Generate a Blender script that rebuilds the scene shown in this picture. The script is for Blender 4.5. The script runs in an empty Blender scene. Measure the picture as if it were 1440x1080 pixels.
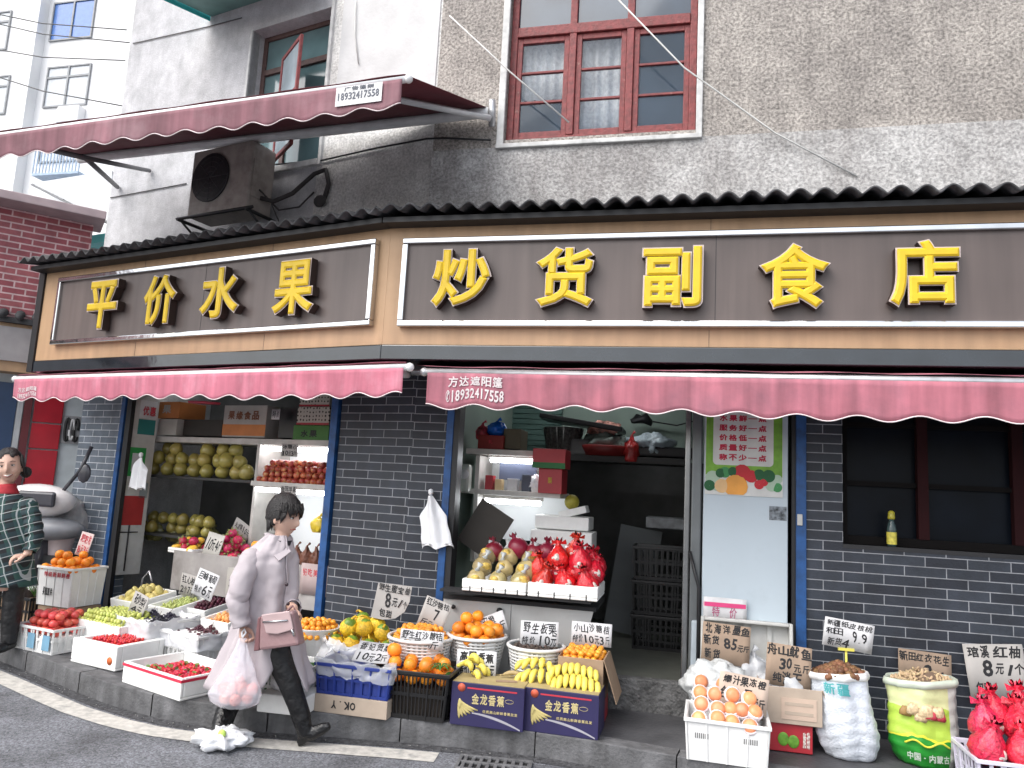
import bpy, math, random
from mathutils import Vector as V, Matrix, noise
rnd = random.Random(7)
R = math.radians
scene = bpy.context.scene
COL = scene.collection

# ------------------------------------------------------------------ camera
F = 1060.0; TH = R(7.9); RO = R(3.05); CH = 1.7
right0 = V((1, 0, 0)); up0 = V((0, -math.sin(TH), math.cos(TH))); fwd = V((0, math.cos(TH), math.sin(TH)))
cx_ = right0 * math.cos(RO) + up0 * math.sin(RO)
cy_ = -right0 * math.sin(RO) + up0 * math.cos(RO)
cam = bpy.data.objects.new('camera', bpy.data.cameras.new('camera'))
COL.objects.link(cam)
cam.data.sensor_width = 36; cam.data.lens = 36 * F / 1440; cam.data.clip_end = 500; cam.data.clip_start = .05
m3 = Matrix((cx_, cy_, -fwd)).transposed()
cam.matrix_world = Matrix.Translation((0, 0, CH)) @ m3.to_4x4()
scene.camera = cam
CP = V((0, 0, CH))

# ------------------------------------------------------------------ sky, sun, exposure
world = bpy.data.worlds.new('World'); scene.world = world; world.use_nodes = True
nt = world.node_tree
sky = nt.nodes.new('ShaderNodeTexSky'); sky.sky_type = 'NISHITA'; sky.sun_disc = False
sky.sun_elevation = R(50); sky.sun_rotation = R(232); sky.air_density = 1.0; sky.dust_density = 3.0; sky.ozone_density = .6
hs = nt.nodes.new('ShaderNodeHueSaturation'); hs.inputs['Saturation'].default_value = .38
nt.links.new(sky.outputs[0], hs.inputs['Color'])
nt.links.new(hs.outputs[0], nt.nodes['Background'].inputs[0])
nt.nodes['Background'].inputs[1].default_value = .15
sun = bpy.data.objects.new('sun', bpy.data.lights.new('sun', 'SUN')); COL.objects.link(sun)
sun.data.energy = .7; sun.data.angle = R(60); sun.data.color = (1, .97, .93)
sd = V((math.sin(R(232)) * math.cos(R(50)), math.cos(R(232)) * math.cos(R(50)), math.sin(R(50))))
sun.matrix_world = sd.to_track_quat('Z', 'Y').to_matrix().to_4x4()
scene.view_settings.view_transform = 'Standard'; scene.view_settings.look = 'None'
scene.view_settings.exposure = 1.18; scene.view_settings.gamma = 1
scene.cycles.max_bounces = 6; scene.cycles.transparent_max_bounces = 12

# ------------------------------------------------------------------ geometry of the street
def ray(x, y):
    u = x - 720; v = 540 - y
    return cx_ * u + cy_ * v + fwd * F
def onz(x, y, z):
    r = ray(x, y); return CP + r * ((z - CH) / r.z)
def ony(x, y, Y):
    r = ray(x, y); return CP + r * (Y / r.y)
class Pl:
    """a vertical wall plane: s runs along it, z up, w out of it towards the street"""
    def __init__(s, deg, d):
        a = R(deg); s.a = a; s.d = d
        s.N = V((-math.sin(a), -math.cos(a), 0)); s.t = V((math.cos(a), -math.sin(a), 0))
    def p(s, u, z, w=0): return s.t * u - s.N * (s.d - w) + V((0, 0, z))
    def px(s, x, y, w=0):
        r = ray(x, y); k = (s.d - w) / (-(r.dot(s.N))); X = CP + r * k
        return X.dot(s.t), X.z
    def M(s, u, z, w=0):
        m = Matrix((s.t, -s.N, V((0, 0, 1)))).transposed().to_4x4(); m.translation = s.p(u, z, w); return m
LP = Pl(27, 5.184); RP = Pl(13.4, 5.87)
def corner(w):  # plan point where the two facades meet, w in front of the wall
    a, b = LP.N, RP.N; c, d = -(LP.d - w), -(RP.d - w)
    det = a.x * b.y - a.y * b.x
    return V(((c * b.y - a.y * d) / det, (a.x * d - c * b.x) / det, 0))
def cs(P, w): return corner(w).dot(P.t)

# ------------------------------------------------------------------ materials
MATS = {}
def mat(name, col, rough=.6, metal=0, nz=None, bump=None, rand=0, spec=.5, alpha=1, emit=0, sss=0, dirt=None, coat=0, trans=0, streak=0):
    if name in MATS: return MATS[name]
    m = bpy.data.materials.new(name); m.use_nodes = True; n = m.node_tree.nodes; l = m.node_tree.links
    b = n['Principled BSDF']; b.inputs['Base Color'].default_value = (*col, 1)
    b.inputs['Roughness'].default_value = rough; b.inputs['Metallic'].default_value = metal
    b.inputs['Specular IOR Level'].default_value = spec; b.inputs['Alpha'].default_value = alpha
    b.inputs['Coat Weight'].default_value = coat; b.inputs['Transmission Weight'].default_value = trans
    tc = n.new('ShaderNodeTexCoord'); out = None
    if nz is None: nz = (6, .12)
    t = n.new('ShaderNodeTexNoise'); t.inputs['Scale'].default_value = nz[0]; t.inputs['Detail'].default_value = 5
    l.new(tc.outputs['Object'], t.inputs['Vector'])
    mr = n.new('ShaderNodeMapRange'); mr.inputs[1].default_value = .3; mr.inputs[2].default_value = .7
    mr.inputs[3].default_value = 1 - nz[1]; mr.inputs[4].default_value = 1 + nz[1]
    l.new(t.outputs['Fac'], mr.inputs[0])
    h = n.new('ShaderNodeHueSaturation'); h.inputs['Color'].default_value = (*col, 1)
    l.new(mr.outputs[0], h.inputs['Value']); out = h.outputs[0]
    if rand:
        oi = n.new('ShaderNodeObjectInfo'); r1 = n.new('ShaderNodeMapRange')
        r1.inputs[3].default_value = 1 - rand; r1.inputs[4].default_value = 1 + rand; l.new(oi.outputs['Random'], r1.inputs[0])
        h2 = n.new('ShaderNodeHueSaturation'); l.new(out, h2.inputs['Color']); l.new(r1.outputs[0], h2.inputs['Value'])
        r2 = n.new('ShaderNodeMapRange'); r2.inputs[3].default_value = .5 - rand * .03; r2.inputs[4].default_value = .5 + rand * .06
        ml = n.new('ShaderNodeMath'); ml.operation = 'MULTIPLY'; ml.inputs[1].default_value = 7.31; l.new(oi.outputs['Random'], ml.inputs[0])
        fr = n.new('ShaderNodeMath'); fr.operation = 'FRACT'; l.new(ml.outputs[0], fr.inputs[0]); l.new(fr.outputs[0], r2.inputs[0])
        l.new(r2.outputs[0], h2.inputs['Hue']); out = h2.outputs[0]
    if dirt:  # (colour, scale, lo, hi, strength)
        t2 = n.new('ShaderNodeTexNoise'); t2.inputs['Scale'].default_value = dirt[1]; t2.inputs['Detail'].default_value = 8; t2.inputs['Roughness'].default_value = .65
        l.new(tc.outputs['Object'], t2.inputs['Vector'])
        m2 = n.new('ShaderNodeMapRange'); m2.inputs[1].default_value = dirt[2]; m2.inputs[2].default_value = dirt[3]; m2.inputs[4].default_value = dirt[4]
        l.new(t2.outputs['Fac'], m2.inputs[0])
        mx = n.new('ShaderNodeMixRGB'); mx.inputs['Color2'].default_value = (*dirt[0], 1); l.new(m2.outputs[0], mx.inputs['Fac']); l.new(out, mx.inputs['Color1']); out = mx.outputs[0]
    if streak:
        mp = n.new('ShaderNodeMapping'); mp.inputs['Scale'].default_value = (7, 7, .5); l.new(tc.outputs['Object'], mp.inputs[0])
        ts = n.new('ShaderNodeTexNoise'); ts.inputs['Scale'].default_value = 1.6; ts.inputs['Detail'].default_value = 6; l.new(mp.outputs[0], ts.inputs['Vector'])
        ms = n.new('ShaderNodeMapRange'); ms.inputs[1].default_value = .3; ms.inputs[2].default_value = .7; ms.inputs[3].default_value = 1 + streak * .4; ms.inputs[4].default_value = 1 - streak; l.new(ts.outputs['Fac'], ms.inputs[0])
        mx = n.new('ShaderNodeMixRGB'); mx.blend_type = 'MULTIPLY'; mx.inputs['Fac'].default_value = 1; l.new(out, mx.inputs['Color1']); l.new(ms.outputs[0], mx.inputs['Color2']); out = mx.outputs[0]
    l.new(out, b.inputs['Base Color'])
    if bump:
        t3 = n.new('ShaderNodeTexNoise'); t3.inputs['Scale'].default_value = bump[0]; t3.inputs['Detail'].default_value = 6
        l.new(tc.outputs['Object'], t3.inputs['Vector'])
        bp = n.new('ShaderNodeBump'); bp.inputs['Strength'].default_value = bump[1]; bp.inputs['Distance'].default_value = bump[2] if len(bump) > 2 else .01
        l.new(t3.outputs['Fac'], bp.inputs['Height']); l.new(bp.outputs[0], b.inputs['Normal'])
    if emit:
        b.inputs['Emission Color'].default_value = (*col, 1); b.inputs['Emission Strength'].default_value = emit
    m['b'] = 1; MATS[name] = m; return m
def nodes(m): return m.node_tree.nodes, m.node_tree.links, m.node_tree.nodes['Principled BSDF']
def g(v): return (v, v, v)

def brick_mat(name, c1, c2, mort, bw, bh, ms, rough=.55, ax='xz', fade=None):
    m = mat(name, c1, rough, bump=None); n, l, b = nodes(m)
    tc = n.new('ShaderNodeTexCoord'); sx = n.new('ShaderNodeSeparateXYZ'); cb = n.new('ShaderNodeCombineXYZ')
    l.new(tc.outputs['Object'], sx.inputs[0]); l.new(sx.outputs['X'], cb.inputs[0]); l.new(sx.outputs['Z'], cb.inputs[1])
    bt = n.new('ShaderNodeTexBrick'); l.new(cb.outputs[0], bt.inputs['Vector'])
    for k, v in (('Scale', 1), ('Mortar Size', ms), ('Mortar Smooth', .15), ('Bias', 0), ('Brick Width', bw), ('Row Height', bh)): bt.inputs[k].default_value = v
    bt.inputs['Color1'].default_value = (*c1, 1); bt.inputs['Color2'].default_value = (*c2, 1); bt.inputs['Mortar'].default_value = (*mort, 1)
    bt.offset = .5
    t = n.new('ShaderNodeTexNoise'); t.inputs['Scale'].default_value = 4; t.inputs['Detail'].default_value = 10; t.inputs['Roughness'].default_value = .7; l.new(tc.outputs['Object'], t.inputs['Vector'])
    mr = n.new('ShaderNodeMapRange'); mr.inputs[1].default_value = .3; mr.inputs[2].default_value = .75; mr.inputs[3].default_value = .55; mr.inputs[4].default_value = 1.5; l.new(t.outputs['Fac'], mr.inputs[0])
    mu = n.new('ShaderNodeMixRGB'); mu.blend_type = 'MULTIPLY'; mu.inputs['Fac'].default_value = 1; l.new(bt.outputs['Color'], mu.inputs['Color1']); l.new(mr.outputs[0], mu.inputs['Color2'])
    l.new(mu.outputs[0], b.inputs['Base Color'])
    t2 = n.new('ShaderNodeTexNoise'); t2.inputs['Scale'].default_value = 60; t2.inputs['Detail'].default_value = 4; l.new(tc.outputs['Object'], t2.inputs['Vector'])
    ad = n.new('ShaderNodeMath'); ad.operation = 'MULTIPLY_ADD'; ad.inputs[1].default_value = -1.0; l.new(bt.outputs['Fac'], ad.inputs[0]); l.new(t2.outputs['Fac'], ad.inputs[2])
    bp = n.new('ShaderNodeBump'); bp.inputs['Strength'].default_value = .5; bp.inputs['Distance'].default_value = .004; l.new(ad.outputs[0], bp.inputs['Height']); l.new(bp.outputs[0], b.inputs['Normal'])
    rr = n.new('ShaderNodeMapRange'); rr.inputs[3].default_value = .38; rr.inputs[4].default_value = .7; l.new(t.outputs['Fac'], rr.inputs[0]); l.new(rr.outputs[0], b.inputs['Roughness'])
    return m

def plaster(name, c, cd, spots, scale=45, strength=.9, stain=.35, blot=None):
    m = mat(name, c, .9); n, l, b = nodes(m)
    tc = n.new('ShaderNodeTexCoord')
    def nzt(sc, det, lo, hi, a, bb, vec=None):
        t = n.new('ShaderNodeTexNoise'); t.inputs['Scale'].default_value = sc; t.inputs['Detail'].default_value = det; t.inputs['Roughness'].default_value = .65
        l.new(vec or tc.outputs['Object'], t.inputs['Vector'])
        r = n.new('ShaderNodeMapRange'); r.inputs[1].default_value = lo; r.inputs[2].default_value = hi; r.inputs[3].default_value = a; r.inputs[4].default_value = bb
        l.new(t.outputs['Fac'], r.inputs[0]); return t, r.outputs[0]
    _, big = nzt(1.1, 8, .42, .72, 0, stain)
    mp = n.new('ShaderNodeMapping'); mp.inputs['Scale'].default_value = (3.5, 3.5, .5); l.new(tc.outputs['Object'], mp.inputs[0])
    _, streak = nzt(1.2, 6, .5, .8, 0, stain, mp.outputs[0])
    tf, fine = nzt(scale, 3, .35, .65, spots[0], spots[1])
    mx = n.new('ShaderNodeMixRGB'); mx.inputs['Color1'].default_value = (*c, 1); mx.inputs['Color2'].default_value = (*cd, 1); l.new(big, mx.inputs['Fac'])
    mx2 = n.new('ShaderNodeMixRGB'); mx2.inputs['Color2'].default_value = (*cd, 1); l.new(mx.outputs[0], mx2.inputs['Color1']); l.new(streak, mx2.inputs['Fac'])
    mu = n.new('ShaderNodeMixRGB'); mu.blend_type = 'MULTIPLY'; mu.inputs['Fac'].default_value = 1; l.new(mx2.outputs[0], mu.inputs['Color1']); l.new(fine, mu.inputs['Color2'])
    _, mid = nzt(5.5, 6, .3, .7, .78, 1.14)
    m5 = n.new('ShaderNodeMixRGB'); m5.blend_type = 'MULTIPLY'; m5.inputs['Fac'].default_value = 1; l.new(mu.outputs[0], m5.inputs['Color1']); l.new(mid, m5.inputs['Color2']); mu = m5
    if blot:
        for (bx, bz, br, am) in blot:
            sb = n.new('ShaderNodeVectorMath'); sb.operation = 'SUBTRACT'; sb.inputs[1].default_value = (bx, 0, bz); l.new(tc.outputs['Object'], sb.inputs[0])
            sc_ = n.new('ShaderNodeVectorMath'); sc_.operation = 'MULTIPLY'; sc_.inputs[1].default_value = (1 / br, .0, 1.4 / br); l.new(sb.outputs[0], sc_.inputs[0])
            ln_ = n.new('ShaderNodeVectorMath'); ln_.operation = 'LENGTH'; l.new(sc_.outputs[0], ln_.inputs[0])
            tn, _q = nzt(6, 8, 0, 1, 0, 1); ad_ = n.new('ShaderNodeMath'); ad_.operation = 'MULTIPLY_ADD'; ad_.inputs[1].default_value = 1.6; l.new(tn.outputs['Fac'], ad_.inputs[0]); l.new(ln_.outputs['Value'], ad_.inputs[2])
            rb_ = n.new('ShaderNodeMapRange'); rb_.inputs[1].default_value = 1.0; rb_.inputs[2].default_value = 1.9; rb_.inputs[3].default_value = am; rb_.inputs[4].default_value = 0; l.new(ad_.outputs[0], rb_.inputs[0])
            m6 = n.new('ShaderNodeMixRGB'); m6.inputs['Color2'].default_value = (.07, .055, .05, 1); l.new(rb_.outputs[0], m6.inputs['Fac']); l.new(mu.outputs[0], m6.inputs['Color1']); mu = m6
    l.new(mu.outputs[0], b.inputs['Base Color'])
    bp = n.new('ShaderNodeBump'); bp.inputs['Strength'].default_value = strength; bp.inputs['Distance'].default_value = .012; l.new(tf.outputs['Fac'], bp.inputs['Height']); l.new(bp.outputs[0], b.inputs['Normal'])
    return m

# ------------------------------------------------------------------ mesh builder
class MB:
    def __init__(s): s.v = []; s.f = []; s.m = []; s.s = []
    def add(s, vs, fs, mi=0, sm=False):
        o = len(s.v); s.v += [tuple(v) for v in vs]
        for f in fs: s.f.append([i + o for i in f]); s.m.append(mi); s.s.append(sm)
        return s
    def box(s, x0, x1, y0, y1, z0, z1, mi=0, T=None):
        vs = [V((x, y, z)) for z in (z0, z1) for y in (y0, y1) for x in (x0, x1)]
        if T: vs = [T @ v for v in vs]
        return s.add(vs, [(0, 2, 3, 1), (4, 5, 7, 6), (0, 1, 5, 4), (2, 6, 7, 3), (0, 4, 6, 2), (1, 3, 7, 5)], mi)
    def frust(s, b, t, z0, z1, mi=0):  # b,t = (x0,x1,y0,y1)
        vs = [(x, y, z) for (r, z) in ((b, z0), (t, z1)) for y in r[2:] for x in r[:2]]
        return s.add(vs, [(0, 2, 3, 1), (4, 5, 7, 6), (0, 1, 5, 4), (2, 6, 7, 3), (0, 4, 6, 2), (1, 3, 7, 5)], mi)
    def quad(s, a, b, c, d, mi=0): return s.add([a, b, c, d], [(0, 1, 2, 3)], mi)
    def tube(s, pts, r, n=8, mi=0, sm=True, cap=True, flat=1, axis=None):
        pts = [V(p) for p in pts]; rs = r if isinstance(r, (list, tuple)) else [r] * len(pts); vs = []; prev = None
        for i, p in enumerate(pts):
            d = (pts[min(i + 1, len(pts) - 1)] - pts[max(i - 1, 0)]).normalized()
            if prev is None:
                a = V(axis) if axis else (V((0, 0, 1)) if abs(d.z) < .9 else V((1, 0, 0)))
            else: a = prev
            a = (a - d * a.dot(d)).normalized(); prev = a; b = d.cross(a)
            for k in range(n):
                t = 2 * math.pi * k / n; vs.append(p + (a * math.cos(t) + b * math.sin(t) * flat) * rs[i])
        fs = [(i * n + k, i * n + (k + 1) % n, (i + 1) * n + (k + 1) % n, (i + 1) * n + k) for i in range(len(pts) - 1) for k in range(n)]
        if cap: fs += [tuple(range(n))[::-1], tuple((len(pts) - 1) * n + k for k in range(n))]
        return s.add(vs, fs, mi, sm)
    def lathe(s, prof, n=20, mi=0, sx=1, sy=1, c=(0, 0, 0), fn=None, cap=True, sm=True):
        vs = []
        for i, (r, z) in enumerate(prof):
            for k in range(n):
                t = 2 * math.pi * k / n; p = V((r * math.cos(t) * sx, r * math.sin(t) * sy, z))
                if fn: p = fn(p, t, i)
                vs.append(p + V(c))
        fs = [(i * n + k, i * n + (k + 1) % n, (i + 1) * n + (k + 1) % n, (i + 1) * n + k) for i in range(len(prof) - 1) for k in range(n)]
        if cap: fs += [tuple(range(n))[::-1], tuple((len(prof) - 1) * n + k for k in range(n))]
        return s.add(vs, fs, mi, sm)
    def ball(s, c, r, mi=0, n=14, T=None, fn=None):
        r = r if isinstance(r, (tuple, list)) else (r, r, r); h = n // 2; vs = []
        for i in range(h + 1):
            a = -math.pi / 2 + math.pi * i / h; a = max(-1.55, min(1.55, a))
            for k in range(n):
                t = 2 * math.pi * k / n; p = V((r[0] * math.cos(a) * math.cos(t), r[1] * math.cos(a) * math.sin(t), r[2] * math.sin(a)))
                if fn: p = fn(p)
                if T: p = T @ p
                vs.append(p + V(c))
        fs = [(i * n + k, i * n + (k + 1) % n, (i + 1) * n + (k + 1) % n, (i + 1) * n + k) for i in range(h) for k in range(n)]
        fs += [tuple(range(n))[::-1], tuple(h * n + k for k in range(n))]
        return s.add(vs, fs, mi, True)
    def grid(s, fn, nu, nv, mi=0, sm=True):
        vs = [fn(i / nu, j / nv) for j in range(nv + 1) for i in range(nu + 1)]
        return s.add(vs, [(j * (nu + 1) + i, j * (nu + 1) + i + 1, (j + 1) * (nu + 1) + i + 1, (j + 1) * (nu + 1) + i) for j in range(nv) for i in range(nu)], mi, sm)
    def prism(s, pts, y0, y1, mi=0):  # outline in x,z ; extruded along y
        n = len(pts); vs = [(x, y0, z) for x, z in pts] + [(x, y1, z) for x, z in pts]
        return s.add(vs, [tuple(range(n)), tuple(range(2 * n - 1, n - 1, -1))] + [(i, i + n, (i + 1) % n + n, (i + 1) % n) for i in range(n)], mi)
    def mesh(s, name, mats, fix=True):
        me = bpy.data.meshes.new(name); me.from_pydata(s.v, [], s.f)
        for m in (mats if isinstance(mats, (list, tuple)) else [mats]): me.materials.append(m)
        me.polygons.foreach_set('material_index', s.m); me.polygons.foreach_set('use_smooth', s.s); me.update()
        return me
    def build(s, name, mats, parent=None, M=None, bevel=0, solid=0, sub=0, label=None, cat=None, group=None, kind=None, displace=None):
        o = bpy.data.objects.new(name, s.mesh(name, mats)); COL.objects.link(o)
        if parent is not None: o.parent = parent
        if M is not None: o.matrix_local = M
        if solid: md = o.modifiers.new('s', 'SOLIDIFY'); md.thickness = solid; md.offset = 0
        if bevel: md = o.modifiers.new('b', 'BEVEL'); md.width = bevel; md.segments = 2; md.limit_method = 'ANGLE'
        if sub: md = o.modifiers.new('u', 'SUBSURF'); md.levels = sub; md.render_levels = sub
        tag(o, label, cat, group, kind); return o
def tag(o, label=None, cat=None, group=None, kind=None):
    if label: o['label'] = label
    if cat: o['category'] = cat
    if group: o['group'] = group
    if kind: o['kind'] = kind
    return o
def thing(name, label, cat, M=None, group=None):
    o = bpy.data.objects.new(name, None); COL.objects.link(o); o.empty_display_size = .1
    if M is not None: o.matrix_local = M
    return tag(o, label, cat, group)
def copy_tree(o, M=None, label=None, parent=None):
    c = o.copy(); COL.objects.link(c); c.parent = parent
    if M is not None: c.matrix_local = M
    if label: c['label'] = label
    for ch in o.children: copy_tree(ch, parent=c)
    return c
def T(x, y, z, rz=0, rx=0, ry=0, sc=1):
    return Matrix.Translation((x, y, z)) @ Matrix.Rotation(rz, 4, 'Z') @ Matrix.Rotation(ry, 4, 'Y') @ Matrix.Rotation(rx, 4, 'X') @ Matrix.Scale(sc, 4)
def TV(v, rz=0, rx=0, ry=0, sc=1): return T(v.x, v.y, v.z, rz, rx, ry, sc)
def nz3(p, sc, seed=0): return noise.noise(V((p[0] * sc + seed, p[1] * sc + seed * .7, p[2] * sc - seed)))
def wob(amp, sc, seed=0):
    return lambda p: V(p) + V((nz3(p, sc, seed), nz3(p, sc, seed + 9), nz3(p, sc, seed + 21))) * amp

# ------------------------------------------------------------------ lettering
GL = {}
def glyph(ch, bold=.02, ext=0, res=2):
    key = (ch, bold, ext)
    if key in GL: return GL[key]
    c = bpy.data.curves.new('g', 'FONT'); c.body = ch; c.bevel_depth = bold; c.bevel_resolution = 0; c.extrude = ext; c.resolution_u = res
    o = bpy.data.objects.new('g', c); COL.objects.link(o)
    me = bpy.data.meshes.new_from_object(o.evaluated_get(bpy.context.evaluated_depsgraph_get()))
    vs = [v.co.copy() for v in me.vertices]; fs = [tuple(p.vertices) for p in me.polygons]
    bpy.data.objects.remove(o); bpy.data.curves.remove(c); bpy.data.meshes.remove(me)
    GL[key] = (vs, fs); return GL[key]
def write(mb, s, x0, x1, z0, z1, bold=.02, fn=None, mi=0, jit=0, y=-.001, cw=None, thick=.0015):
    """lay the characters of s in the box x0..x1, z0..z1 ; fn maps (x,y,z)"""
    n = len(s); W = (x1 - x0) / max(n, 1); Hh = z1 - z0
    for i, ch in enumerate(s):
        if ch == ' ': continue
        vs, fs = glyph(ch, bold)
        if not vs: continue
        ax = min(v.x for v in vs); bx = max(v.x for v in vs); az = min(v.y for v in vs); bz = max(v.y for v in vs)
        narrow = ch in '.-,·一/()1:'; j = lambda a: rnd.uniform(-a, a) * jit
        w = W * .9; h = Hh
        if ch == '一': tx0, tx1, tz0, tz1 = x0 + i * W + .05 * W, x0 + (i + 1) * W - .05 * W, z0 + .42 * Hh, z0 + .55 * Hh
        elif ch in '.,·': tx0, tx1, tz0, tz1 = x0 + i * W + .35 * W, x0 + i * W + .6 * W, z0 + (.4 if ch == '·' else 0) * Hh, z0 + (.55 if ch == '·' else .15) * Hh
        elif ch in '1': tx0, tx1, tz0, tz1 = x0 + (i + .3) * W, x0 + (i + .6) * W, z0, z1
        else: tx0, tx1, tz0, tz1 = x0 + i * W + .06 * W, x0 + (i + 1) * W - .06 * W, z0, z1
        tx0 += j(.12) * W; tx1 += j(.12) * W; tz0 += j(.12) * Hh; tz1 += j(.12) * Hh; sh = j(.25)
        q = []
        for v in vs:
            a = (v.x - ax) / max(bx - ax, 1e-5); b = (v.y - az) / max(bz - az, 1e-5)
            p = V((tx0 + a * (tx1 - tx0) + sh * (b - .5) * (tz1 - tz0), y - thick * (1 if v.z > 0 else 0) , tz0 + b * (tz1 - tz0)))
            if fn: p = fn(p)
            q.append(p)
        mb.add(q, fs, mi)
    return mb

# ================================================================== GROUND
asphalt = mat('asphalt', (.15, .155, .17), .85, nz=(3, .2), bump=(160, .9, .01), dirt=((.06, .06, .065), 1.7, .5, .68, .75))
n_, l_, b_ = nodes(asphalt)
vt = n_.new('ShaderNodeTexVoronoi'); vt.inputs['Scale'].default_value = 95; tcx = n_.new('ShaderNodeTexCoord'); l_.new(tcx.outputs['Object'], vt.inputs['Vector'])
vr = n_.new('ShaderNodeMapRange'); vr.inputs[1].default_value = 0; vr.inputs[2].default_value = 1; vr.inputs[3].default_value = .45; vr.inputs[4].default_value = 1.9; l_.new(vt.outputs['Color'], vr.inputs[0])
mm = n_.new('ShaderNodeMixRGB'); mm.blend_type = 'MULTIPLY'; mm.inputs['Fac'].default_value = 1
old = b_.inputs['Base Color'].links[0].from_socket; l_.new(old, mm.inputs['Color1']); l_.new(vr.outputs[0], mm.inputs['Color2']); l_.new(mm.outputs[0], b_.inputs['Base Color'])
MB().box(-150, 150, -150, 150, -.4, 0).build('road', asphalt, kind='structure')
curb = [(-9, 10.2), (-6.2, 8.15), (-4.75, 7.12), (-4.26, 6.77), (-3.67, 6.36), (-3.2, 6.02), (-2.83, 5.76), (-2.45, 5.55), (-2.16, 5.43), (-1.8, 5.35), (-1.5, 5.32), (-1.0, 5.29), (-.55, 5.26), (.03, 5.19), (.4, 5.1), (.7, 4.99), (1.28, 4.76), (2.2, 4.5), (4, 4.05), (9, 2.85)]
def off(line, d):
    out = []
    for i, p in enumerate(line):
        a = V((*line[max(i - 1, 0)], 0)); b = V((*line[min(i + 1, len(line) - 1)], 0)); t = (b - a).normalized(); nn = V((-t.y, t.x, 0))
        out.append((p[0] + nn.x * d, p[1] + nn.y * d))
    return out
def strip(mb, la, lb, za, zb, mi=0):
    for i in range(len(la) - 1): mb.quad((*la[i], za), (*la[i + 1], za), (*lb[i + 1], zb), (*lb[i], zb), mi)
kin = off(curb, .14)
pave = mat('pavement', (.075, .075, .08), .55, nz=(5, .25), bump=(35, .5, .01), dirt=((.035, .035, .04), 1.6, .45, .7, .8))
kerbm = mat('kerbstone', (.125, .125, .13), .8, streak=.35, nz=(7, .3), bump=(50, .8, .01), dirt=((.06, .06, .06), 4, .5, .7, .7))
mb = MB(); kin2 = kin
far = [(x, 30.0) for x, y in kin]
for i in range(len(kin) - 1): mb.quad((*kin[i], .146), (*kin[i + 1], .146), (kin[i + 1][0], 30, .146), (kin[i][0], 30, .146))
mb.build('pavement', pave, kind='structure')
mb = MB(); gap = 0
# kerb stones about 0.9 m long
def resample(line, step):
    pts = [V((*p, 0)) for p in line]; out = [pts[0]]; acc = 0
    for a, b in zip(pts, pts[1:]):
        L = (b - a).length; k = step - acc
        while k <= L: out.append(a + (b - a) * (k / L)); k += step
        acc = (acc + L) % step
    return out
fine = [(p.x, p.y) for p in resample(curb, .1)]
fin = off(fine, .14)
for i in range(len(fine) - 1):
    g_ = .006 if i % 9 == 0 else 0
    a, b = V((*fine[i], 0)), V((*fine[i + 1], 0)); c, d = V((*fin[i + 1], 0)), V((*fin[i], 0))
    a2 = a.lerp(b, g_ / .1); d2 = d.lerp(c, g_ / .1)
    vs = [(p.x, p.y, z) for z in (-.02, .152) for p in (a2, b, c, d2)]
    mb.add(vs, [(4, 5, 6, 7), (0, 1, 5, 4), (2, 3, 7, 6)] + ([(3, 0, 4, 7)] if g_ else []))
mb.build('kerb', kerbm, bevel=.008, kind='structure')
gutter = MB(); strip(gutter, off(fine, -.10), off(fine, .001), .003, .004)
gutter.build('gutter', mat('gutter_grit', (.07, .07, .075), .9, nz=(30, .6), bump=(90, 1, .02)), kind='structure')
ln = [q for q in [(p.x, p.y) for p in resample(curb, .1)] if q[0] < -.25]
mb = MB(); strip(mb, off(ln, -.30), off(ln, -.13), .005, .005)
mb.build('road_line', mat('worn_line_paint', (.52, .50, .46), .8, nz=(20, .2), bump=(160, .6, .006), dirt=((.2, .2, .2), 9, .52, .7, .7)), kind='structure')
# litter grit along the kerb
mb = MB()
for _ in range(500):
    i = rnd.randrange(30, len(fine) - 5); q = off(fine, -rnd.uniform(0, .1))[i] if _ < 80 else (fine[i][0] + rnd.uniform(-.04, .04), fine[i][1] - .04 - abs(rnd.gauss(0, .05)))
    r = rnd.uniform(.002, .006); mb.ball((q[0], q[1], .006), (r, r, r * .6), rnd.randrange(2), n=5)
mb.build('grit', [mat('grit_light', (.35, .34, .32)), mat('grit_dark', (.06, .06, .06))], label='small grit and crumbs along the foot of the kerb', cat='grit', kind='stuff')

# drain grate
mb = MB(); gm = mat('drain_iron', (.16, .16, .165), .6, .3, nz=(20, .3), bump=(60, .5))
dp = onz(695, 1074, 0)
for i in range(9): mb.box(-.2 + i * .05, -.2 + i * .05 + .022, -.1, .1, 0, .012)
for y in (-.12, -.005, .1): mb.box(-.23, .23, y, y + .02, 0, .016)
for x in (-.23, .21): mb.box(x, x + .02, -.1, .1, 0, .0158)
o = thing('drain_grate', 'grey iron slotted drain grate in the road below the banana boxes', 'drain grate', T(dp.x, dp.y - .06, .006, R(-7)))
mb.build('grate', gm, o, bevel=.002); MB().box(-.225, .225, -.115, .115, -.001, .0005).build('drain_pit', mat('pit_black', (.01, .01, .01), .9), o)

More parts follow.
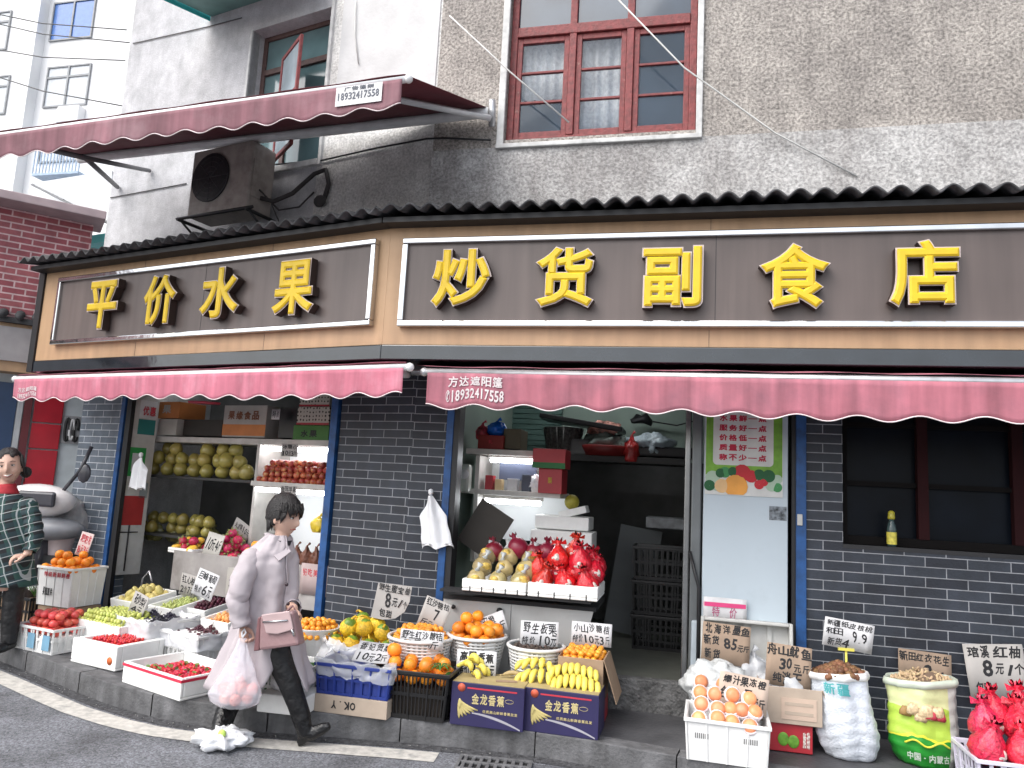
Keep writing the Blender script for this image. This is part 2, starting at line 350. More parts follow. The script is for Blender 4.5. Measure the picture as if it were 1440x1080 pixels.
# ================================================================== SHOP BUILDING
stucco = plaster('rough_stucco', (.43, .395, .36), (.14, .125, .12), (.45, 1.3), 42, 1, .6)
stucco_lo = plaster('rough_stucco_band', (.52, .51, .50), (.22, .20, .19), (.6, 1.18), 42, .9, .7, blot=((cs(RP, 0) + .15, 4.12, .70, .38), (cs(RP, 0) + 1.6, 4.5, .5, .3)))
stucco_loL = plaster('rough_stucco_band_left', (.70, .69, .67), (.34, .32, .30), (.7, 1.15), 42, .8, .5, blot=((cs(LP, 0) - .1, 4.15, .7, .28),))
render_w = plaster('pale_render', (.56, .56, .575), (.27, .27, .28), (.88, 1.06), 60, .35, .55)
brickR = brick_mat('dark_tile_brick', (.015, .018, .027), (.033, .040, .054), (.28, .29, .31), .2655, .0695, .0035)
bl = thing('shop_building', 'two storey corner shop building with rough grey stucco above dark brick tile piers', 'building')
def wallcells(mb, x0, x1, z0, z1, y0, y1, holes=(), mi=0):
    xs = sorted({x0, x1, *[h[0] for h in holes], *[h[1] for h in holes]}); zs = sorted({z0, z1, *[h[2] for h in holes], *[h[3] for h in holes]})
    for a, b in zip(xs, xs[1:]):
        if a < x0 or b > x1: continue
        for c, d in zip(zs, zs[1:]):
            if c < z0 or d > z1: continue
            mx, mz = (a + b) / 2, (c + d) / 2
            if any(h[0] < mx < h[1] and h[2] < mz < h[3] for h in holes): continue
            mb.box(a, b, y0, y1, c, d, mi)
def pmb(P, name, mats, fn, parent=bl, org=(0, 0), **k):
    mb = MB(); fn(mb); return mb.build(name, mats, parent, P.M(org[0], org[1]), **k)
cR = cs(RP, 0); cL = cs(LP, 0)
# upper walls; window openings measured on the wall
wr0, wr1 = (RP.px(714, 100)[0]), (RP.px(980, 100)[0]); wrz = RP.px(840, 190)[1]
wl0, wl1 = LP.px(347, 140)[0], LP.px(457, 140)[0]; wlz0 = LP.px(430, 228)[1]; wlz1 = LP.px(400, 30)[1]
Lend = LP.px(165, 200)[0]; band = RP.px(1200, 182)[1]
mb = MB(); wallcells(mb, cR + .0, 7, band, 8.6, 0, .25, [(wr0, wr1, wrz, 6.7)]); mb.build('upper_wall', stucco, bl, RP.M(0, 0))
mb = MB(); wallcells(mb, cR + .0, 7, 3.4, band, -.018, .25, [(wr0, wr1, wrz, 6.7)]); mb.build('wall_band', stucco_lo, bl, RP.M(0, 0))
sL = LP.px(455, 100)[0]
mb = MB(); wallcells(mb, Lend, sL + .03, 3.4, 8.6, 0, .25, [(wl0, wl1, wlz0, wlz1)]); mb.build('upper_wall', render_w, bl, LP.M(0, 0))
mb = MB(); wallcells(mb, sL + .03, cL, 3.4, 8.6, 0, .25); mb.build('upper_wall', stucco_loL, bl, LP.M(0, 0))
mb = MB(); mb.box(Lend, Lend + .25, .25, 7, 0.14, 8.6); mb.build('side_wall', render_w, bl, LP.M(0, 0))
# smooth grey render patch beside the corner, pilaster of rough stucco
mb = MB(); mb.box(LP.px(480, 60)[0], cL - .02, -.012, 0, LP.px(540, 150)[1], 8.4); mb.build('render_patch', mat('smooth_grey_render', (.55, .55, .55), .85, nz=(3, .12), bump=(30, .3)), bl, LP.M(0, 0))
# corner filler and roof slab
c0 = corner(0)
MB().box(-6, 8, 0, 7, 8.6, 8.8).build('roof_slab', render_w, bl, T(0, 5.6, 0, R(-20)))

def window(P, s0, s1, z0, z1, name='window'):
    pass
woodr = mat('dark_red_paint', (.19, .035, .035), .55, nz=(25, .3), bump=(60, .7, .006), dirt=((.38, .22, .18), 22, .62, .72, .6))
glass = mat('window_glass', (.035, .055, .08), .06, nz=(2, .3), spec=.9)
curt = mat('net_curtain', (.74, .76, .76), .9, nz=(30, .2))
whitef = mat('white_painted_frame', (.55, .55, .54), .6, nz=(12, .18), dirt=((.2, .2, .2), 8, .55, .75, .6))
# right window: three casements below a row of top lights
wn = bpy.data.objects.new('window', None); COL.objects.link(wn); wn.parent = bl; wn.matrix_local = RP.M(wr0, wrz)
W = wr1 - wr0; HH = 1.9
mb = MB()
mb.box(-.06, 0, -.03, .12, -.05, HH); mb.box(W, W + .05, -.03, .12, -.05, HH); mb.box(-.06, W + .05, -.05, .12, -.09, -.05)
mb.build('surround', whitef, wn, bevel=.006)
mb = MB()
mb.box(.0, .06, .06, .13, 0, HH); mb.box(W - .06, W, .06, .13, 0, HH); mb.box(.06, W - .06, .06, .13, 0, .05)
ztr = RP.px(850, 30)[1] - wrz
mb.box(.06, W - .06, .05, .13, ztr - .045, ztr + .045)
cw_ = (W - .12) / 3
for k in (1, 2): mb.box(.06 + cw_ * k - .03, .06 + cw_ * k + .03, .055, .125, .05, HH)
mb.build('frame', woodr, wn, bevel=.006)
for k in range(3):
    x0 = .06 + cw_ * k + (.032 if k else 0); x1 = .06 + cw_ * (k + 1) - (.032 if k < 2 else 0)
    mb = MB(); zt = ztr - .047
    mb.box(x0, x0 + .045, .075, .115, .052, zt); mb.box(x1 - .045, x1, .075, .115, .052, zt); mb.box(x0 + .045, x1 - .045, .075, .115, .052, .1); mb.box(x0 + .045, x1 - .045, .075, .115, zt - .05, zt)
    for q in (1, 2): zz = .1 + (zt - .15) * q / 3; mb.box(x0 + .045, x1 - .045, .08, .11, zz - .011, zz + .011)
    sh = mb.build('sash', woodr, wn, bevel=.004)
    MB().box(x0 + .045, x1 - .045, .094, .098, .1, zt - .05).build('pane', mat('clear_pane', (.10, .15, .21), .05, alpha=.22, nz=(2, .3), spec=1), sh)
    mb = MB(); x2 = .06 + cw_ * k
    MB().box(x0, x1, .094, .098, ztr + .05, HH).build('pane', glass, sh)
    # curtain behind the pane
    lo, hi = (x0, x1) if k == 0 else ((x0, x1 - .02) if k == 1 else (x1 - .1, x1))
    if k < 2: MB().grid(lambda u, v: (lo + (hi - lo) * u, .2 + .018 * math.sin(u * (26 if k else 34) + v * 1.5) + .03 * (v - .5) * (u if k else 0), (.1 if k else .45) + (HH - (.1 if k else .45)) * v), 60, 8).build('curtain', curt, wn, solid=.002)
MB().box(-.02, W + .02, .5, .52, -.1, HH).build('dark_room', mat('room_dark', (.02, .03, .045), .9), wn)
MB().box(.25, .62, -.0, .05, 1.28 + .12, 1.5 + .2).build('vent_box', mat('black_box', (.02, .02, .02), .5), wn, bevel=.01)
# left window with an open casement
wn = bpy.data.objects.new('window', None); COL.objects.link(wn); wn.parent = bl; wn.matrix_local = LP.M(wl0, wlz0)
W = wl1 - wl0; HH = wlz1 - wlz0
mb = MB(); mb.box(-.03, 0, -.02, .1, 0, HH); mb.box(W, W + .035, -.03, .1, -.06, HH + .1); mb.box(-.03, W, -.04, .1, -.06, 0); mb.build('surround', whitef, wn, bevel=.005)
brown = mat('brown_wood', (.09, .05, .045), .6, nz=(20, .3))
mb = MB(); mb.box(0, .05, .15, .2, 0, HH); mb.box(W - .05, W, .15, .2, 0, HH); mb.box(.05, W - .05, .15, .2, 0, .05); mb.box(.05, W - .05, .15, .2, HH - .05, HH); mb.box(.05, W - .05, .14, .2, HH * .74 - .03, HH * .74 + .03); mb.box(W * .38 - .025, W * .38 + .025, .145, .2, .05, HH * .74 - .03)
mb.box(.05, W * .38 - .025, .15, .2, HH * .42, HH * .46); mb.build('frame', brown, wn, bevel=.004)
MB().box(.05, W - .05, .17, .175, .05, HH - .05).build('pane', mat('green_glass', (.12, .19, .2), .08, spec=.9, nz=(2, .3)), wn)
tr = T(W * .42, -.01, .06, R(-28)); mb = MB(); w2 = W * .52; h2 = HH * .7
mb.box(0, .035, 0, .03, 0, h2); mb.box(w2 - .035, w2, 0, .03, 0, h2); mb.box(.035, w2 - .035, 0, .03, 0, .04); mb.box(.035, w2 - .035, 0, .03, h2 - .04, h2); mb.box(.035, w2 - .035, 0, .03, h2 * .5, h2 * .5 + .03)
cs_ = mb.build('casement', woodr, wn, tr, bevel=.004); MB().box(.035, w2 - .035, .012, .016, .04, h2 - .04).build('pane', mat('pale_glass', (.30, .36, .40), .05, spec=1, nz=(2, .3)), cs_)

# ------- ground floor brick piers
jr = RP.px(1157.4, 760 - .2); js = RP.px(440 + 903 / 6, 700 + 605 / 6); jl = LP.px(440 + 187 / 6, 700 + 595 / 6)
jc = LP.px(127, 726)
z_top = 2.75
def pier(P, s0, s1, z0, z1, org, holes=(), name='brick_pier', th=.24, w=.0, mt=None):
    ox, oz = org; mb = MB(); wallcells(mb, s0 - ox, s1 - ox, z0 - oz, z1 - oz, -w, th, [(h[0] - ox, h[1] - ox, h[2] - oz, h[3] - oz) for h in holes])
    return mb.build(name, mt or brickR, bl, P.M(ox, oz))
p0 = LP.px(470, 700)[0]; p1 = RP.px(622, 700)[0]
pier(LP, p0, cL + .0, .14, z_top, jl); pier(RP, cR + .0, p1, .14, z_top, js)
r0 = RP.px(1131, 700)[0]; rw0 = RP.px(1185, 700)[0]; rwz = RP.px(1300, 772)[1]
pier(RP, r0, 7, .14, z_top, jr, [(rw0, rw0 + 1.75, rwz, 2.7)])
c0_ = LP.px(100, 700)[0]; c1_ = LP.px(158, 700)[0]
brickL = brick_mat('grey_tile_brick', (.10, .125, .155), (.14, .165, .20), (.55, .57, .60), .2655, .0695, .0035)
pier(LP, c0_, c1_, .14, z_top, jc, mt=brickL)
blue = mat('blue_post_paint', (.012, .07, .22), .5, nz=(14, .25), dirt=((.01, .02, .05), 6, .55, .75, .8))
def post(P, x, y, wd, nm='post'):
    s = P.px(x, y)[0]; pmb(P, nm, blue, lambda m: m.box(s - wd / 2, s + wd / 2, -.03, .1, .14, 2.6), bevel=.004)
post(LP, 161, 700, .055); post(LP, 463, 700, .075); post(RP, 628, 700, .06); post(RP, 1126, 700, .07)
black = mat('black_paint', (.012, .012, .014), .5)
pmb(RP, 'door_jamb', black, lambda m: m.box(RP.px(1113, 700)[0], RP.px(1121, 700)[0], -.01, .2, .14, 2.6))
pmb(RP, 'door_jamb', black, lambda m: m.box(RP.px(633, 700)[0], RP.px(641, 700)[0], -.02, .12, .14, 2.6))
pmb(LP, 'door_jamb', black, lambda m: m.box(LP.px(165.5, 700)[0], LP.px(172, 700)[0], -.02, .025, .14, 2.6))
# lintel behind the awnings
dark = mat('soot_dark', (.02, .02, .022), .8)
pmb(LP, 'lintel', dark, lambda m: m.box(Lend, cL, .0, .25, z_top, 3.4)); pmb(RP, 'lintel', dark, lambda m: m.box(cR, 7, .0, .25, z_top, 3.4))
pmb(LP, 'lintel_beam', dark, lambda m: m.box(c1_, p0, .02, .2, 2.5, z_top)); pmb(RP, 'lintel_beam', dark, lambda m: m.box(p1, r0, .02, .2, 2.5, z_top))
# dark shop window on the right
wn = bpy.data.objects.new('window', None); COL.objects.link(wn); wn.parent = bl; wn.matrix_local = RP.M(rw0, rwz)
fr = mat('dark_frame', (.004, .003, .003), .8, spec=.2); frr = mat('oxblood_frame', (.022, .004, .005), .8, spec=.2); H = 2.7 - rwz
mb = MB(); mb.box(0, .05, .1, .16, 0, H); mb.box(.05, 1.75, .1, .16, 0, .06)
for zz in (.42, .85): mb.box(.05, 1.75, .12, .16, zz, zz + .035)
mb.build('frame', fr, wn)
xm = RP.px(1304, 700)[0] - rw0
MB().box(xm - .035, xm + .035, .09, .15, .06, H).box(xm * 2 + .02, xm * 2 + .09, .09, .15, .06, H).build('mullion', frr, wn)
MB().box(.0, 1.75, .165, .17, .0, H).build('pane', mat('black_glass', (.003, .005, .009), .35, spec=.12, nz=(3, .4)), wn)
MB().box(0, 1.75, -.004, .1, -.03, 0).build('sill', mat('dark_sill', (.02, .02, .022), .6), wn)

# ------- rooms
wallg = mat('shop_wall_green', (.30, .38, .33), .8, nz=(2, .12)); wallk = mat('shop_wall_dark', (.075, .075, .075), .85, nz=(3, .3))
floorm = mat('shop_floor', (.10, .105, .09), .6, nz=(4, .2))
rmL0, rmL1 = c0_ + .05, cL - .15
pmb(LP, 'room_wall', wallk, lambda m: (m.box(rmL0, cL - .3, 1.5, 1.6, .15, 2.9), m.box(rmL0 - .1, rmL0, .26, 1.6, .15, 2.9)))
pmb(RP, 'room_wall', wallg, lambda m: (m.box(p1 - .6, r0 + .6, 2.6, 2.7, .15, 2.9), m.box(p1 - .14, p1 - .04, .26, 2.6, .15, 2.9), m.box(r0 + .3, r0 + .4, .3, 2.6, .15, 2.9)))
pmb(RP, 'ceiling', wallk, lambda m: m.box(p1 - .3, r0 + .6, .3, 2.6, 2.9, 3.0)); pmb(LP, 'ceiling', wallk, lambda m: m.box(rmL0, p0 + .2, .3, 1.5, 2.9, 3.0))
s0 = RP.px(640, 700)[0]; s1 = RP.px(1112, 700)[0]
pmb(RP, 'shop_floor', floorm, lambda m: m.box(s0, s1, .06, 2.6, .1, .36))
pmb(RP, 'door_step', mat('broken_concrete', (.10, .10, .10), .9, nz=(12, .5), bump=(30, 1, .03), dirt=((.3, .3, .3), 20, .6, .75, .5)), lambda m: m.box(RP.px(840, 900)[0], RP.px(985, 900)[0], -.04, .058, .1, .372), bevel=.012)
pmb(LP, 'shop_floor', floorm, lambda m: m.box(LP.px(172, 700)[0], LP.px(458, 700)[0], .02, 1.5, .1, .2))
# shutter of green slats and wall left end in the middle room
sa, sb = RP.px(690, 590, -2.5)[0], RP.px(790, 590, -2.5)[0]
def shut(m):
    for i in range(14): m.box(sa, sb, 2.5 - .01, 2.56, 1.9 + i * .06, 1.9 + i * .06 + .052)
pmb(RP, 'slat_shutter', mat('green_slats', (.10, .18, .16), .6), shut)
# dark lower wall in the back of the middle room
pmb(RP, 'dark_dado', wallk, lambda m: m.box(sa - .8, RP.px(985, 700, -2.5)[0] + 1, 2.52, 2.59, .36, RP.px(900, 648, -2.5)[1]))

# ================================================================== SIGNS
tan = mat('tan_board', (.44, .28, .16), .5, nz=(2.5, .07), bump=(120, .12), dirt=((.30, .17, .08), 2.2, .5, .8, .5), streak=.15)
taupe = mat('taupe_panel', (.125, .098, .090), .45, nz=(1.5, .10), streak=.18)
chrome = mat('polished_steel', (.62, .62, .62), .12, 1, nz=(3, .15), bump=(5, .25, .02))
gloss = mat('glossy_black_band', (.015, .02, .026), .08, nz=(4, .3), spec=.8, bump=(2.5, .12, .03))
yel = mat('yellow_letter_face', (.68, .46, .010), .45, nz=(8, .10)); rim = mat('pale_letter_rim', (.55, .46, .43), .45, .0); side = mat('dark_letter_side', (.035, .02, .015), .5)
SW = .6
def signboard(P, s0, s1, corner_left, name, label, panel, chars, seams):
    z0, z1 = 2.735, 3.66
    o = thing(name, label, 'signboard', P.M(0, 0, SW)); o_ = MB()
    o_.box(s0, s1, 0, .05, z0, z1); o_.build('fascia_board', tan, o, bevel=.003)
    MB().box(s0, s1, -.012, .05, z0 - .115, z0 - .003).build('lower_band', gloss, o, bevel=.006)
    MB().box(s0, s1, .05, SW - .02, z0 - .10, z0 - .06).build('soffit', black, o)
    (ax, az), (bx, bz) = panel; fr_ = .045
    MB().box(ax, bx, -.03, 0, az, bz).build('panel', taupe, o)
    mb = MB(); e = .062
    mb.box(ax - fr_, bx + fr_, -e, 0, bz, bz + fr_).box(ax - fr_, bx + fr_, -e, 0, az - fr_, az).box(ax - fr_, ax, -e, 0, az, bz).box(bx, bx + fr_, -e, 0, az, bz)
    mb.build('panel_frame', chrome, o, bevel=.008)
    mb = MB()
    for q in seams: mb.box(q - .002, q + .002, -.0315, -.0305, az, bz)
    for q in (s0 + .35 * (s1 - s0), s0 + .72 * (s1 - s0)): mb.box(q - .0015, q + .0015, -.0015, 0, z0, az - fr_ - .01).box(q - .0015, q + .0015, -.0015, 0, bz + fr_ + .01, z1)
    mb.build('panel_seam', black, o)
    for ch, x0, y0, x1, y1 in chars:
        ym = (y0 + y1) / 2; xm = (x0 + x1) / 2; ls = P.px(x0, ym, SW + .12)[0]; rs = P.px(x1, ym, SW + .12)[0]; tz = P.px(xm, y0, SW + .12)[1]; bz_ = P.px(xm, y1, SW + .12)[1]
        mb = MB()
        for bold, d, mi, gr in ((.046, -.118, 1, 0), (.030, -.127, 0, .011)):
            vs, fs = glyph(ch, bold, .055 if mi else .002, 4)
            ax_ = min(v.x for v in vs); bx_ = max(v.x for v in vs); az_ = min(v.y for v in vs); bz2 = max(v.y for v in vs)
            q = []; dep = max(v.z for v in vs)
            for v in vs:
                y = d - v.z / dep * (.010 if not mi else .0) if not mi else (-.118 if v.z > 0 else -.045)
                q.append(V((ls + gr + (v.x - ax_) / (bx_ - ax_) * (rs - ls - 2 * gr), y, bz_ + gr + (v.y - az_) / (bz2 - az_) * (tz - bz_ - 2 * gr))))
            o3 = len(mb.v); mb.add(q, fs, mi)
            if mi:
                for fi in range(len(mb.f) - len(fs), len(mb.f)):
                    ys = [mb.v[k][1] for k in mb.f[fi]]
                    if max(ys) - min(ys) > .03: mb.m[fi] = 2
        lt = mb.build('character', [yel, rim, side], o)
    return o
kL = cs(LP, SW); kR = cs(RP, SW)
pa = LP.px(78, 478, SW + .03); pb = LP.px(516, 452, SW + .03); pt_ = LP.px(300, 372, SW + .03)[1]
slx = LP.px(57, 450, SW)[0]
signboard(LP, slx, kL, False, 'left_signboard', 'signboard reading 平价水果 above the left fruit window', ((pa[0], (pa[1] + pb[1]) / 2), (pb[0], pt_)),
          [('平', 123, 394, 165, 463), ('价', 202, 386, 248, 458), ('水', 282, 375, 338, 448), ('果', 384, 365, 443, 443)], [LP.px(290, 420, SW)[0]])
pa = RP.px(568, 452, SW + .03); pt_ = (RP.px(1000, 334, SW + .03)[1])
signboard(RP, kR, 4.6, True, 'right_signboard', 'long signboard reading 炒货副食店 above the shop doorway', ((pa[0], RP.px(1000, 452, SW + .03)[1]), (4.4, pt_)),
          [('炒', 607, 349, 691, 433), ('货', 752, 346, 836, 433), ('副', 902, 345, 989, 433), ('食', 1067, 341, 1169, 435), ('店', 1249, 336, 1352, 432)], [RP.px(1006, 400, SW)[0]])
MB().box(slx - .09, slx, -.02, SW, 2.62, 3.68).build('sign_end_board', black, bl, LP.M(0, 0, SW))

# corrugated canopy above the signboards
tile = mat('sooty_corrugated_sheet', (.055, .055, .058), .8, nz=(8, .4), bump=(40, .5), dirt=((.16, .16, .165), 7, .5, .72, .8))
def canopy(P, s0, s1, w0, w1, zb, zf, name):
    N = int((s1 - s0) / .152 * 12)
    def prof(s): q = (s / .152) % 1; return .052 * max(0, math.sin(math.pi * q)) ** 1.3
    mb = MB()
    def f(u, v):
        s = s0 + (s1 - s0) * u; w = w0 + (w1 - w0) * v
        if P is LP: s = min(s, cs(LP, w))
        else: s = max(s, cs(RP, w))
        return V((s, -w, zb + (zf - zb) * v + prof(s) + .006 * math.sin(s * 2.1)))
    mb.grid(f, N, 6); return mb.build(name, tile, bl, P.M(0, 0), solid=.012)
cL9 = cs(LP, .9); cR9 = cs(RP, .9)
canopy(LP, slx - .12, max(cL, cL9), 0, .84, 3.86, 3.70, 'corrugated_canopy'); canopy(RP, min(cR, cR9), 4.7, 0, .84, 3.88, 3.70, 'corrugated_canopy')
pmb(LP, 'canopy_shade_strip', black, lambda m: m.box(slx - .05, cs(LP, .7), -.74, -.60, 3.655, 3.695)); pmb(RP, 'canopy_shade_strip', black, lambda m: m.box(cs(RP, .7), 4.6, -.74, -.6, 3.655, 3.695))  # black strips standing in for the shadow under the canopy edge
# top of the sign box so nothing shows through
pmb(LP, 'sign_top', dark, lambda m: m.box(slx, cs(LP, .3), -.58, 0, 3.6, 3.63)); pmb(RP, 'sign_top', dark, lambda m: m.box(cs(RP, .3), 4.6, -.58, 0, 3.6, 3.63))

# ================================================================== AWNINGS
def awning(name, label, A, B, WA, WB, hv, period, amp, cloth, trim, bar, texts=(), seed=0, arms=True, sag=.0, barr=.026):
    """A,B ends of the front bar, WA,WB ends of the wall cassette (world)"""
    o = thing(name, label, 'awning', Matrix.Translation(A)); A0 = V(A); A, B, WA, WB = [V(q) - A0 for q in (A, B, WA, WB)]
    L = (B - A).length; d = (B - A).normalized(); out = V((d.y, -d.x, 0)).normalized()
    if out.y > 0: out = -out
    MB().tube([A - d * .03, B + d * .03], barr, 12).ball(A - d * .035, barr * 1.25, 0, 10).ball(B + d * .035, barr * 1.25, 0, 10).build('front_bar', bar, o)
    MB().tube([WA, WB], .045, 12).build('roller', bar, o)
    def f(u, v):
        p = WA.lerp(WB, u).lerp(A.lerp(B, u), v); p.z += .04 - sag * math.sin(math.pi * v) + .004 * math.sin(u * L * 9 + seed); return p
    MB().grid(f, max(8, int(L * 8)), 6).build('canvas', cloth, o, solid=.003)
    n = int(L * 40)
    def vz(u): return hv + amp * (.5 - .5 * math.cos(2 * math.pi * u * L / period)) * 1.0 + .008 * math.sin(u * L * 2.3 + seed)
    def pv(u, v):
        h = vz(u) * v; k = math.sin(u * L * 3.1 + seed) * .5 + math.sin(u * L * 7.7 + seed * 2) * .35 + math.sin(u * L * 17) * .15
        return A + d * (L * u) + out * (barr * (1 - .3 * v) + .012 * k * v) + V((0, 0, -h - barr * .3))
    MB().grid(pv, n, 7).build('valance', cloth, o, solid=.0025)
    MB().tube([pv(i / n, 1) + out * .002 for i in range(n + 1)], .0042, 5).build('valance_piping', trim, o)
    mb = MB()
    if texts:
        for s, u0, u1, v0, v1, bold in texts:
            def fn(p):
                u = p.x; v = p.z; return pv(u, v) + out * (.006 - p.y)
            write(mb, s, u0, u1, v1, v0, bold, fn, thick=.001)
        mb.build('lettering', mat('white_print', (.62, .56, .56), .7), o)
    if arms:
        mb = MB()
        for q in (.08, .92) if L > 2 else (.5,):
            w = WA.lerp(WB, q); a = A.lerp(B, q); m_ = w.lerp(a, .5) + d * (.25 if q < .5 else -.25) + V((0, 0, -.05))
            m2 = MB(); m2.tube([w + V((0, 0, -.03)), m_, a + V((0, 0, -.01))], .018, 8); m2.build('folding_arm', bar, o)
    return o
pink = mat('pink_awning_cloth', (.43, .145, .185), .8, nz=(2.2, .16), dirt=((.20, .10, .13), 2.4, .45, .75, .7), bump=(7, .3, .02), streak=.35)
pinkL = mat('bright_pink_awning_cloth', (.52, .16, .22), .8, nz=(2.2, .12), dirt=((.62, .38, .44), 2.2, .5, .8, .6), bump=(7, .3, .02), streak=.35)
trimw = mat('pale_piping', (.75, .66, .66), .7); barw = mat('white_awning_bar', (.72, .72, .72), .35, nz=(8, .1)); bars = mat('grey_awning_bar', (.55, .55, .56), .22, .6, nz=(8, .2))
AW = .82
def pp(P, x, y, w, z=None):
    s, zz = P.px(x, y, w); return P.p(s, zz if z is None else z, w)
a = pp(LP, 25, 529, AW); b = pp(LP, 570, 522, AW); zz = (a.z + b.z) / 2; a.z = b.z = zz
wa = LP.p(LP.px(60, 600, .12)[0], 2.60, .10); wb = LP.p(cL - .02, 2.60, .10)
awning('left_awning', 'bright pink scalloped awning over the left fruit window', a, b, wa, wb, .175, .325, .040, pinkL, trimw, barw, [('方达遮阳篷', .02, .085, .4, .62, .02), ('18932417558', .02, .085, .68, .9, .02)])
a = pp(RP, 603, 526, AW); b = RP.p(4.4, a.z, AW); zr_ = RP.px(1000, 530, AW)[1]; a.z = b.z = zr_
wa = RP.p(cR + .0, 2.62, .10); wb = RP.p(4.4, 2.62, .10)
L_ = (b - a).length
def ur(x): return (RP.px(x, 560, AW)[0] - RP.px(603, 526, AW)[0]) / L_
awning('right_awning', 'long dusty pink scalloped awning over the doorway and dark window', a, b, wa, wb, .215, .355, .040, pink, trimw, bars, [('方达遮阳篷', ur(630), ur(708), .10, .40, .025), ('✆18932417558', ur(628), ur(710), .48, .80, .025)], seed=2)
maroon = mat('maroon_awning_cloth', (.13, .022, .032), .8, nz=(2, .2), bump=(7, .4, .02))
mauve = mat('faded_maroon_valance', (.22, .095, .115), .8, nz=(2, .2), bump=(7, .3, .02), dirt=((.34, .22, .24), 2.2, .5, .8, .6), streak=.35)
a = onz(568, 112, 4.4); b = onz(-60, 199, 4.4); wa = pp(RP, 686, 158, .1); wb = V((-4.6, 7.45, wa.z))
ua = awning('upper_awning', 'large faded maroon awning with white front bar on the upper wall', a, b, wa, wb, .17, .30, .04, mauve, trimw, barw, arms=False, barr=.024)
for ch in ua.children:
    if ch.name.startswith('canvas'): ch.data.materials[0] = maroon
i0 = Matrix.Translation(a).inverted()
MB().tube([i0 @ wa + V((.02, -.02, -.06)), i0 @ (wa.lerp(a, .3) + (a - wa).cross(V((0, 0, 1))).normalized() * -.0 + V((-.5, -.2, -.1)))], .03, 4).build('white_casing', barw, ua)
mb = MB(); mb.tube([i0 @ pp(RP, 692, 140, .12), i0 @ pp(RP, 692, 178, .04)], .03, 6); mb.build('wall_bracket', bars, ua)
pA = onz(120, 222, 4.36); pB = pp(LP, 210, 240, .02); pC = pp(LP, 165, 263, .02); pD = onz(55, 207, 4.38)
MB().tube([i0 @ pA, i0 @ pB], .022, 8).build('folding_arm', mat('grey_arm', (.12, .12, .13), .5), ua); MB().tube([i0 @ pD, i0 @ pA, i0 @ pC], .024, 8).build('folding_arm', MATS['grey_arm'], ua)
# number sticker on the upper valance
mb = MB(); dd = (b - a).normalized(); oo = V((dd.y, -dd.x, 0)); oo = oo if oo.y < 0 else -oo
def stick(p): return dd * (.075 * 0 + p.x) + oo * (.036 - p.y) + V((0, 0, p.z))
vv = [stick(V((x, 0, z))) for x, z in ((.14, -.155), (.50, -.155), (.50, -.015), (.14, -.015))]; mb.quad(*vv, 0)
write(mb, '18932417558', 0, .33, 0, .055, .02, lambda p: stick(V((.49 - p.x - 0.0, p.y - .001, -.115 + p.z))), 1)
write(mb, '广告篷架', 0, .24, 0, .03, .02, lambda p: stick(V((.44 - p.x, p.y - .001, -.05 + p.z))), 1)
mb.build('sticker', [mat('sticker_white', (.6, .6, .6), .6), mat('ink_blue_grey', (.10, .11, .14), .6)], ua)

# ================================================================== AIR CONDITIONER
ac = mat('beige_casing', (.36, .32, .29), .5, nz=(10, .15), dirt=((.14, .11, .10), 6, .5, .75, .6)); acd = mat('fan_grille_dark', (.02, .02, .022), .5)
s_, z_ = LP.px(262, 306, .42); s2 = LP.px(345, 306, .42)[0]; w_ = s2 - s_; h_ = LP.px(300, 212, .42)[1] - LP.px(300, 304, .42)[1]
o = thing('air_conditioner', 'weathered outdoor air conditioner unit on an iron bracket below the left upper window', 'air conditioner', LP.M(s_, z_, .42))
MB().box(0, w_, 0, .30, 0, h_).build('casing', ac, o, bevel=.02)
mb = MB(); cx, cz, rr = w_ * .36, h_ * .54, h_ * .36
mb.lathe([(0.01, 0), (rr, 0), (rr, .012), (rr * .95, .014)], 32, c=(0, 0, 0), fn=lambda p, t, i: V((cx + p.x, -.004 - p.z, cz + p.y))); mb.build('fan_disc', acd, o)
mb = MB()
for q in (.25, .45, .65, .85, 1): mb.tube([V((cx + rr * q * math.cos(t), -.018, cz + rr * q * math.sin(t))) for t in [k * math.pi / 12 for k in range(25)]], .003, 4)
for k in range(8): mb.tube([(cx, -.018, cz), (cx + rr * math.cos(k * math.pi / 4), -.018, cz + rr * math.sin(k * math.pi / 4))], .004, 4)
mb.build('fan_grille', mat('grille_wire', (.05, .05, .055), .5), o)
mb = MB(); mb.box(w_ + .001, w_ + .008, .03, .27, h_ * .2, h_ * .75); mb.build('side_cover', MATS['beige_casing'], o, bevel=.003)
mb = MB(); mb.tube([(-.05, -.05, -.03), (-.05, .40, -.03)], .018, 4).tube([(w_ + .05, -.05, -.03), (w_ + .05, .40, -.03)], .018, 4).tube([(-.08, -.04, -.02), (w_ + .12, -.04, -.02)], .018, 4)
mb.tube([(-.05, -.02, -.03), (-.05, .40, -.28)], .014, 4).tube([(w_ + .05, -.02, -.03), (w_ + .05, .40, -.28)], .014, 4); mb.build('bracket', black, o)
mb = MB(); mb.tube([(w_ + .01, .15, .15), (w_ + .12, .2, .12), (w_ + .25, .3, .22), (w_ + .42, .38, .42), (w_ + .55, .39, .45), (w_ + .60, .39, .30), (w_ + .55, .40, .16)], .022, 8)
mb.tube([(w_ + .01, .12, .22), (w_ + .15, .25, .05), (w_ + .3, .35, .10), (w_ + .42, .4, .25)], .009, 6).tube([(w_ + .1, .2, .1), (w_ + .12, .3, -.05), (w_ + .13, .39, -.2)], .007, 6)
mb.ball((w_ + .52, .38, .14), (.07, .04, .06), n=10); mb.build('pipe', mat('pipe_wrap', (.05, .045, .045), .7), o)

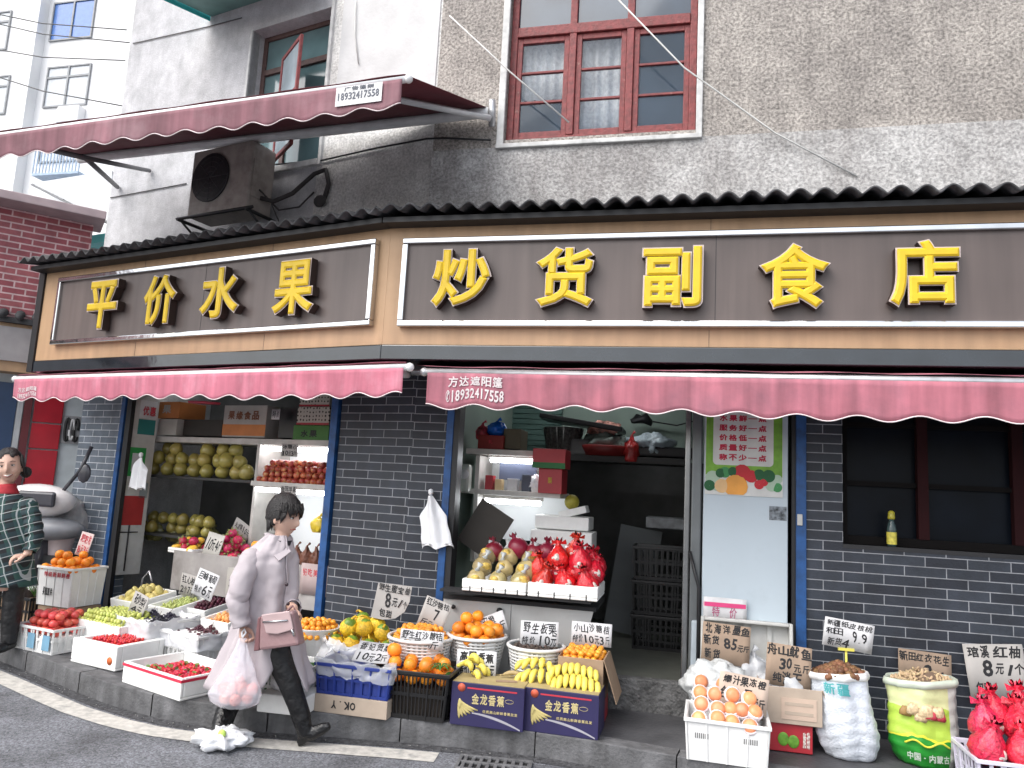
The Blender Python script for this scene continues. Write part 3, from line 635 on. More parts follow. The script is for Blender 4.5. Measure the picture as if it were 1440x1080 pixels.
# cables on the facade
def cable(name, label, pts, r=.006, m=None): return MB().tube(pts, r, 5).build(name, m or black, label=label, cat='cable')
cable('wall_cable', 'black cable sagging across the stucco under the left window', [pp(LP, 378, 232, .02), pp(LP, 450, 226, .02), pp(LP, 530, 208, .02), pp(LP, 600, 195, .02), pp(RP, 625, 194, .03), pp(RP, 690, 197, .03)], .009)
cable('wall_crack_cable', 'thin dark cable across the pale upper left wall', [pp(LP, 187, 61, .01), pp(LP, 290, 38, .01), pp(LP, 340, 25, .01)], .006, mat('grey_cable', (.12, .12, .12)))
cable('wall_cable_low', 'thin dark cable on the pale wall above the corrugated canopy', [pp(LP, 155, 278, .01), pp(LP, 262, 258, .01)], .006, MATS['grey_cable'])
wc = mat('white_cable', (.6, .6, .58))
cable('white_cord', 'white cord slanting down to the red window frame', [pp(RP, 632, 22, .15), pp(RP, 716, 100, .12), pp(RP, 800, 172, .06)], .007, wc)
cable('white_cord', 'white cord slanting from the red window across the stucco', [pp(RP, 870, 0, .2), pp(RP, 962, 95, .14), pp(RP, 1090, 187, .07), pp(RP, 1205, 248, .03)], .007, wc)
cable('thin_cable', 'thin white cord hanging near the grey render patch', [pp(LP, 500, 0, .03), pp(LP, 499, 50, .03), pp(LP, 504, 90, .03)], .006, wc)

# small teal canopy over the left upper window
teal = mat('teal_sheet', (.03, .42, .42), .5); tealu = mat('teal_soffit', (.13, .27, .25), .6)
za = 5.95; mb = MB(); 
q = [pp(LP, 240, 0, .9), pp(LP, 297, 27, .9)]
e0 = q[1]; e1 = LP.p(LP.px(430, 10, .9)[0] + .6, e0.z, .9); e00 = LP.p(LP.px(297, 27, .9)[0], e0.z, .9)
s00 = LP.px(297, 29, 0)[0]; zt = LP.px(297, 29, 0)[1]; s9 = LP.px(462, 5, 0)[0]
o = thing('window_canopy', 'teal edged sheet canopy above the left upper window', 'canopy', LP.M(0, 0))
MB().add([(s00, -.7, zt - .10), (s9, -.7, zt - .10), (s9, 0, zt + .05), (s00, 0, zt + .05)], [(0, 1, 2, 3)]).build('sheet', tealu, o, solid=.01)
MB().box(s00 - .02, s9, -.73, -.705, zt - .16, zt).build('edge_trim', teal, o); MB().add([(s00 - .02, -.7, zt - .15), (s00 - .02, 0, zt - .0), (s00 - .02, 0, zt + .13), (s00 - .02, -.7, zt - .02)], [(0, 1, 2, 3)]).build('edge_trim', teal, o, solid=.012)

# ================================================================== NEIGHBOURS ON THE LEFT
NP = Pl(-33, 10.2)
nb = thing('neighbour_building', 'red brick neighbouring shop building at the left edge with tan fascia and red door', 'building')
redb = brick_mat('red_wall_brick', (.30, .07, .085), (.38, .11, .12), (.60, .42, .42), .23, .075, .009)
ne = NP.px(107, 500)[0]
zr0 = NP.px(60, 330)[1]; zt_ = NP.px(50, 300)[1]; zb_ = NP.px(30, 445)[1]
def npm(nm, mt, fn, **k): return pmb(NP, nm, mt, fn, parent=nb, **k)
npm('wall', redb, lambda m: m.box(ne - 6, ne, 0, .3, zb_, zt_))
npm('eave', mat('pale_pink_sheet', (.42, .33, .34), .7), lambda m: m.box(ne - 6, ne + .1, -.35, .3, zt_, zt_ + .10), bevel=.01)
npm('roof', mat('mauve_roof', (.33, .22, .23), .8, nz=(5, .3)), lambda m: m.add([(ne - 6, -.3, zt_ + .1), (ne + .1, -.3, zt_ + .1), (ne + .1, 4, zt_ + 1.2), (ne - 6, 4, zt_ + 1.2)], [(0, 1, 2, 3)]))
npm('tile_course', tile, lambda m: [m.tube([(ne - 3 + i * .16, -.4, zb_ - .06), (ne - 3 + i * .16, 0, zb_ + .02)], .05, 8) for i in range(20)] and m.box(ne - 6, ne, -.36, 0, zb_ - .14, zb_ - .08))
zf = NP.px(30, 540)[1]
npm('fascia', tan, lambda m: m.box(ne - 6, ne, -.30, 0, zf + .1, zb_ - .12)); npm('fascia_panel', mat('grey_fascia', (.33, .31, .31), .5), lambda m: m.box(ne - 6, ne - .05, -.33, -.30, NP.px(50, 516)[1], NP.px(50, 470)[1]))
zc = (NP.px(35, 495, .36)[1])
for i, x in enumerate((13, 35)):
    s = NP.px(x, 494, .4)[0]; zz = NP.px(x, 494, .4)[1]; mb = MB(); r = .12
    mb.lathe([(.001, 0), (r, 0), (r, .05), (r * .88, .07), (.001, .07)], 24, fn=lambda p, t, i_: V((s + p.x, -.36 - p.z, zz + p.y)))
    write(mb, '家万'[i], s - .08, s + .08, zz - .08, zz + .08, .03, None, 1, y=-.435)
    mb.build('round_letter', [mat('round_letter_disc', (.5, .5, .48), .3), mat('olive_gold', (.45, .38, .08), .5)], nb)
zg = .14
npm('lower_wall', mat('white_panel_wall', (.55, .60, .62), .6), lambda m: m.box(ne - 6, ne + .35, 0, .2, 0, zf + .1))
xa, xb = NP.px(41, 620)[0], NP.px(83, 620)[0]
redp = mat('red_door_panel', (.42, .006, .02), .35)
def rp(m):
    zc0 = NP.px(60, 578)[1]
    for za_, zb2 in ((NP.px(60, 594)[1], zf), (NP.px(60, 631)[1], NP.px(60, 596)[1]), (1.0, NP.px(60, 633)[1]), (.1, .98)): m.box(xa, xb, -.04, 0, za_, zb2)
npm('red_door', redp, rp, bevel=.006); npm('door_frame', mat('maroon_frame', (.12, .015, .02), .4), lambda m: m.box(NP.px(27, 620)[0], xa - .02, -.06, 0, .1, zf))
npm('grey_pillar', mat('grey_panel', (.45, .46, .47), .6), lambda m: m.box(NP.px(17, 620)[0], NP.px(27, 620)[0] - .01, -.05, 0, .1, zf)); npm('blue_door', mat('navy_panel', (.02, .05, .12), .4), lambda m: m.box(NP.px(-25, 620)[0], NP.px(16, 620)[0], -.05, 0, .1, zf))
# poster: black brush rings on grey
px0, px1 = NP.px(87, 605)[0], NP.px(112, 605)[0]; pz0, pz1 = NP.px(98, 624)[1], NP.px(98, 585)[1]
o = thing('wall_poster', 'grey poster of black and white looping strokes on the white wall beside the red door', 'poster', NP.M(0, 0))
MB().box(px0, px1, -.02, 0, pz0, pz1).build('sheet', mat('poster_grey', (.30, .30, .31), .6), o)
mb = MB(); pw = px1 - px0; ph = pz1 - pz0
for k, (u, rv) in enumerate(((.28, .40), (.55, .36), (.78, .40))):
    mb.tube([V((px0 + pw * (u + .12 * math.cos(t)), -.025, pz0 + ph * (.5 + rv * math.sin(t)))) for t in [q * math.pi / 10 for q in range(19)]], .016, 5, k % 2)
mb.build('brush_strokes', [mat('poster_black', (.02, .02, .02)), mat('poster_white', (.7, .7, .7))], o)

# pale apartment block far behind
fb = thing('apartment_block', 'bright white apartment block far behind the shops with blue glazed windows', 'building')
FP = Pl(14, 26.5); whitew = mat('far_white_wall', (.80, .80, .80), .8, nz=(.5, .04))  # plain white base colour of the far block
def fpx(x0, y0, x1, y1, w=0): xm, ym = (x0 + x1) / 2, (y0 + y1) / 2; return FP.px(x0, ym, w)[0], FP.px(x1, ym, w)[0], FP.px(xm, y1, w)[1], FP.px(xm, y0, w)[1]
sE = FP.px(330, 200)[0]
MB().box(FP.px(-150, 200)[0], sE, 0, 8, 0, 30).build('wall', whitew, fb, FP.M(0, 0))
MB().box(FP.px(37, 200)[0] - .15, FP.px(37, 200)[0] + .2, -.5, 0, 0, 30).build('wall_pier', whitew, fb, FP.M(0, 0))
for (x0, y0, x1, y1, blu) in ((76, 4, 131, 54, 1), (67, 95, 124, 148, 0), (-20, 20, 12, 70, 0), (-20, 110, 10, 160, 0), (60, 180, 118, 226, 0)):
    a_, b_2, c_, d_ = fpx(x0, y0, x1, y1)
    w0 = bpy.data.objects.new('window', None); COL.objects.link(w0); w0.parent = fb; w0.matrix_local = FP.M(a_, c_); w, h = b_2 - a_, d_ - c_
    MB().box(0, w, -.03, .02, 0, h).build('pane', mat('sky_blue_glass', (.09, .19, .48), .15) if blu else mat('pale_far_glass', (.5, .53, .56), .3), w0)
    mb = MB(); t = .07
    mb.box(-t, 0, -.08, 0, -t, h + t).box(w, w + t, -.08, 0, -t, h + t).box(0, w, -.08, 0, h, h + t).box(0, w, -.08, 0, -t, 0).box(w * .48, w * .52, -.08, -.03, 0, h)
    if not blu: mb.box(0, w, -.075, -.03, h * .72, h * .77)
    mb.build('frame', mat('grey_far_frame', (.25, .26, .27), .5), w0)
a_, b_2, c_, d_ = fpx(48, 205, 112, 242, .9)
mb = MB(); mb.box(a_, b_2, -.9, 0, c_ - .1, c_)
for i in range(15): q = a_ + (b_2 - a_) * i / 14; mb.box(q - .02, q + .02, -.9, -.86, c_, d_)
mb.box(a_, b_2, -.92, -.84, d_, d_ + .06); mb.build('balcony', mat('balcony_blue_grey', (.35, .45, .58), .6), fb, FP.M(0, 0))
a_, b_2, c_, d_ = fpx(82, 150, 112, 172, .3); MB().box(a_, b_2, -.4, 0, c_, d_).build('air_unit', whitew, fb, FP.M(0, 0), bevel=.03)
# grey framed canopy and low grille between the buildings
gp = Pl(20, 12.0); o = thing('panel_canopy', 'grey framed panel canopy in the gap beyond the left end of the shop', 'canopy', gp.M(0, 0))
A_ = gp.px(45, 258, .0); B_ = gp.px(152, 236, -1.2); C_ = gp.px(152, 312, .2)
P1 = gp.p(A_[0], A_[1], 0); P2 = ony(158, 240, 13.2); P3 = ony(158, 314, 11.4); I = gp.M(0, 0).inverted()
def lerp4(u, v): return I @ (P1.lerp(P2, u)).lerp(P1.lerp(P3, u), v)
MB().add([I @ P1, I @ P2, I @ P3], [(0, 1, 2)]).build('panel', mat('canopy_panel', (.42, .43, .44), .6), o, solid=.02)
mb = MB()
for pts in ((P1, P2), (P1, P3), (P2, P3), (P1.lerp(P2, .5), P1.lerp(P3, .5)), (P1.lerp(P2, .5), P3.lerp(P2, .3))): mb.tube([I @ q - V((0, 0.0, .03)) for q in pts], .022, 6)
mb.build('rail', mat('canopy_rail', (.12, .12, .12), .5), o)
for i, (y0, y1, x1) in enumerate(((8, 42, 178), (20, 60, 182), (60, 85, 176), (90, 150, 178))):
    MB().tube([ony(-60, y0, 14), ony(60, (y0 + y1) / 2 + 8, 14), ony(x1, y1, 13)], .012, 4).build('overhead_wire', MATS['grey_cable'], label='thin overhead wires in front of the white apartment block', cat='wire', group='overhead wires at upper left')
MB().box(0, 1.0, 0, .5, 0, .12).build('teal_sheet', teal, M=T(*ony(92, 348, 10.5), R(-27)), label='crumpled teal sheet lying on the canopy end at the left', cat='sheet')

# ================================================================== FRUIT
def bmat(name, c, rough=.45, **k): return mat(name, c, rough, rand=k.pop('rand', .18), **k)
orange_m = bmat('orange_skin', (.86, .27, .022), .38, bump=(130, .35, .004), nz=(9, .10)); deep_or = bmat('kumquat_skin', (.82, .32, .03), .35, nz=(12, .15))
apple_m = bmat('red_apple_skin', (.42, .05, .04), .3, nz=(10, .5), dirt=((.62, .38, .14), 16, .50, .62, .8)); tomato_m = bmat('tomato_skin', (.70, .10, .085), .25, nz=(4, .15))
cherry_m = bmat('cherry_tomato_skin', (.62, .025, .04), .22); grape_m = bmat('dark_grape_skin', (.075, .012, .03), .3, rand=.4); blk_grape = bmat('black_grape_skin', (.018, .015, .032), .35, rand=.4)
green_m = bmat('green_jujube_skin', (.52, .55, .14), .4, rand=.25, nz=(14, .2)); pear_m = bmat('yellow_pear_skin', (.58, .48, .17), .5, rand=.15, nz=(16, .15))
pomelo_m = bmat('pomelo_skin', (.38, .31, .08), .32, coat=.5, bump=(70, .4, .004)); stem_m = mat('stem_brown', (.08, .06, .02), .8); leaf_m = mat('leaf_green', (.04, .13, .02), .4, nz=(20, .3))
nut_m = bmat('brown_nut_shell', (.17, .075, .035), .6, rand=.35, bump=(60, .6, .005)); pnut_m = bmat('peanut_shell', (.46, .33, .20), .85, rand=.25, bump=(140, .8, .004))
chest_m = bmat('dark_chestnut_shell', (.055, .035, .028), .5, rand=.5)
banana_m = mat('banana_skin', (.80, .66, .12), .45, nz=(7, .12), dirt=((.25, .15, .03), 16, .66, .78, .7), rand=.08); ban_tip = mat('banana_tip', (.12, .09, .03), .8)
dragon_m = bmat('dragon_fruit_skin', (.48, .02, .09), .4); dleaf = mat('dragon_scale_green', (.25, .28, .08), .5)
mango_m = bmat('mango_skin', (.80, .46, .05), .35, nz=(4, .25)); pome_m = bmat('pomegranate_skin', (.22, .012, .03), .35, nz=(6, .3))
PR = {}
def proto(name, mats, fn):
    if name not in PR: mb = MB(); fn(mb); PR[name] = mb.mesh(name, mats)
    return PR[name]
def dim(r, squash=.94):
    def f(p):
        q = V(p); h = q.length or 1; q.z *= squash; rad = math.hypot(q.x, q.y)
        q.z -= (.16 * r * math.exp(-(rad / (r * .28)) ** 2)) * (1 if q.z > 0 else -1); return q
    return f
def mk_orange(r, m, leaf=False):
    def f(mb):
        mb.ball((0, 0, 0), r, 0, 16, fn=dim(r)); mb.lathe([(r * .07, r * .76), (r * .09, r * .82), (.001, r * .84)], 6, 1)
        if leaf:
            for a in (.3, 2.2): mb.grid(lambda u, v: V((math.cos(a) * u * r * 1.3 - math.sin(a) * (v - .5) * r * .6 * math.sin(math.pi * u), math.sin(a) * u * r * 1.3 + math.cos(a) * (v - .5) * r * .6 * math.sin(math.pi * u), r * (.84 + .3 * math.sin(u * 2)))), 6, 3, 2)
    return f
proto('orange', [orange_m, stem_m, leaf_m], mk_orange(.042, 0)); proto('orange_leafy', [orange_m, stem_m, leaf_m], mk_orange(.042, 0, True))
proto('tangerine', [deep_or, stem_m, leaf_m], mk_orange(.022, 0)); proto('small_tangerine', [deep_or, stem_m, leaf_m], mk_orange(.019, 0))
proto('apple', [apple_m, stem_m], mk_orange(.036, 0)); proto('tomato', [tomato_m, stem_m], lambda mb: mb.ball((0, 0, 0), .038, 0, 16, fn=dim(.038, .86)))
proto('cherry_tomato', [cherry_m], lambda mb: mb.ball((0, 0, 0), (.0125, .0125, .014), 0, 8)); proto('jujube', [green_m], lambda mb: mb.ball((0, 0, 0), (.019, .019, .023), 0, 10))
proto('pear', [pear_m, stem_m], lambda mb: (mb.lathe([(.004, -.04), (.028, -.036), (.039, -.014), (.036, .012), (.024, .034), (.016, .046), (.004, .05)], 14), mb.tube([(0, 0, .048), (.004, 0, .066)], .002, 5, 1)))
proto('nut', [nut_m], lambda mb: mb.ball((0, 0, 0), (.018, .016, .016), 0, 8, fn=wob(.004, 60))); proto('chestnut', [chest_m], lambda mb: mb.ball((0, 0, 0), (.013, .012, .009), 0, 8))
proto('mango', [mango_m], lambda mb: mb.ball((0, 0, 0), (.055, .038, .034), 0, 14)); proto('pomelo', [pomelo_m, stem_m], lambda mb: mb.lathe([(.004, -.07), (.05, -.062), (.075, -.02), (.07, .02), (.045, .06), (.02, .078), (.004, .08)], 18))
proto('peanut', [pnut_m], lambda mb: mb.lathe([(.001, -.02), (.006, -.017), (.0075, -.009), (.0055, 0), (.0078, .010), (.006, .017), (.001, .021)], 8))
def mk_dragon(mb):
    mb.ball((0, 0, 0), (.05, .042, .042), 0, 14)
    for i in range(14):
        a = i * 2.4; x = -.035 + .006 * i; rr = .040 * math.sqrt(max(.1, 1 - (x / .052) ** 2)); c = V((x, rr * math.cos(a), rr * math.sin(a))); o = V((.6, math.cos(a), math.sin(a))).normalized()
        t = V((0, -math.sin(a), math.cos(a))) * .010; mb.add([c - t, c + t, c + o * .028], [(0, 1, 2)], 1)
proto('dragon_fruit', [dragon_m, dleaf], mk_dragon)
def mk_pome(mb):
    mb.ball((0, 0, 0), .06, 0, 16, fn=wob(.006, 14)); mb.lathe([(.014, .054), (.012, .066), (.022, .082)], 12, 0, cap=False, fn=lambda p, t, i: p + V((0, 0, .008 * math.cos(t * 6) if i == 2 else 0)))
proto('pomegranate', [pome_m], mk_pome)

def place(kind, name, p, r, label, cat, group, sc=1, rot=True, rz=None):
    if rot == 'z': rz = 0
    o = bpy.data.objects.new(name, PR[kind]); COL.objects.link(o)
    e = (rnd.uniform(0, 6.28), rnd.uniform(0, 6.28), rnd.uniform(0, 6.28)) if rot is True else ((rnd.uniform(-.5, .5), rnd.uniform(-.5, .5), rnd.uniform(0, 6.28)) if rz is None else (rnd.uniform(-.35, .35), rnd.uniform(-.35, .35), rnd.uniform(-.7, .5)))
    s = sc * rnd.uniform(.92, 1.07)
    o.matrix_world = Matrix.Translation(p) @ (Matrix.Rotation(e[2], 4, 'Z') @ Matrix.Rotation(e[1], 4, 'Y') @ Matrix.Rotation(e[0], 4, 'X')) @ Matrix.Scale(s, 4)
    return tag(o, label, cat, group)
def heap(M, w, d, z, r, kind, name, label, cat, group, layers=3, sc=1, shape='rect', peak=.9, var=None, rot='tilt', skip=0):
    """heap of fruit over a w x d area centred on M's origin"""
    pts = []
    for L in range(layers):
        ww = w / 2 - r - L * r * peak; dd = d / 2 - r - L * r * peak
        if ww < 0 or dd < 0: break
        ny = max(1, int(2 * dd / (1.78 * r)) + 1)
        for j in range(ny):
            y = -dd + (2 * dd * j / (ny - 1) if ny > 1 else dd); nx = max(1, int(2 * ww / (2.02 * r)) + 1)
            for i in range(nx):
                x = -ww + (2 * ww * i / (nx - 1) if nx > 1 else ww) + (r if (j + L) % 2 and nx > 2 else 0) * .8
                if x > ww + r * .3: continue
                if shape == 'round' and (x / (ww + r * .5)) ** 2 + (y / (dd + r * .5)) ** 2 > 1.02: continue
                if L == layers - 1 and rnd.random() < .18: continue
                pts.append((x + rnd.uniform(-.18, .18) * r, y + rnd.uniform(-.18, .18) * r, z + r * .5 + L * r * 1.5 + rnd.uniform(-.12, .12) * r))
    for p in pts:
        k = rnd.choice(var) if var else kind
        place(k, name, M @ V(p), r, label, cat, group, sc, rot)
    return len(pts)

# ================================================================== CONTAINERS
whitep = mat('white_plastic', (.72, .72, .71), .4, nz=(6, .07), dirt=((.42, .40, .37), 7, .55, .8, .4)); foam = mat('white_foam', (.82, .82, .80), .7, nz=(20, .04), bump=(260, .2), dirt=((.5, .48, .45), 5, .58, .8, .3))
greyp = mat('grubby_white_plastic', (.50, .50, .48), .5, nz=(6, .12), dirt=((.25, .24, .22), 5, .5, .75, .5)); blackp = mat('black_plastic', (.012, .012, .013), .35)
card = mat('cardboard', (.32, .22, .145), .8, nz=(10, .08), bump=(40, .2)); cardl = mat('pale_cardboard', (.42, .34, .27), .8, nz=(10, .08)); redc = mat('red_printed_carton', (.36, .02, .03), .45); purp = mat('violet_printed_carton', (.022, .018, .075), .45, nz=(5, .1))
navy = mat('blue_plastic', (.02, .04, .22), .35); inkb = mat('marker_black', (.012, .012, .014), .7); inkg = mat('gold_print', (.50, .42, .20), .6); inkr = mat('red_print', (.50, .03, .05), .6); paperw = mat('white_card', (.56, .56, .57), .75, nz=(9, .10), dirt=((.36, .33, .29), 11, .55, .75, .5), bump=(12, .5, .01)); paperg = mat('grey_card', (.40, .38, .36), .8, nz=(6, .1)); paperk = mat('brown_card', (.30, .22, .16), .85, nz=(9, .12))
film = mat('clear_film', (.80, .82, .85), .18, alpha=.38, nz=(5, .1), spec=.8); filmw = mat('milky_film', (.78, .79, .82), .25, alpha=.66, nz=(5, .1), spec=.7)

def slot_crate(nm, label, M, w, d, h, m, group=None, slots=True, rimw=.012, taper=.015, bars=9, rows=2, cat='crate', th=.008):
    """open plastic crate with slotted walls, rim and corner ribs; origin at base centre"""
    o = thing(nm, label, cat, M, group)
    mb = MB(); mb.box(-w / 2 + taper, w / 2 - taper, -d / 2 + taper, d / 2 - taper, 0, .008); mb.build('base', m, o)
    def wall_(ax):
        mb = MB(); L = w if ax in 'fb' else d; D = d if ax in 'fb' else w; sg = -1 if ax in 'fl' else 1
        def pt(u, z, off=0):
            k = taper * (1 - z / h); a = u * (L / 2 - k); b = sg * (D / 2 - k - off); return V((a, b, z)) if ax in 'fb' else V((b, a, z))
        def bar(u0, u1, z0, z1, ex=0):
            vs = [pt(u, z, o2 - ex) for o2 in (0, th) for z in (z0, z1) for u in (u0, u1)]; mb.add(vs, [(0, 1, 3, 2), (4, 6, 7, 5), (0, 4, 5, 1), (2, 3, 7, 6), (0, 2, 6, 4), (1, 5, 7, 3)])
        if slots:
            zz = [.0, .10, .48, .56, .90, 1] if rows == 2 else [0, .12, .9, 1]
            for i in range(0, len(zz) - 1, 2): bar(-1, 1, zz[i] * h, zz[i + 1] * h)
            for i in range(1, len(zz) - 2, 2):
                for k in range(bars + 1):
                    c = -1 + 2 * k / bars; hw = .30 / bars if 0 < k < bars else .05
                    bar(max(-1, c - hw), min(1, c + hw), zz[i] * h, zz[i + 1] * h)
        else: bar(-1, 1, 0, h)
        for k in range(5): c = -1 + k * .5; bar(max(-1, c - .02), min(1, c + .02), 0, h * .93, .006)
        return mb.build('side_panel', m, o)
    for ax in 'fblr': wall_(ax)
    mb = MB(); a, b, r_ = w / 2, d / 2, rimw
    mb.box(-a - r_, a + r_, -b - r_, -b + .004, h - .018, h + .004).box(-a - r_, a + r_, b - .004, b + r_, h - .018, h + .004).box(-a - r_, -a + .004, -b + .004, b - .004, h - .018, h + .004).box(a - .004, a + r_, -b + .004, b - .004, h - .018, h + .004)
    mb.build('rim', m, o, bevel=.003); return o
def tray(nm, label, M, w, d, h, m, th=.022, cat='tray', group=None, notch=0, lip=None, rimcol=None):
    o = thing(nm, label, cat, M, group); mb = MB(); a, b = w / 2, d / 2
    mb.box(-a, a, -b, b, 0, .02)
    mb.box(-a, a, -b, -b + th, .02, h).box(-a, a, b - th, b, .02, h).box(-a, -a + th, -b + th, b - th, .02, h).box(a - th, a, -b + th, b - th, .02, h)
    mb.build('tray_body', m, o, bevel=.008)
    if notch:
        mb = MB()
        for k in range(notch): x = -a + w * (k + .7) / (notch + .4); mb.box(x - .004, x + .004, -b - .002, -b + .01, 0, h * .42)
        mb.build('notch', inkb, o)
    if rimcol:
        mb = MB(); e = .004; z0, z1 = h * .80, h * .92
        mb.box(-a - e, a + e, -b - e, -b, z0, z1).box(a, a + e, -b, b, z0, z1).box(-a - e, -a, -b, b, z0, z1); mb.build('tape_band', rimcol, o)
    return o
def basket(nm, label, M, rt, rb, h, m, group=None, seed=0):
    o = thing(nm, label, 'basket', M, group)
    mb = MB(); mb.lathe([(.001, .004), (rb, .004), (rb, .02), (rb + (rt - rb) * .18, h * .18)], 40, cap=False); mb.build('base', m, o, solid=.004)
    mb = MB(); n = 36; rows = 9
    for k in range(n):
        a0, a1 = 2 * math.pi * (k - .22) / n, 2 * math.pi * (k + .22) / n
        wd = .22 if k % 6 else .8; a0, a1 = 2 * math.pi * (k - wd) / n, 2 * math.pi * (k + wd) / n
        z0, z1 = h * .16, h * .93; q = lambda z: rb + (rt - rb) * z / h
        mb.add([(q(z) * math.cos(a), q(z) * math.sin(a), z) for z in (z0, z1) for a in (a0, a1)], [(0, 1, 3, 2)])
    mb.build('rib', m, o, solid=.003)
    mb = MB()
    for j in range(rows):
        z = h * (.18 + .70 * j / (rows - 1)); q = rb + (rt - rb) * z / h + .001; mb.lathe([(q, z - h * .022), (q, z + h * .022)], 40, cap=False)
    mb.build('hoop', m, o, solid=.003)
    mb = MB(); mb.tube([(rt * math.cos(t), rt * math.sin(t), h) for t in [k * math.pi / 24 for k in range(49)]], .013, 8); mb.build('rim', m, o)
    MB().lathe([(rb * .96, h * .05), (rb + (rt - rb) * .5 - .006, h * .5), (rt * .97 - .006, h * .95)], 36, cap=False).lathe([(.001, h * .62), (rt * .90, h * .66)], 30, 1, cap=False).build('liner', [greyp, mat('liner_dark', (.05, .045, .04))], o)
    return o
def carton(nm, label, M, w, d, h, m, inner=card, group=None, flaps=False, th=.006, open_=True):
    o = thing(nm, label, 'carton', M, group); mb = MB(); a, b = w / 2, d / 2
    if open_: mb.box(-a, a, -b, -b + th, 0, h).box(-a, a, b - th, b, 0, h).box(-a, -a + th, -b + th, b - th, 0, h).box(a - th, a, -b + th, b - th, 0, h).box(-a + th, a - th, -b + th, b - th, 0, .008)
    else: mb.box(-a, a, -b, b, 0, h)
    mb.build('carton_body', m, o, bevel=.003)
    if flaps: MB().box(a, a + .004, -b, b, h - d * .5, h).build('flap', inner, o, T(0, 0, 0))
    return o
def sign(nm, label, c, w, h, M_, lines, paper, ink=inkb, jit=.8, curl=.008, bold=.016, group='handwritten price cards', cat='price card', shape=None):
    """thin card, origin at its bottom centre, facing -y of its frame; lines: (text, x0, x1, z0, z1) as fractions"""
    o = thing(nm, label, cat, M_, group)
    fy = lambda x: -curl * (2 * x / w) ** 2
    mb = MB(); out = shape or [(0, 0), (1, 0), (1, 1), (0, 1)]
    if shape: mb.prism([((x - .5) * w, z * h) for x, z in out], 0, .003)
    else:
        mb.grid(lambda u, v: V(((u - .5) * w, fy((u - .5) * w), v * h)), 8, 2); 
    mb.build('sheet', paper, o, solid=0 if shape else .003)
    mb = MB()
    for ln_ in lines:
        s, x0, x1, z0, z1 = ln_[:5]; write(mb, s, (x0 - .5) * w, (x1 - .5) * w, z0 * h, z1 * h, bold, lambda p: V((p.x, p.y + fy(p.x) - .002, p.z)), jit=jit, thick=.0008)
    mb.build('lettering', ink, o); return o
def stand_at(px_, py_, Y, rz=-13, tilt=0, back=-8):
    """frame of a standing card whose bottom centre is seen at the pixel, at depth Y"""
    p = ony(px_, py_, Y); return T(p.x, p.y, p.z, R(rz)) @ Matrix.Rotation(R(tilt), 4, 'Y') @ Matrix.Rotation(R(back), 4, 'X')
def pw(px_w, Y): return px_w * Y / F * 1.0

# ================================================================== STALL, LEFT HALF (along the kerb)
def anchor(px_, py_, z, w, d, rz, ax=-1, ay=-1):
    """frame whose base corner (ax,ay) is seen at the pixel, at height z"""
    p = onz(px_, py_, z); m = Matrix.Rotation(R(rz), 3, 'Z'); c = p - m @ V((ax * w / 2, ay * d / 2, 0)); return T(c.x, c.y, z, R(rz))
# tomato crate
M0 = anchor(72, 922, .152, .48, .42, -25, 1); slot_crate('plastic_crate', 'white plastic crate of pinkish tomatoes at the left end of the kerb', M0, .50, .44, .20, whitep, bars=7)
mb = MB(); 
for x, s in ((-.02, '鲜'), (.17, '果')): mb.box(x - .045, x + .045, -.2245, -.2235, .03, .15); 
mb.build('blue_label', mat('blue_label', (.15, .30, .42), .6), M=M0, label='two pale blue labels stuck on the tomato crate', cat='label')
MB().box(-.23, .23, -.2, .2, .02, .13).build('packing', foam, M=M0, label='white packing inside the tomato crate', cat='packing')
heap(M0, .46, .40, .15, .038, 'tomato', 'tomato', 'pinkish red tomato heaped in the white crate at the left end', 'tomato', 'tomatoes in the left white crate', 3, peak=.75)
# cherry tomato foam box
M0 = anchor(161, 945, .152, .54, .43, -27, 1); tray('foam_box', 'white foam box of small red cherry tomatoes with an orange round sticker', M0, .54, .43, .185, foam, .05, cat='foam box')
MB().box(-.23, .23, -.17, .17, .02, .14).build('packing', foam, M=M0, label='white foam bed under the cherry tomatoes', cat='packing')
MB().lathe([(.001, 0), (.03, 0), (.03, .002)], 20, fn=lambda p, t, i: V((.20 + p.x, -.2165 - p.z, .07 + p.y))).build('round_sticker', mat('orange_sticker', (.55, .12, .03)), M=M0, label='orange round sticker on the cherry tomato box', cat='sticker')
heap(M0, .42, .32, .150, .0155, 'cherry_tomato', 'cherry_tomato', 'small red cherry tomato in the white foam box', 'cherry tomato', 'cherry tomatoes in the foam box', 2, peak=2)
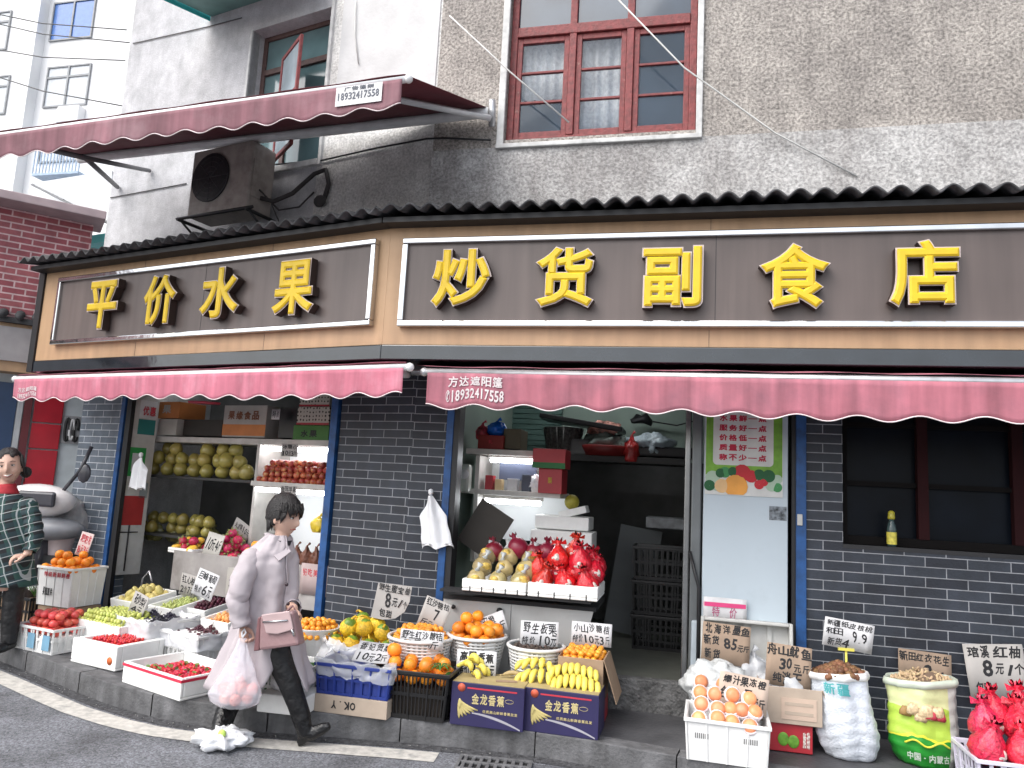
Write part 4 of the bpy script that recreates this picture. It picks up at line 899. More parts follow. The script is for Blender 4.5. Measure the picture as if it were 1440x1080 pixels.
# strawberry foam box
M0 = anchor(252, 987, .152, .72, .50, -34, 1); tray('foam_box', 'shallow white foam box with a red band holding strawberries on the kerb', M0, .72, .50, .15, foam, .025, cat='foam box', rimcol=mat('red_tape', (.55, .02, .06), .5))
MB().box(-.33, .33, -.22, .22, .02, .06).build('packing', foam, M=M0, label='white foam bed under the strawberries', cat='packing')
straw = bmat('strawberry_skin', (.55, .02, .05), .35, nz=(200, .25)); calyx = mat('calyx_green', (.12, .25, .05))
proto('strawberry', [straw, calyx], lambda mb: (mb.lathe([(.002, -.022), (.010, -.014), (.017, 0), (.019, .010), (.012, .019), (.002, .021)], 10), mb.lathe([(.001, .020), (.016, .023)], 6, 1, cap=False)))
stt = mat('white_punnet', (.75, .75, .74), .5)
for r_ in range(2):
    for c in range(4):
        cx, cy = -.22 + c * .125 + r_ * .03, -.10 + r_ * .18 + c * .012
        a = M0 @ T(cx, cy, .062, R(8)); MB().box(-.05, .05, -.075, .075, 0, .02).build('punnet', stt, M=a, label='small white punnet of strawberries in the red banded foam box', cat='punnet', group='strawberry punnets', bevel=.005)
        for i in range(3):
            for j in range(4): place('strawberry', 'strawberry', a @ V((-.03 + i * .03, -.052 + j * .034, .036)), .02, 'red strawberry lying in a small white punnet', 'strawberry', 'strawberries in punnets', 1, True)
MB().tube([(.1, -.12, .07), (.2, -.16, .085), (.27, -.13, .07)], .022, 8).build('paper_scrap', paperw, M=M0, label='crumpled white paper among the strawberries', cat='paper')
# crumpled plastic draped over the two grape crates
def drape(w, d, h, seed, lift=.03, inner=.72):
    mb = MB()
    def f(u, v):
        t = 2 * math.pi * u; cx, cy = math.cos(t), math.sin(t); k = max(abs(cx), abs(cy)); ex, ey = cx / k, cy / k
        if v < .45: q = inner + (1.03 - inner) * (v / .45); z = h - .05 + .07 * (v / .45)
        else: q = 1.03 + .05 * (v - .45); z = h + .02 - (v - .45) * h * .95
        p = V((ex * w / 2 * q, ey * d / 2 * q, z)); n = V((nz3(p, 9, seed), nz3(p, 9, seed + 5), nz3(p, 11, seed + 8))) * lift + V((nz3(p, 28, seed), nz3(p, 28, seed + 3), nz3(p, 28, seed + 8))) * lift * .5
        return p + n
    mb.grid(f, 90, 18); return mb
cl1 = onz(222, 868, .45); cl2 = onz(285, 886, .40)
for i, (c, w, d, h, lab, kd, gl_) in enumerate(((cl1, .50, .48, .30, 'black', 'black_grape', 'black grapes'), (cl2, .50, .44, .25, 'dark red', 'red_grape', 'dark red grapes'))):
    M0 = T(c.x, c.y, .152, R(-32)); slot_crate('plastic_crate', 'white slotted crate of %s grapes wrapped in crumpled clear plastic' % lab, M0, w, d, h, whitep, bars=8)
    drape(w, d, h, i * 7 + 1, .022, .93).build('plastic_wrap', filmw, M=M0, label='crumpled clear plastic lining around the %s grapes' % lab, cat='plastic wrap')
    m_ = blk_grape if i == 0 else grape_m
    MB().box(-w / 2 + .03, w / 2 - .03, -d / 2 + .03, d / 2 - .03, .02, h - .02).build('packing', foam, M=M0, label='white packing below the %s grapes' % lab, cat='packing')
    for k, (bx, by) in enumerate(((-.12, .03), (.05, .08), (.12, -.07)) if i == 0 else ((-.08, .05), (.08, .02))):
        mb = MB()
        for _ in range(85):
            a, b = rnd.gauss(0, .048), rnd.gauss(0, .058); zz = max(0, .07 - 1.0 * math.hypot(a, b)) * rnd.uniform(.5, 1)
            mb.ball((a, b, zz), .0115, 0, 8)
        mb.tube([(0, 0, .05), (.01, .01, .09)], .002, 5, 1); mb.build('grape_bunch', [m_, stem_m], M=M0 @ T(bx, by, h - .02), label='bunch of %s grapes lying in the plastic lined crate' % lab, cat='grapes', group='bunches of ' + gl_)
# jujubes heaped
c = onz(168, 868, .42); M0 = T(c.x, c.y, .152, R(-30)); tray('jujube_tray', 'white tray heaped with small green jujubes behind the tomatoes', M0, .62, .40, .25, foam, .02)
MB().box(-.29, .29, -.18, .18, .02, .235).build('packing', foam, M=M0, label='white bed under the green jujubes', cat='packing')
heap(M0, .60, .40, .235, .021, 'jujube', 'jujube', 'small green jujube heaped behind the tomatoes', 'jujube', 'green jujubes in the white tray', 3, peak=1.1)
# sloping back row trays
def btray(px_, py_, z, w, d, nm, lab, h=.11):
    c = onz(px_, py_, z); M_ = T(c.x, c.y, z - h, R(-30)) @ Matrix.Rotation(R(10), 4, 'X'); tray('foam_tray', lab, M_, w, d, h, foam, .018)
    mb = MB(); mb.box(-w / 2 + .02, w / 2 - .02, -d / 2 + .03, d / 2 - .03, .02, h - .045); mb.build('packing', foam, M=M_, label='white bed in the ' + nm + ' tray', cat='packing'); return M_
MP = btray(205, 835, .55, .38, .42, 'pear', 'white foam tray of yellow pears in the back row'); heap(MP, .32, .34, .06, .036, 'pear', 'pear', 'yellow pear lying in the white foam tray', 'pear', 'yellow pears in the back tray', 2, peak=1)
MG = btray(256, 844, .53, .34, .42, 'green grape', 'white foam tray of pale green grapes in the back row')
ggm = bmat('green_grape_skin', (.45, .50, .16), .35, rand=.2); proto('green_grape', [ggm], lambda mb: mb.ball((0, 0, 0), (.014, .014, .017), 0, 8))
heap(MG, .26, .34, .06, .017, 'green_grape', 'green_grape', 'pale green grape in the back row foam tray', 'grape', 'pale green grapes in the back tray', 2, peak=1.2)
MR = btray(300, 846, .53, .34, .42, 'dark grape', 'grey white foam tray of dark purple grapes in the back row'); proto('purple_grape', [grape_m], lambda mb: mb.ball((0, 0, 0), (.015, .014, .017), 0, 8))
heap(MR @ T(-.01, .0, 0), .26, .32, .06, .017, 'purple_grape', 'purple_grape', 'dark purple grape in the grey white tray', 'grape', 'dark purple grapes in the back tray', 3, peak=1)
MO = btray(332, 862, .52, .34, .42, 'snake fruit', 'foam tray of orange loquats beside the walking woman'); loq = bmat('loquat_skin', (.72, .33, .12), .45); proto('loquat', [loq], lambda mb: mb.ball((0, 0, 0), (.021, .021, .026), 0, 10))
heap(MO, .28, .34, .06, .023, 'loquat', 'loquat', 'orange loquat in the tray beside the walking woman', 'loquat', 'orange loquats in the back tray', 2, peak=1)
# support under the sloping trays
c = onz(250, 905, .152); MB().box(-.75, .85, -.02, .4, 0, .24).build('wooden_stand', mat('stand_dark', (.05, .045, .045), .8), M=T(-2.95, 6.95, .15, R(-27)), label='dark low stand under the back row of fruit trays', cat='stand')
# cards here
sign('price_card', 'crumpled grey price card beside the pears', None, .20, .19, stand_at(190, 866, 6.75, -30, 12), [('砂梨', .1, .9, .5, .9), ('4元', .1, .8, .1, .42)], paperg)
sign('price_card', 'white price card reading 巨峰葡萄 特价 6元 behind the purple grapes', None, .245, .225, stand_at(283, 840, 6.75, -25, 12), [('巨峰葡萄', .06, .94, .62, .92), ('特价', .08, .4, .12, .36), ('6元', .42, .9, .08, .48)], paperw)
# crate of oranges by the left brick pier
c = onz(108, 792, .80); M0 = T(c.x, c.y - .05, .44, R(-20)); slot_crate('plastic_crate', 'white plastic crate of oranges with red and black print beside the left pier', M0, .42, .36, .34, whitep, slots=False)
mb = MB(); write(mb, '特级新鲜鲜橙', -.13, .19, .255, .30, .03, lambda p: V((p.x, -.186, p.z)), 0); mb.build('red_print', inkr, M=M0, label='red print on the crate by the left pier', cat='print')
mb = MB(); write(mb, '果园直供', -.12, .0, .09, .16, .03, lambda p: V((p.x, -.186, p.z)), 0, jit=.4); mb.build('black_print', inkb, M=M0, label='black print on the crate by the left pier', cat='print')
MB().box(-.19, .19, -.16, .16, .02, .29).build('packing', foam, M=M0, label='packing under the oranges by the left pier', cat='packing')
heap(M0, .42, .36, .30, .04, 'orange', 'orange', 'orange heaped in the printed white crate by the left pier', 'orange', 'oranges in the crate by the left pier', 3)
carton('carton', 'brown carton under the white orange crate by the left pier', M0 @ T(0, .02, -.29), .38, .34, .28, card, open_=False)
sign('price_card', 'pinkish price card standing in the oranges by the left pier', None, .155, .22, stand_at(114, 782, c.y + .05, -20, 8), [('粑粑柑', .08, .92, .55, .9), ('8元3斤', .08, .92, .12, .42)], mat('pink_card', (.60, .48, .46), .8), inkr)
# black crate and white bags at the far left
c = onz(40, 838, .40); M0 = T(c.x, c.y, .152, R(-22)); slot_crate('plastic_crate', 'black slotted crate with white bags at the left edge', M0, .56, .36, .27, blackp, bars=10)
MB().box(-.26, .26, -.16, .16, .02, .24).build('packing', card, M=M0, label='brown packing in the black crate at the left edge', cat='packing')
def bagblob(nm, label, M_, r, m, seed, knot=True, amp=.25, mats=None, cat='plastic bag', group=None, sub=1):
    mb = MB()
    def f(p):
        d = p.normalized(); k = 1 + amp * nz3(d, 2.2, seed) + amp * .5 * nz3(d, 5.5, seed + 4) + amp * .25 * abs(nz3(d, 12, seed + 9))
        q = V(p) * k
        if knot and d.z > .80: q.x *= .45 + .0; q.y *= .45; q.z *= 1.12
        return V((q.x, q.y, max(q.z, -r[2] * .75)))
    mb.ball((0, 0, r[2] * .75), r, 0, 36, fn=f)
    if knot: mb.tube([(0, 0, r[2] * 1.7), (.005, .002, r[2] * 1.95), (.03, .0, r[2] * 2.15)], [r[0] * .16, r[0] * .09, r[0] * .22], 8)
    return mb.build(nm, m, M=M_, label=label, cat=cat, group=group)
bagw = mat('white_bag_plastic', (.80, .81, .83), .3, nz=(8, .05), bump=(14, .5, .02)); bagt = mat('translucent_bag', (.72, .74, .77), .22, alpha=.6, nz=(8, .08), bump=(14, .6, .02), spec=.8)
bagblob('plastic_bag', 'white plastic bag on the black crate at the left edge', M0 @ T(-.12, -.06, .27), (.17, .12, .07), bagw, 3, False)
bagblob('plastic_bag', 'folded white plastic bag leaning on the oranges crate at the left', M0 @ T(.06, .04, .30), (.16, .11, .08), bagw, 8, False)
mb = MB()
for i in range(26):
    a = rnd.uniform(-.9, .9); L = rnd.uniform(.1, .2); mb.tube([(0, 0, 0), (L * .5 * math.sin(a), -.02, L * .5), (L * math.sin(a) * 1.2, -.04 + rnd.uniform(-.03, .03), L * rnd.uniform(.6, 1))], [.003, .003, .001], 4)
mb.build('leaf_tuft', leaf_m, M=M0 @ T(.22, -.1, .27), label='tuft of green leaves on the black crate at the left', cat='leaves')
# grey bucket and white sheeting beside the pier
c = onz(78, 745, 1.05); o = thing('bucket', 'pale pink plastic bucket beside the left brick pier', 'bucket', T(c.x, c.y + .1, .80)); MB().lathe([(.11, 0), (.15, .26), (.16, .26), (.16, .28), (.145, .28), (.105, .01)], 24, cap=False).build('bucket_body', mat('pale_pink_plastic', (.55, .46, .46), .5), o); MB().box(-.15, .15, -.15, .15, -.65, 0).build('bucket_stand', dark, o)
bagblob('sheeting', 'crumpled pale sheeting heaped beside the left brick pier', T(c.x - .02, c.y + .30, .95), (.17, .14, .22), mat('sheeting', (.40, .40, .40), .6, bump=(10, .8, .04)), 14, False, .35, cat='sheeting')
# parked scooter behind
c = ony(54, 697, 7.75); o = thing('scooter', 'white and grey parked scooter seen behind the plaid woman', 'scooter', T(c.x, c.y, c.z))
MB().ball((0, 0, -.05), (.38, .2, .17), 0, 20).build('front_body', mat('scooter_white', (.7, .68, .68), .25), o); MB().box(-.10, .28, -.2, -.15, -.10, .05).build('display', mat('scooter_dark', (.05, .05, .06), .2), o, bevel=.03)
MB().ball((.1, 0, -.32), (.42, .2, .12), 0, 16).build('seat', mat('scooter_grey', (.22, .23, .25), .4), o)
MB().tube([(.2, 0, 0), (.42, -.05, .28), (.50, -.05, .52)], .02, 6).build('mirror_stem', MATS['scooter_dark'], o); MB().ball((.46, -.05, .25), (.07, .02, .1), 0, 10).build('mirror', MATS['scooter_dark'], o)
MB().tube([(0, 0, -.3), (0, 0, -c.z + .25)], [.2, .15], 8).build('lower_body', MATS['scooter_dark'], o); MB().lathe([(.16, -.04), (.25, -.04), (.25, .04), (.16, .04)], 20, fn=lambda p, t, i: V((p.x, p.z, -c.z + .27 + p.y))).build('wheel', black, o)

# ================================================================== LEFT SHOP INTERIOR
shelf_w = mat('shelf_board_white', (.50, .48, .45), .6, nz=(8, .15)); shelf_k = mat('shelf_board_dark', (.04, .04, .04), .6); backw = mat('lit_back_panel', (.80, .82, .83), .6, nz=(3, .04))
tubem = mat('fluorescent_tube', (.92, .96, 1.0), .4, emit=9)
def pbx(P, x0, y0, x1, y1, w, d):
    """local frame box seen between the pixels, front face w in front of the wall, d deep"""
    xm, ym = (x0 + x1) / 2, (y0 + y1) / 2; a = P.px(x0, ym, w)[0]; b = P.px(x1, ym, w)[0]; t = P.px(xm, y0, w)[1]; c = P.px(xm, y1, w)[1]
    return a, b, -w, -w + d, c, t
def pthing(P, nm, label, cat, x0, y0, x1, y1, w, d, m, bevel=.004, group=None, rz=0):
    a, b, c, e, f, g2 = pbx(P, x0, y0, x1, y1, w, d); M_ = P.M((a + b) / 2, f, w) @ Matrix.Rotation(R(rz), 4, 'Z')
    o = MB().box(-(b - a) / 2, (b - a) / 2, 0, d, 0, g2 - f).build(nm, m, M=M_, bevel=bevel, label=label, cat=cat, group=group); return o, M_, b - a, g2 - f
# white folding panel at the left jamb with papers
o = thing('door_leaf', 'grubby white folding door leaf with papers at the left side of the fruit window', 'door leaf', LP.M(0, 0))
a = LP.px(173, 700, -.03)[0]; b = LP.px(209, 700, -.30)[0]
Q0 = V((a, .03, 0)); Q1 = V((b, .30, 0)); dq = (Q1 - Q0).normalized(); nq = V((dq.y, -dq.x, 0)); Lq = (Q1 - Q0).length
def door_M(u, z): m = Matrix((dq, -nq, V((0, 0, 1)))).transposed().to_4x4(); m.translation = Q0 + dq * u + V((0, 0, z)); return m
MB().box(0, Lq, 0, .03, .62, 2.6).build('leaf', greyp, o, door_M(0, 0), bevel=.004)
for (u0, u1, z0, z1, m_, nm) in ((.12, .46, 2.06, 2.22, mat('teal_print', (.02, .18, .17)), 'teal_sticker'), (.02, .34, 1.62, 1.92, mat('green_print', (.02, .28, .06)), 'green_notice'), (.08, .28, 1.67, 1.86, paperw, 'notice_field'), (.30, .46, 1.40, 1.56, mat('grey_print', (.28, .32, .33)), 'grey_sticker'), (.02, .42, 1.12, 1.42, mat('dark_red_print', (.35, .02, .02)), 'red_sticker'), (.12, .46, 2.23, 2.42, paperw, 'white_notice')):
    MB().box(Lq * u0 * 2, Lq * min(u1 * 2, .98), -.002 if nm != 'notice_field' else -.004, 0, z0, z1).build(nm, m_, o, door_M(0, 0))
mb = MB(); write(mb, '优惠', Lq * .35, Lq * .9, 2.26, 2.36, .03, lambda p: V((p.x, p.y - .003, p.z))); mb.build('lettering', inkr, o, door_M(0, 0))
MB().tube([(Lq * .35, -.01, 1.12), (Lq * .35, -.01, .66)], .008, 6).tube([(0, -.012, 1.05), (Lq * .7, -.012, 1.05)], .006, 6).build('rod', black, o, door_M(0, 0))
def hangbag(nm, label, M_, w, h, seed, m=bagw, lean=0):
    mb = MB()
    def f(u, v):
        t = 2 * math.pi * u; prof = (.14 + .62 * min(1, v * 2.6) + .24 * v) ; x = w / 2 * prof * math.cos(t); y = w * .16 * prof * math.sin(t) * (.6 + .4 * math.cos(t * 3 + seed)); z = -h * v
        return V((x + lean * v + w * .05 * nz3((x, z, seed), 12, seed), y + .012 * math.sin(x * 60 + seed), z + (.03 * abs(math.sin(2 * t)) if v > .95 else 0)))
    mb.grid(f, 48, 26); mb.lathe([(w * .03, 0), (w * .08, .02), (w * .075, .045), (w * .01, .055)], 10)
    return mb.build(nm, m, M=M_, label=label, cat='plastic bags')
q = LP.px(188, 643, .06); hangbag('hanging_bags', 'bundle of white plastic bags hanging on the left door leaf', LP.M(q[0], q[1], -.02), .27, .33, 2)
q = RP.px(606, 697, .05); hangbag('hanging_bags', 'bundle of white plastic bags hanging on the middle brick pier', RP.M(q[0], q[1], .055) @ Matrix.Rotation(R(-4), 4, 'Y'), .26, .42, 5, lean=.06)
# shelves
def board(P, label, x0, x1, y, w, d, m, th=.04):
    o, M_, W_, H_ = pthing(P, 'shelf_board', label, 'shelf', x0, y, x1, y + 8, w, d, m, .003); return M_, W_
pthing(LP, 'top_shelf', 'grubby white upper shelf in the left fruit window', 'shelf', 190, 616, 464, 624, -.35, .6, shelf_w)
pthing(LP, 'rack_shelf', 'black wire rack shelf of pomelos in the left fruit window', 'shelf', 200, 671, 352, 675, -.35, .6, shelf_k)
pthing(LP, 'apple_shelf', 'white shelf of red apples in the left fruit window', 'shelf', 352, 679, 462, 686, -.20, .6, shelf_w)
pthing(LP, 'shelf_divider', 'white upright divider in the left fruit window', 'divider', 354, 620, 358, 790, -.35, .5, shelf_w)
pthing(LP, 'light_panel', 'bright white back panel behind the red apples', 'panel', 364, 622, 470, 679, -.78, .02, backw); pthing(LP, 'light_panel', 'bright white back panel below the apple shelf', 'panel', 356, 686, 470, 800, -.78, .02, backw)
def lamp(P, lab, x0, x1, y, w, r=.016):
    ym = y; a = P.px(x0, ym, w); b = P.px(x1, ym, w); z = (a[1] + b[1]) / 2; o = thing('fluorescent_lamp', lab, 'lamp', P.M(a[0], z, w)); L = b[0] - a[0]
    MB().tube([(0, 0, 0), (L, 0, 0)], r, 10).build('tube', tubem, o); MB().box(-.02, L + .02, -.02, .03, r + .002, r + .03).build('lamp_batten', shelf_w, o)
lamp(LP, 'fluorescent lamp above the red apples', 366, 462, 632, -.42, .020); lamp(LP, 'fluorescent lamp under the apple shelf', 360, 462, 691, -.32, .020)
o = thing('fluorescent_lamp', 'added unseen fluorescent lamp brightening the left fruit window', 'lamp', LP.M(LP.px(270, 600, -.9)[0], 2.82, -.55)); MB().tube([(-.6, 0, 0), (.6, 0, 0)], .018, 10).build('tube', mat('added_bay_tube', (.95, .98, 1.0), .4, emit=9), o); MB().box(-.62, .62, -.02, .03, .02, .055).build('lamp_batten', shelf_w, o)  # unseen ceiling tube, added to brighten the left bay
# apples heaped
a_ = pbx(LP, 358, 655, 460, 679, -.22, .5); M0 = LP.M((a_[0] + a_[1]) / 2, a_[4], -.46)
heap(M0, a_[1] - a_[0], .46, .0, .036, 'apple', 'apple', 'red streaked apple heaped on the lit white shelf', 'apple', 'apples on the lit shelf', 4, peak=.55)
# netted pomelos on the rack
net_m = mat('yellow_film_net', (.60, .50, .12), .2, alpha=.35, spec=.9, nz=(30, .3))
a_ = pbx(LP, 205, 620, 352, 671, -.38, .5); M0 = LP.M(a_[0], a_[4], -.45); W_ = a_[1] - a_[0]
for k, nrow in enumerate((8, 8, 6)):
    for i in range(nrow):
        x = .07 + (W_ - .16) * i / (nrow - 1) * (1 if k == 0 else .97 - .1 * k) + k * .03
        if k == 2 and i in (2,): continue
        p = M0 @ V((x, rnd.uniform(-.02, .06) + .02 * k, .07 + k * .108 + rnd.uniform(-.005, .01)))
        place('pomelo', 'pomelo', p, .07, 'yellow green pomelo stacked on the black rack', 'pomelo', 'pomelos on the rack', 1.0, 'tilt')
# dim netted pomelos lower left
a_ = pbx(LP, 195, 700, 290, 752, -.5, .5); M0 = LP.M(a_[0], a_[4], -.55); W_ = a_[1] - a_[0]
for k in range(2):
    for i in range(7): place('pomelo', 'pomelo', M0 @ V((.06 + i * W_ / 6.6 + .05 * k, rnd.uniform(-.05, .1), .06 + k * .1)), .07, 'pomelo in the dim lower left corner of the window', 'pomelo', 'pomelos in the dim lower corner', .85, 'tilt')
pthing(LP, 'lower_shelf', 'black lower shelf in the left fruit window', 'shelf', 195, 753, 300, 757, -.4, .6, shelf_k)
# cartons on the top shelf
def printed(P, nm, lab, x0, y0, x1, y1, w, d, m, texts, band=None, group=None):
    a, b, c, e, f, t = pbx(P, x0, y0, x1, y1, w, d); W_, H_ = b - a, t - f; o = thing(nm, lab, 'carton', P.M(a, f, w), group)
    MB().box(0, W_, 0, d, 0, H_).build('carton_body', m, o, bevel=.003)
    if band: MB().box(-.001, W_ + .001, -.0015, 0, H_ * band[0], H_ * band[1]).build('printed_band', band[2], o)
    for (s, u0, u1, v0, v1, mt) in texts:
        mb = MB(); write(mb, s, u0 * W_, u1 * W_, v0 * H_, v1 * H_, .035, lambda p: V((p.x, p.y - .002, p.z)), jit=.2); mb.build('lettering', mt, o)
    return o
palec = mat('pale_box', (.42, .40, .37), .7); greenc = mat('green_carton', (.05, .16, .03), .6); dotm = mat('polka_carton', (.50, .46, .40), .6); n2, l2, b2 = nodes(dotm)
vo = n2.new('ShaderNodeTexVoronoi'); vo.inputs['Scale'].default_value = 26; vo.inputs['Randomness'].default_value = .25; tcx = n2.new('ShaderNodeTexCoord'); l2.new(tcx.outputs['Object'], vo.inputs['Vector'])
lt = n2.new('ShaderNodeMath'); lt.operation = 'LESS_THAN'; lt.inputs[1].default_value = .28; l2.new(vo.outputs['Distance'], lt.inputs[0]); mx_ = n2.new('ShaderNodeMixRGB'); mx_.inputs['Color1'].default_value = (.5, .46, .40, 1); mx_.inputs['Color2'].default_value = (.05, .04, .03, 1); l2.new(lt.outputs[0], mx_.inputs['Fac']); l2.new(mx_.outputs[0], b2.inputs['Base Color'])
brn = mat('brown_print', (.20, .07, .03)); orp = mat('orange_print', (.55, .20, .06))
printed(LP, 'carton', 'pale carton with brown letters and orange fruit print on the top shelf', 314, 570, 374, 615, -.38, .35, palec, [('果缘食品', .1, .85, .55, .82, brn)], (.05, .4, orp))
printed(LP, 'carton', 'orange and cream carton high at the left of the top shelf', 218, 565, 252, 588, -.38, .35, orp, [('果', .3, .7, .3, .8, palec)])
printed(LP, 'carton', 'plain pale carton below the orange and cream carton', 222, 589, 248, 612, -.36, .35, palec, [])
printed(LP, 'carton', 'green carton on the top shelf beside the brick pier', 412, 598, 462, 622, -.36, .35, greenc, [('水果', .2, .7, .3, .7, black)])
printed(LP, 'carton', 'polka dotted carton with red edges on the green carton', 418, 572, 463, 597, -.36, .35, dotm, [], (-.02, .1, redc)); printed(LP, 'carton', 'topmost polka dotted carton on the top shelf', 422, 545, 464, 571, -.36, .35, dotm, [], (-.02, .08, redc))
printed(LP, 'carton', 'black carton beside the polka dotted cartons', 392, 574, 417, 616, -.40, .35, blackp, [])
printed(LP, 'carton', 'dark carton stack in the middle of the top shelf', 254, 590, 312, 613, -.45, .3, mat('dark_box', (.04, .035, .03)), [])
q = pp(LP, 310, 571, -.36); mb = MB(); mb.lathe([(.001, 0), (.16, 0), (.17, .02)], 24, sy=.5); mb.build('red_dish', mat('pink_red_dish', (.5, .06, .10), .4), M=T(q.x - .15, q.y - .05, q.z + .01), label='pinkish red dish on top of the pale carton', cat='dish')
sign('price_card', 'grey white price card reading 冰糖心 10元3斤 above the apples', None, .20, .12, LP.M(*LP.px(407, 642, -.2), -.2), [('冰糖心', .05, .95, .55, .95), ('10元3斤', .05, .95, .08, .45)], paperg)
sign('price_card', 'grey price card reading 金冠苹果 under the apple shelf', None, .20, .12, LP.M(*LP.px(405, 702, -.18), -.18), [('金冠苹果', .05, .95, .55, .95), ('10元3斤', .05, .95, .08, .45)], paperg)
sign('price_card', 'white price card with two characters beside the pale carton', None, .10, .10, LP.M(*LP.px(388, 590, -.3), -.3), [('特价', .05, .95, .2, .8)], paperw)
# lower counter with dragon fruit, mangoes and lemons
a_ = pbx(LP, 240, 782, 456, 840, -.02, .5)
pthing(LP, 'counter', 'counter faced with pale cartons inside the left fruit window', 'counter', 240, 786, 456, 845, -.03, .55, mat('counter_pale', (.33, .31, .30), .7, nz=(4, .2), dirt=((.15, .13, .12), 3, .5, .7, .6)))
cz = LP.px(300, 785, -.03)[1]
def onc(x, w): return LP.M(LP.px(x, 775, w)[0], cz + .002, w)
MT = onc(268, -.18); tray('foam_tray', 'white foam tray of mangoes on the inner counter', MT, .34, .26, .05, foam, .015)
heap(MT, .30, .24, .03, .042, 'mango', 'mango', 'yellow mango in the tray on the inner counter', 'mango', 'mangoes on the inner counter', 2, var=['mango', 'dragon_fruit'])
MT = onc(325, -.20); heap(MT, .36, .30, .0, .046, 'dragon_fruit', 'dragon_fruit', 'magenta dragon fruit heaped on the inner counter', 'dragon fruit', 'dragon fruit on the counter', 4, peak=.7)
MT = onc(362, -.16); heap(MT, .22, .26, .0, .042, 'orange', 'orange', 'orange on the inner counter beside the dragon fruit', 'orange', 'oranges on the inner counter', 4, peak=.6)
sign('price_card', 'grey white price card reading 10元4斤 on the inner counter', None, .215, .225, onc(296, -.04) @ Matrix.Rotation(R(8), 4, 'Y') @ Matrix.Rotation(R(-10), 4, 'X'), [('10元4斤', .06, .94, .3, .75)], mat('off_card', (.52, .50, .46), .8))
sign('price_card', 'grey card tilted above the dragon fruit', None, .24, .13, onc(335, -.38) @ T(0, 0, .2) @ Matrix.Rotation(R(25), 4, 'Y'), [('火龙果10元', .06, .94, .3, .75)], paperg)
for i, (x, w_2, z_) in enumerate(((215, -.62, 0), (245, -.70, 0), (272, -.60, 0), (296, -.72, 0), (330, -.66, .02))):
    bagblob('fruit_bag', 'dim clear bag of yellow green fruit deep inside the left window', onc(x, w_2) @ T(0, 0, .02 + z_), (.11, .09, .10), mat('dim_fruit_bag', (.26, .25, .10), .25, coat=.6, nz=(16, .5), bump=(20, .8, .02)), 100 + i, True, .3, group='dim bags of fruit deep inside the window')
sign('price_card', 'grey card leaning on the front of the inner counter', None, .20, .20, LP.M(LP.px(262, 838, .03)[0], LP.px(262, 838, .03)[1], .03) @ Matrix.Rotation(R(6), 4, 'Y'), [('红心柚', .06, .94, .55, .9), ('2个7元', .06, .94, .12, .45)], paperg)
printed(LP, 'carton', 'pale carton with black writing under the inner counter', 318, 800, 352, 838, .02, .1, mat('pale_box', (.42, .40, .37)), [('水果', .1, .9, .25, .7, black)])
MT = onc(430, -.12)
bm = mat('brown_bagged_goods', (.16, .06, .035), .4, bump=(30, .8, .02))
for i in range(3): bagblob('dried_bag', 'clear bag of brown dried fruit below the lit panel', MT @ T(-.10 + i * .11, 0, 0), (.055, .05, .10), bm if i != 3 else bagt, 30 + i, True, .3, group='bags of dried fruit')
bagblob('yellow_bag', 'yellow fruit bag hanging near the woman face', onc(445, -.3) @ T(0, 0, .30), (.08, .06, .075), mat('bright_yellow_bag', (.75, .55, .04), .3), 40, True, .2)
sign('notice', 'pink edged carton front below the dried fruit bags', None, .30, .26, LP.M(LP.px(438, 815, .02)[0], LP.px(438, 838, .02)[1], -.02), [('好吃美味', .05, .8, .6, .85)], mat('pinkish_card', (.42, .33, .32), .8), inkr, cat='notice')
MB().tube([(0, 0, 0), (.02, 0, .25), (.10, 0, .33), (.16, 0, .22)], .012, 8).build('metal_rail', bars, M=LP.M(*LP.px(195, 850, -.05), -.05), label='bent grey metal rail beside the left door leaf', cat='rail')
# ================================================================== MIDDLE STALL
# kumquat basin and wrapped pomelos in a lined basket
c = onz(446, 876, .60); M0 = T(c.x, c.y, .34); o = thing('basin', 'white basin heaped with small kumquats beside the blue post', 'basin', M0); MB().lathe([(.001, 0), (.12, 0), (.17, .22), (.185, .235), (.17, .235), (.13, .05)], 28, cap=False).build('basin_body', whitep, o, solid=.004); MB().lathe([(.001, .17), (.155, .175)], 20, cap=False).build('liner', card, o)
MB().box(-.15, .15, -.12, .12, -.19, 0).build('basin_stand', dark, o)
heap(M0, .38, .36, .17, .020, 'tangerine', 'kumquat', 'tiny orange kumquat in the white basin beside the blue post', 'kumquat', 'kumquats in the white basin', 4, shape='round', peak=.9)
c = onz(517, 893, .55); M0 = T(c.x, c.y, .152, R(-15)); o = thing('basket', 'basket lined with crumpled clear plastic holding yellow netted pomelos', 'basket', M0)
MB().lathe([(.001, 0), (.20, 0), (.26, .32), (.275, .34), (.255, .34), (.2, .05)], 30, cap=False, fn=lambda p, t, i: V((p.x * 1.25, p.y * .8, p.z))).build('basket_body', whitep, o, solid=.004)
MB().lathe([(.001, .29), (.25, .30)], 20, cap=False, fn=lambda p, t, i: V((p.x * 1.25, p.y * .8, p.z))).build('liner', foam, o)
mb = MB(); mb.grid(lambda u, v: V(((.27 + .07 * v) * 1.25 * math.cos(6.2832 * u), (.27 + .07 * v) * .82 * math.sin(6.2832 * u), .37 - v * .22)) + V((nz3((math.cos(6.28 * u) * 3, math.sin(6.28 * u) * 3, v * 3), 1.5, 3), nz3((math.cos(6.28 * u) * 3, math.sin(6.28 * u) * 3, v * 3), 1.5, 7), nz3((math.cos(6.28 * u) * 3, math.sin(6.28 * u) * 3, v * 2), 2.5, 9))) * .05, 80, 10)
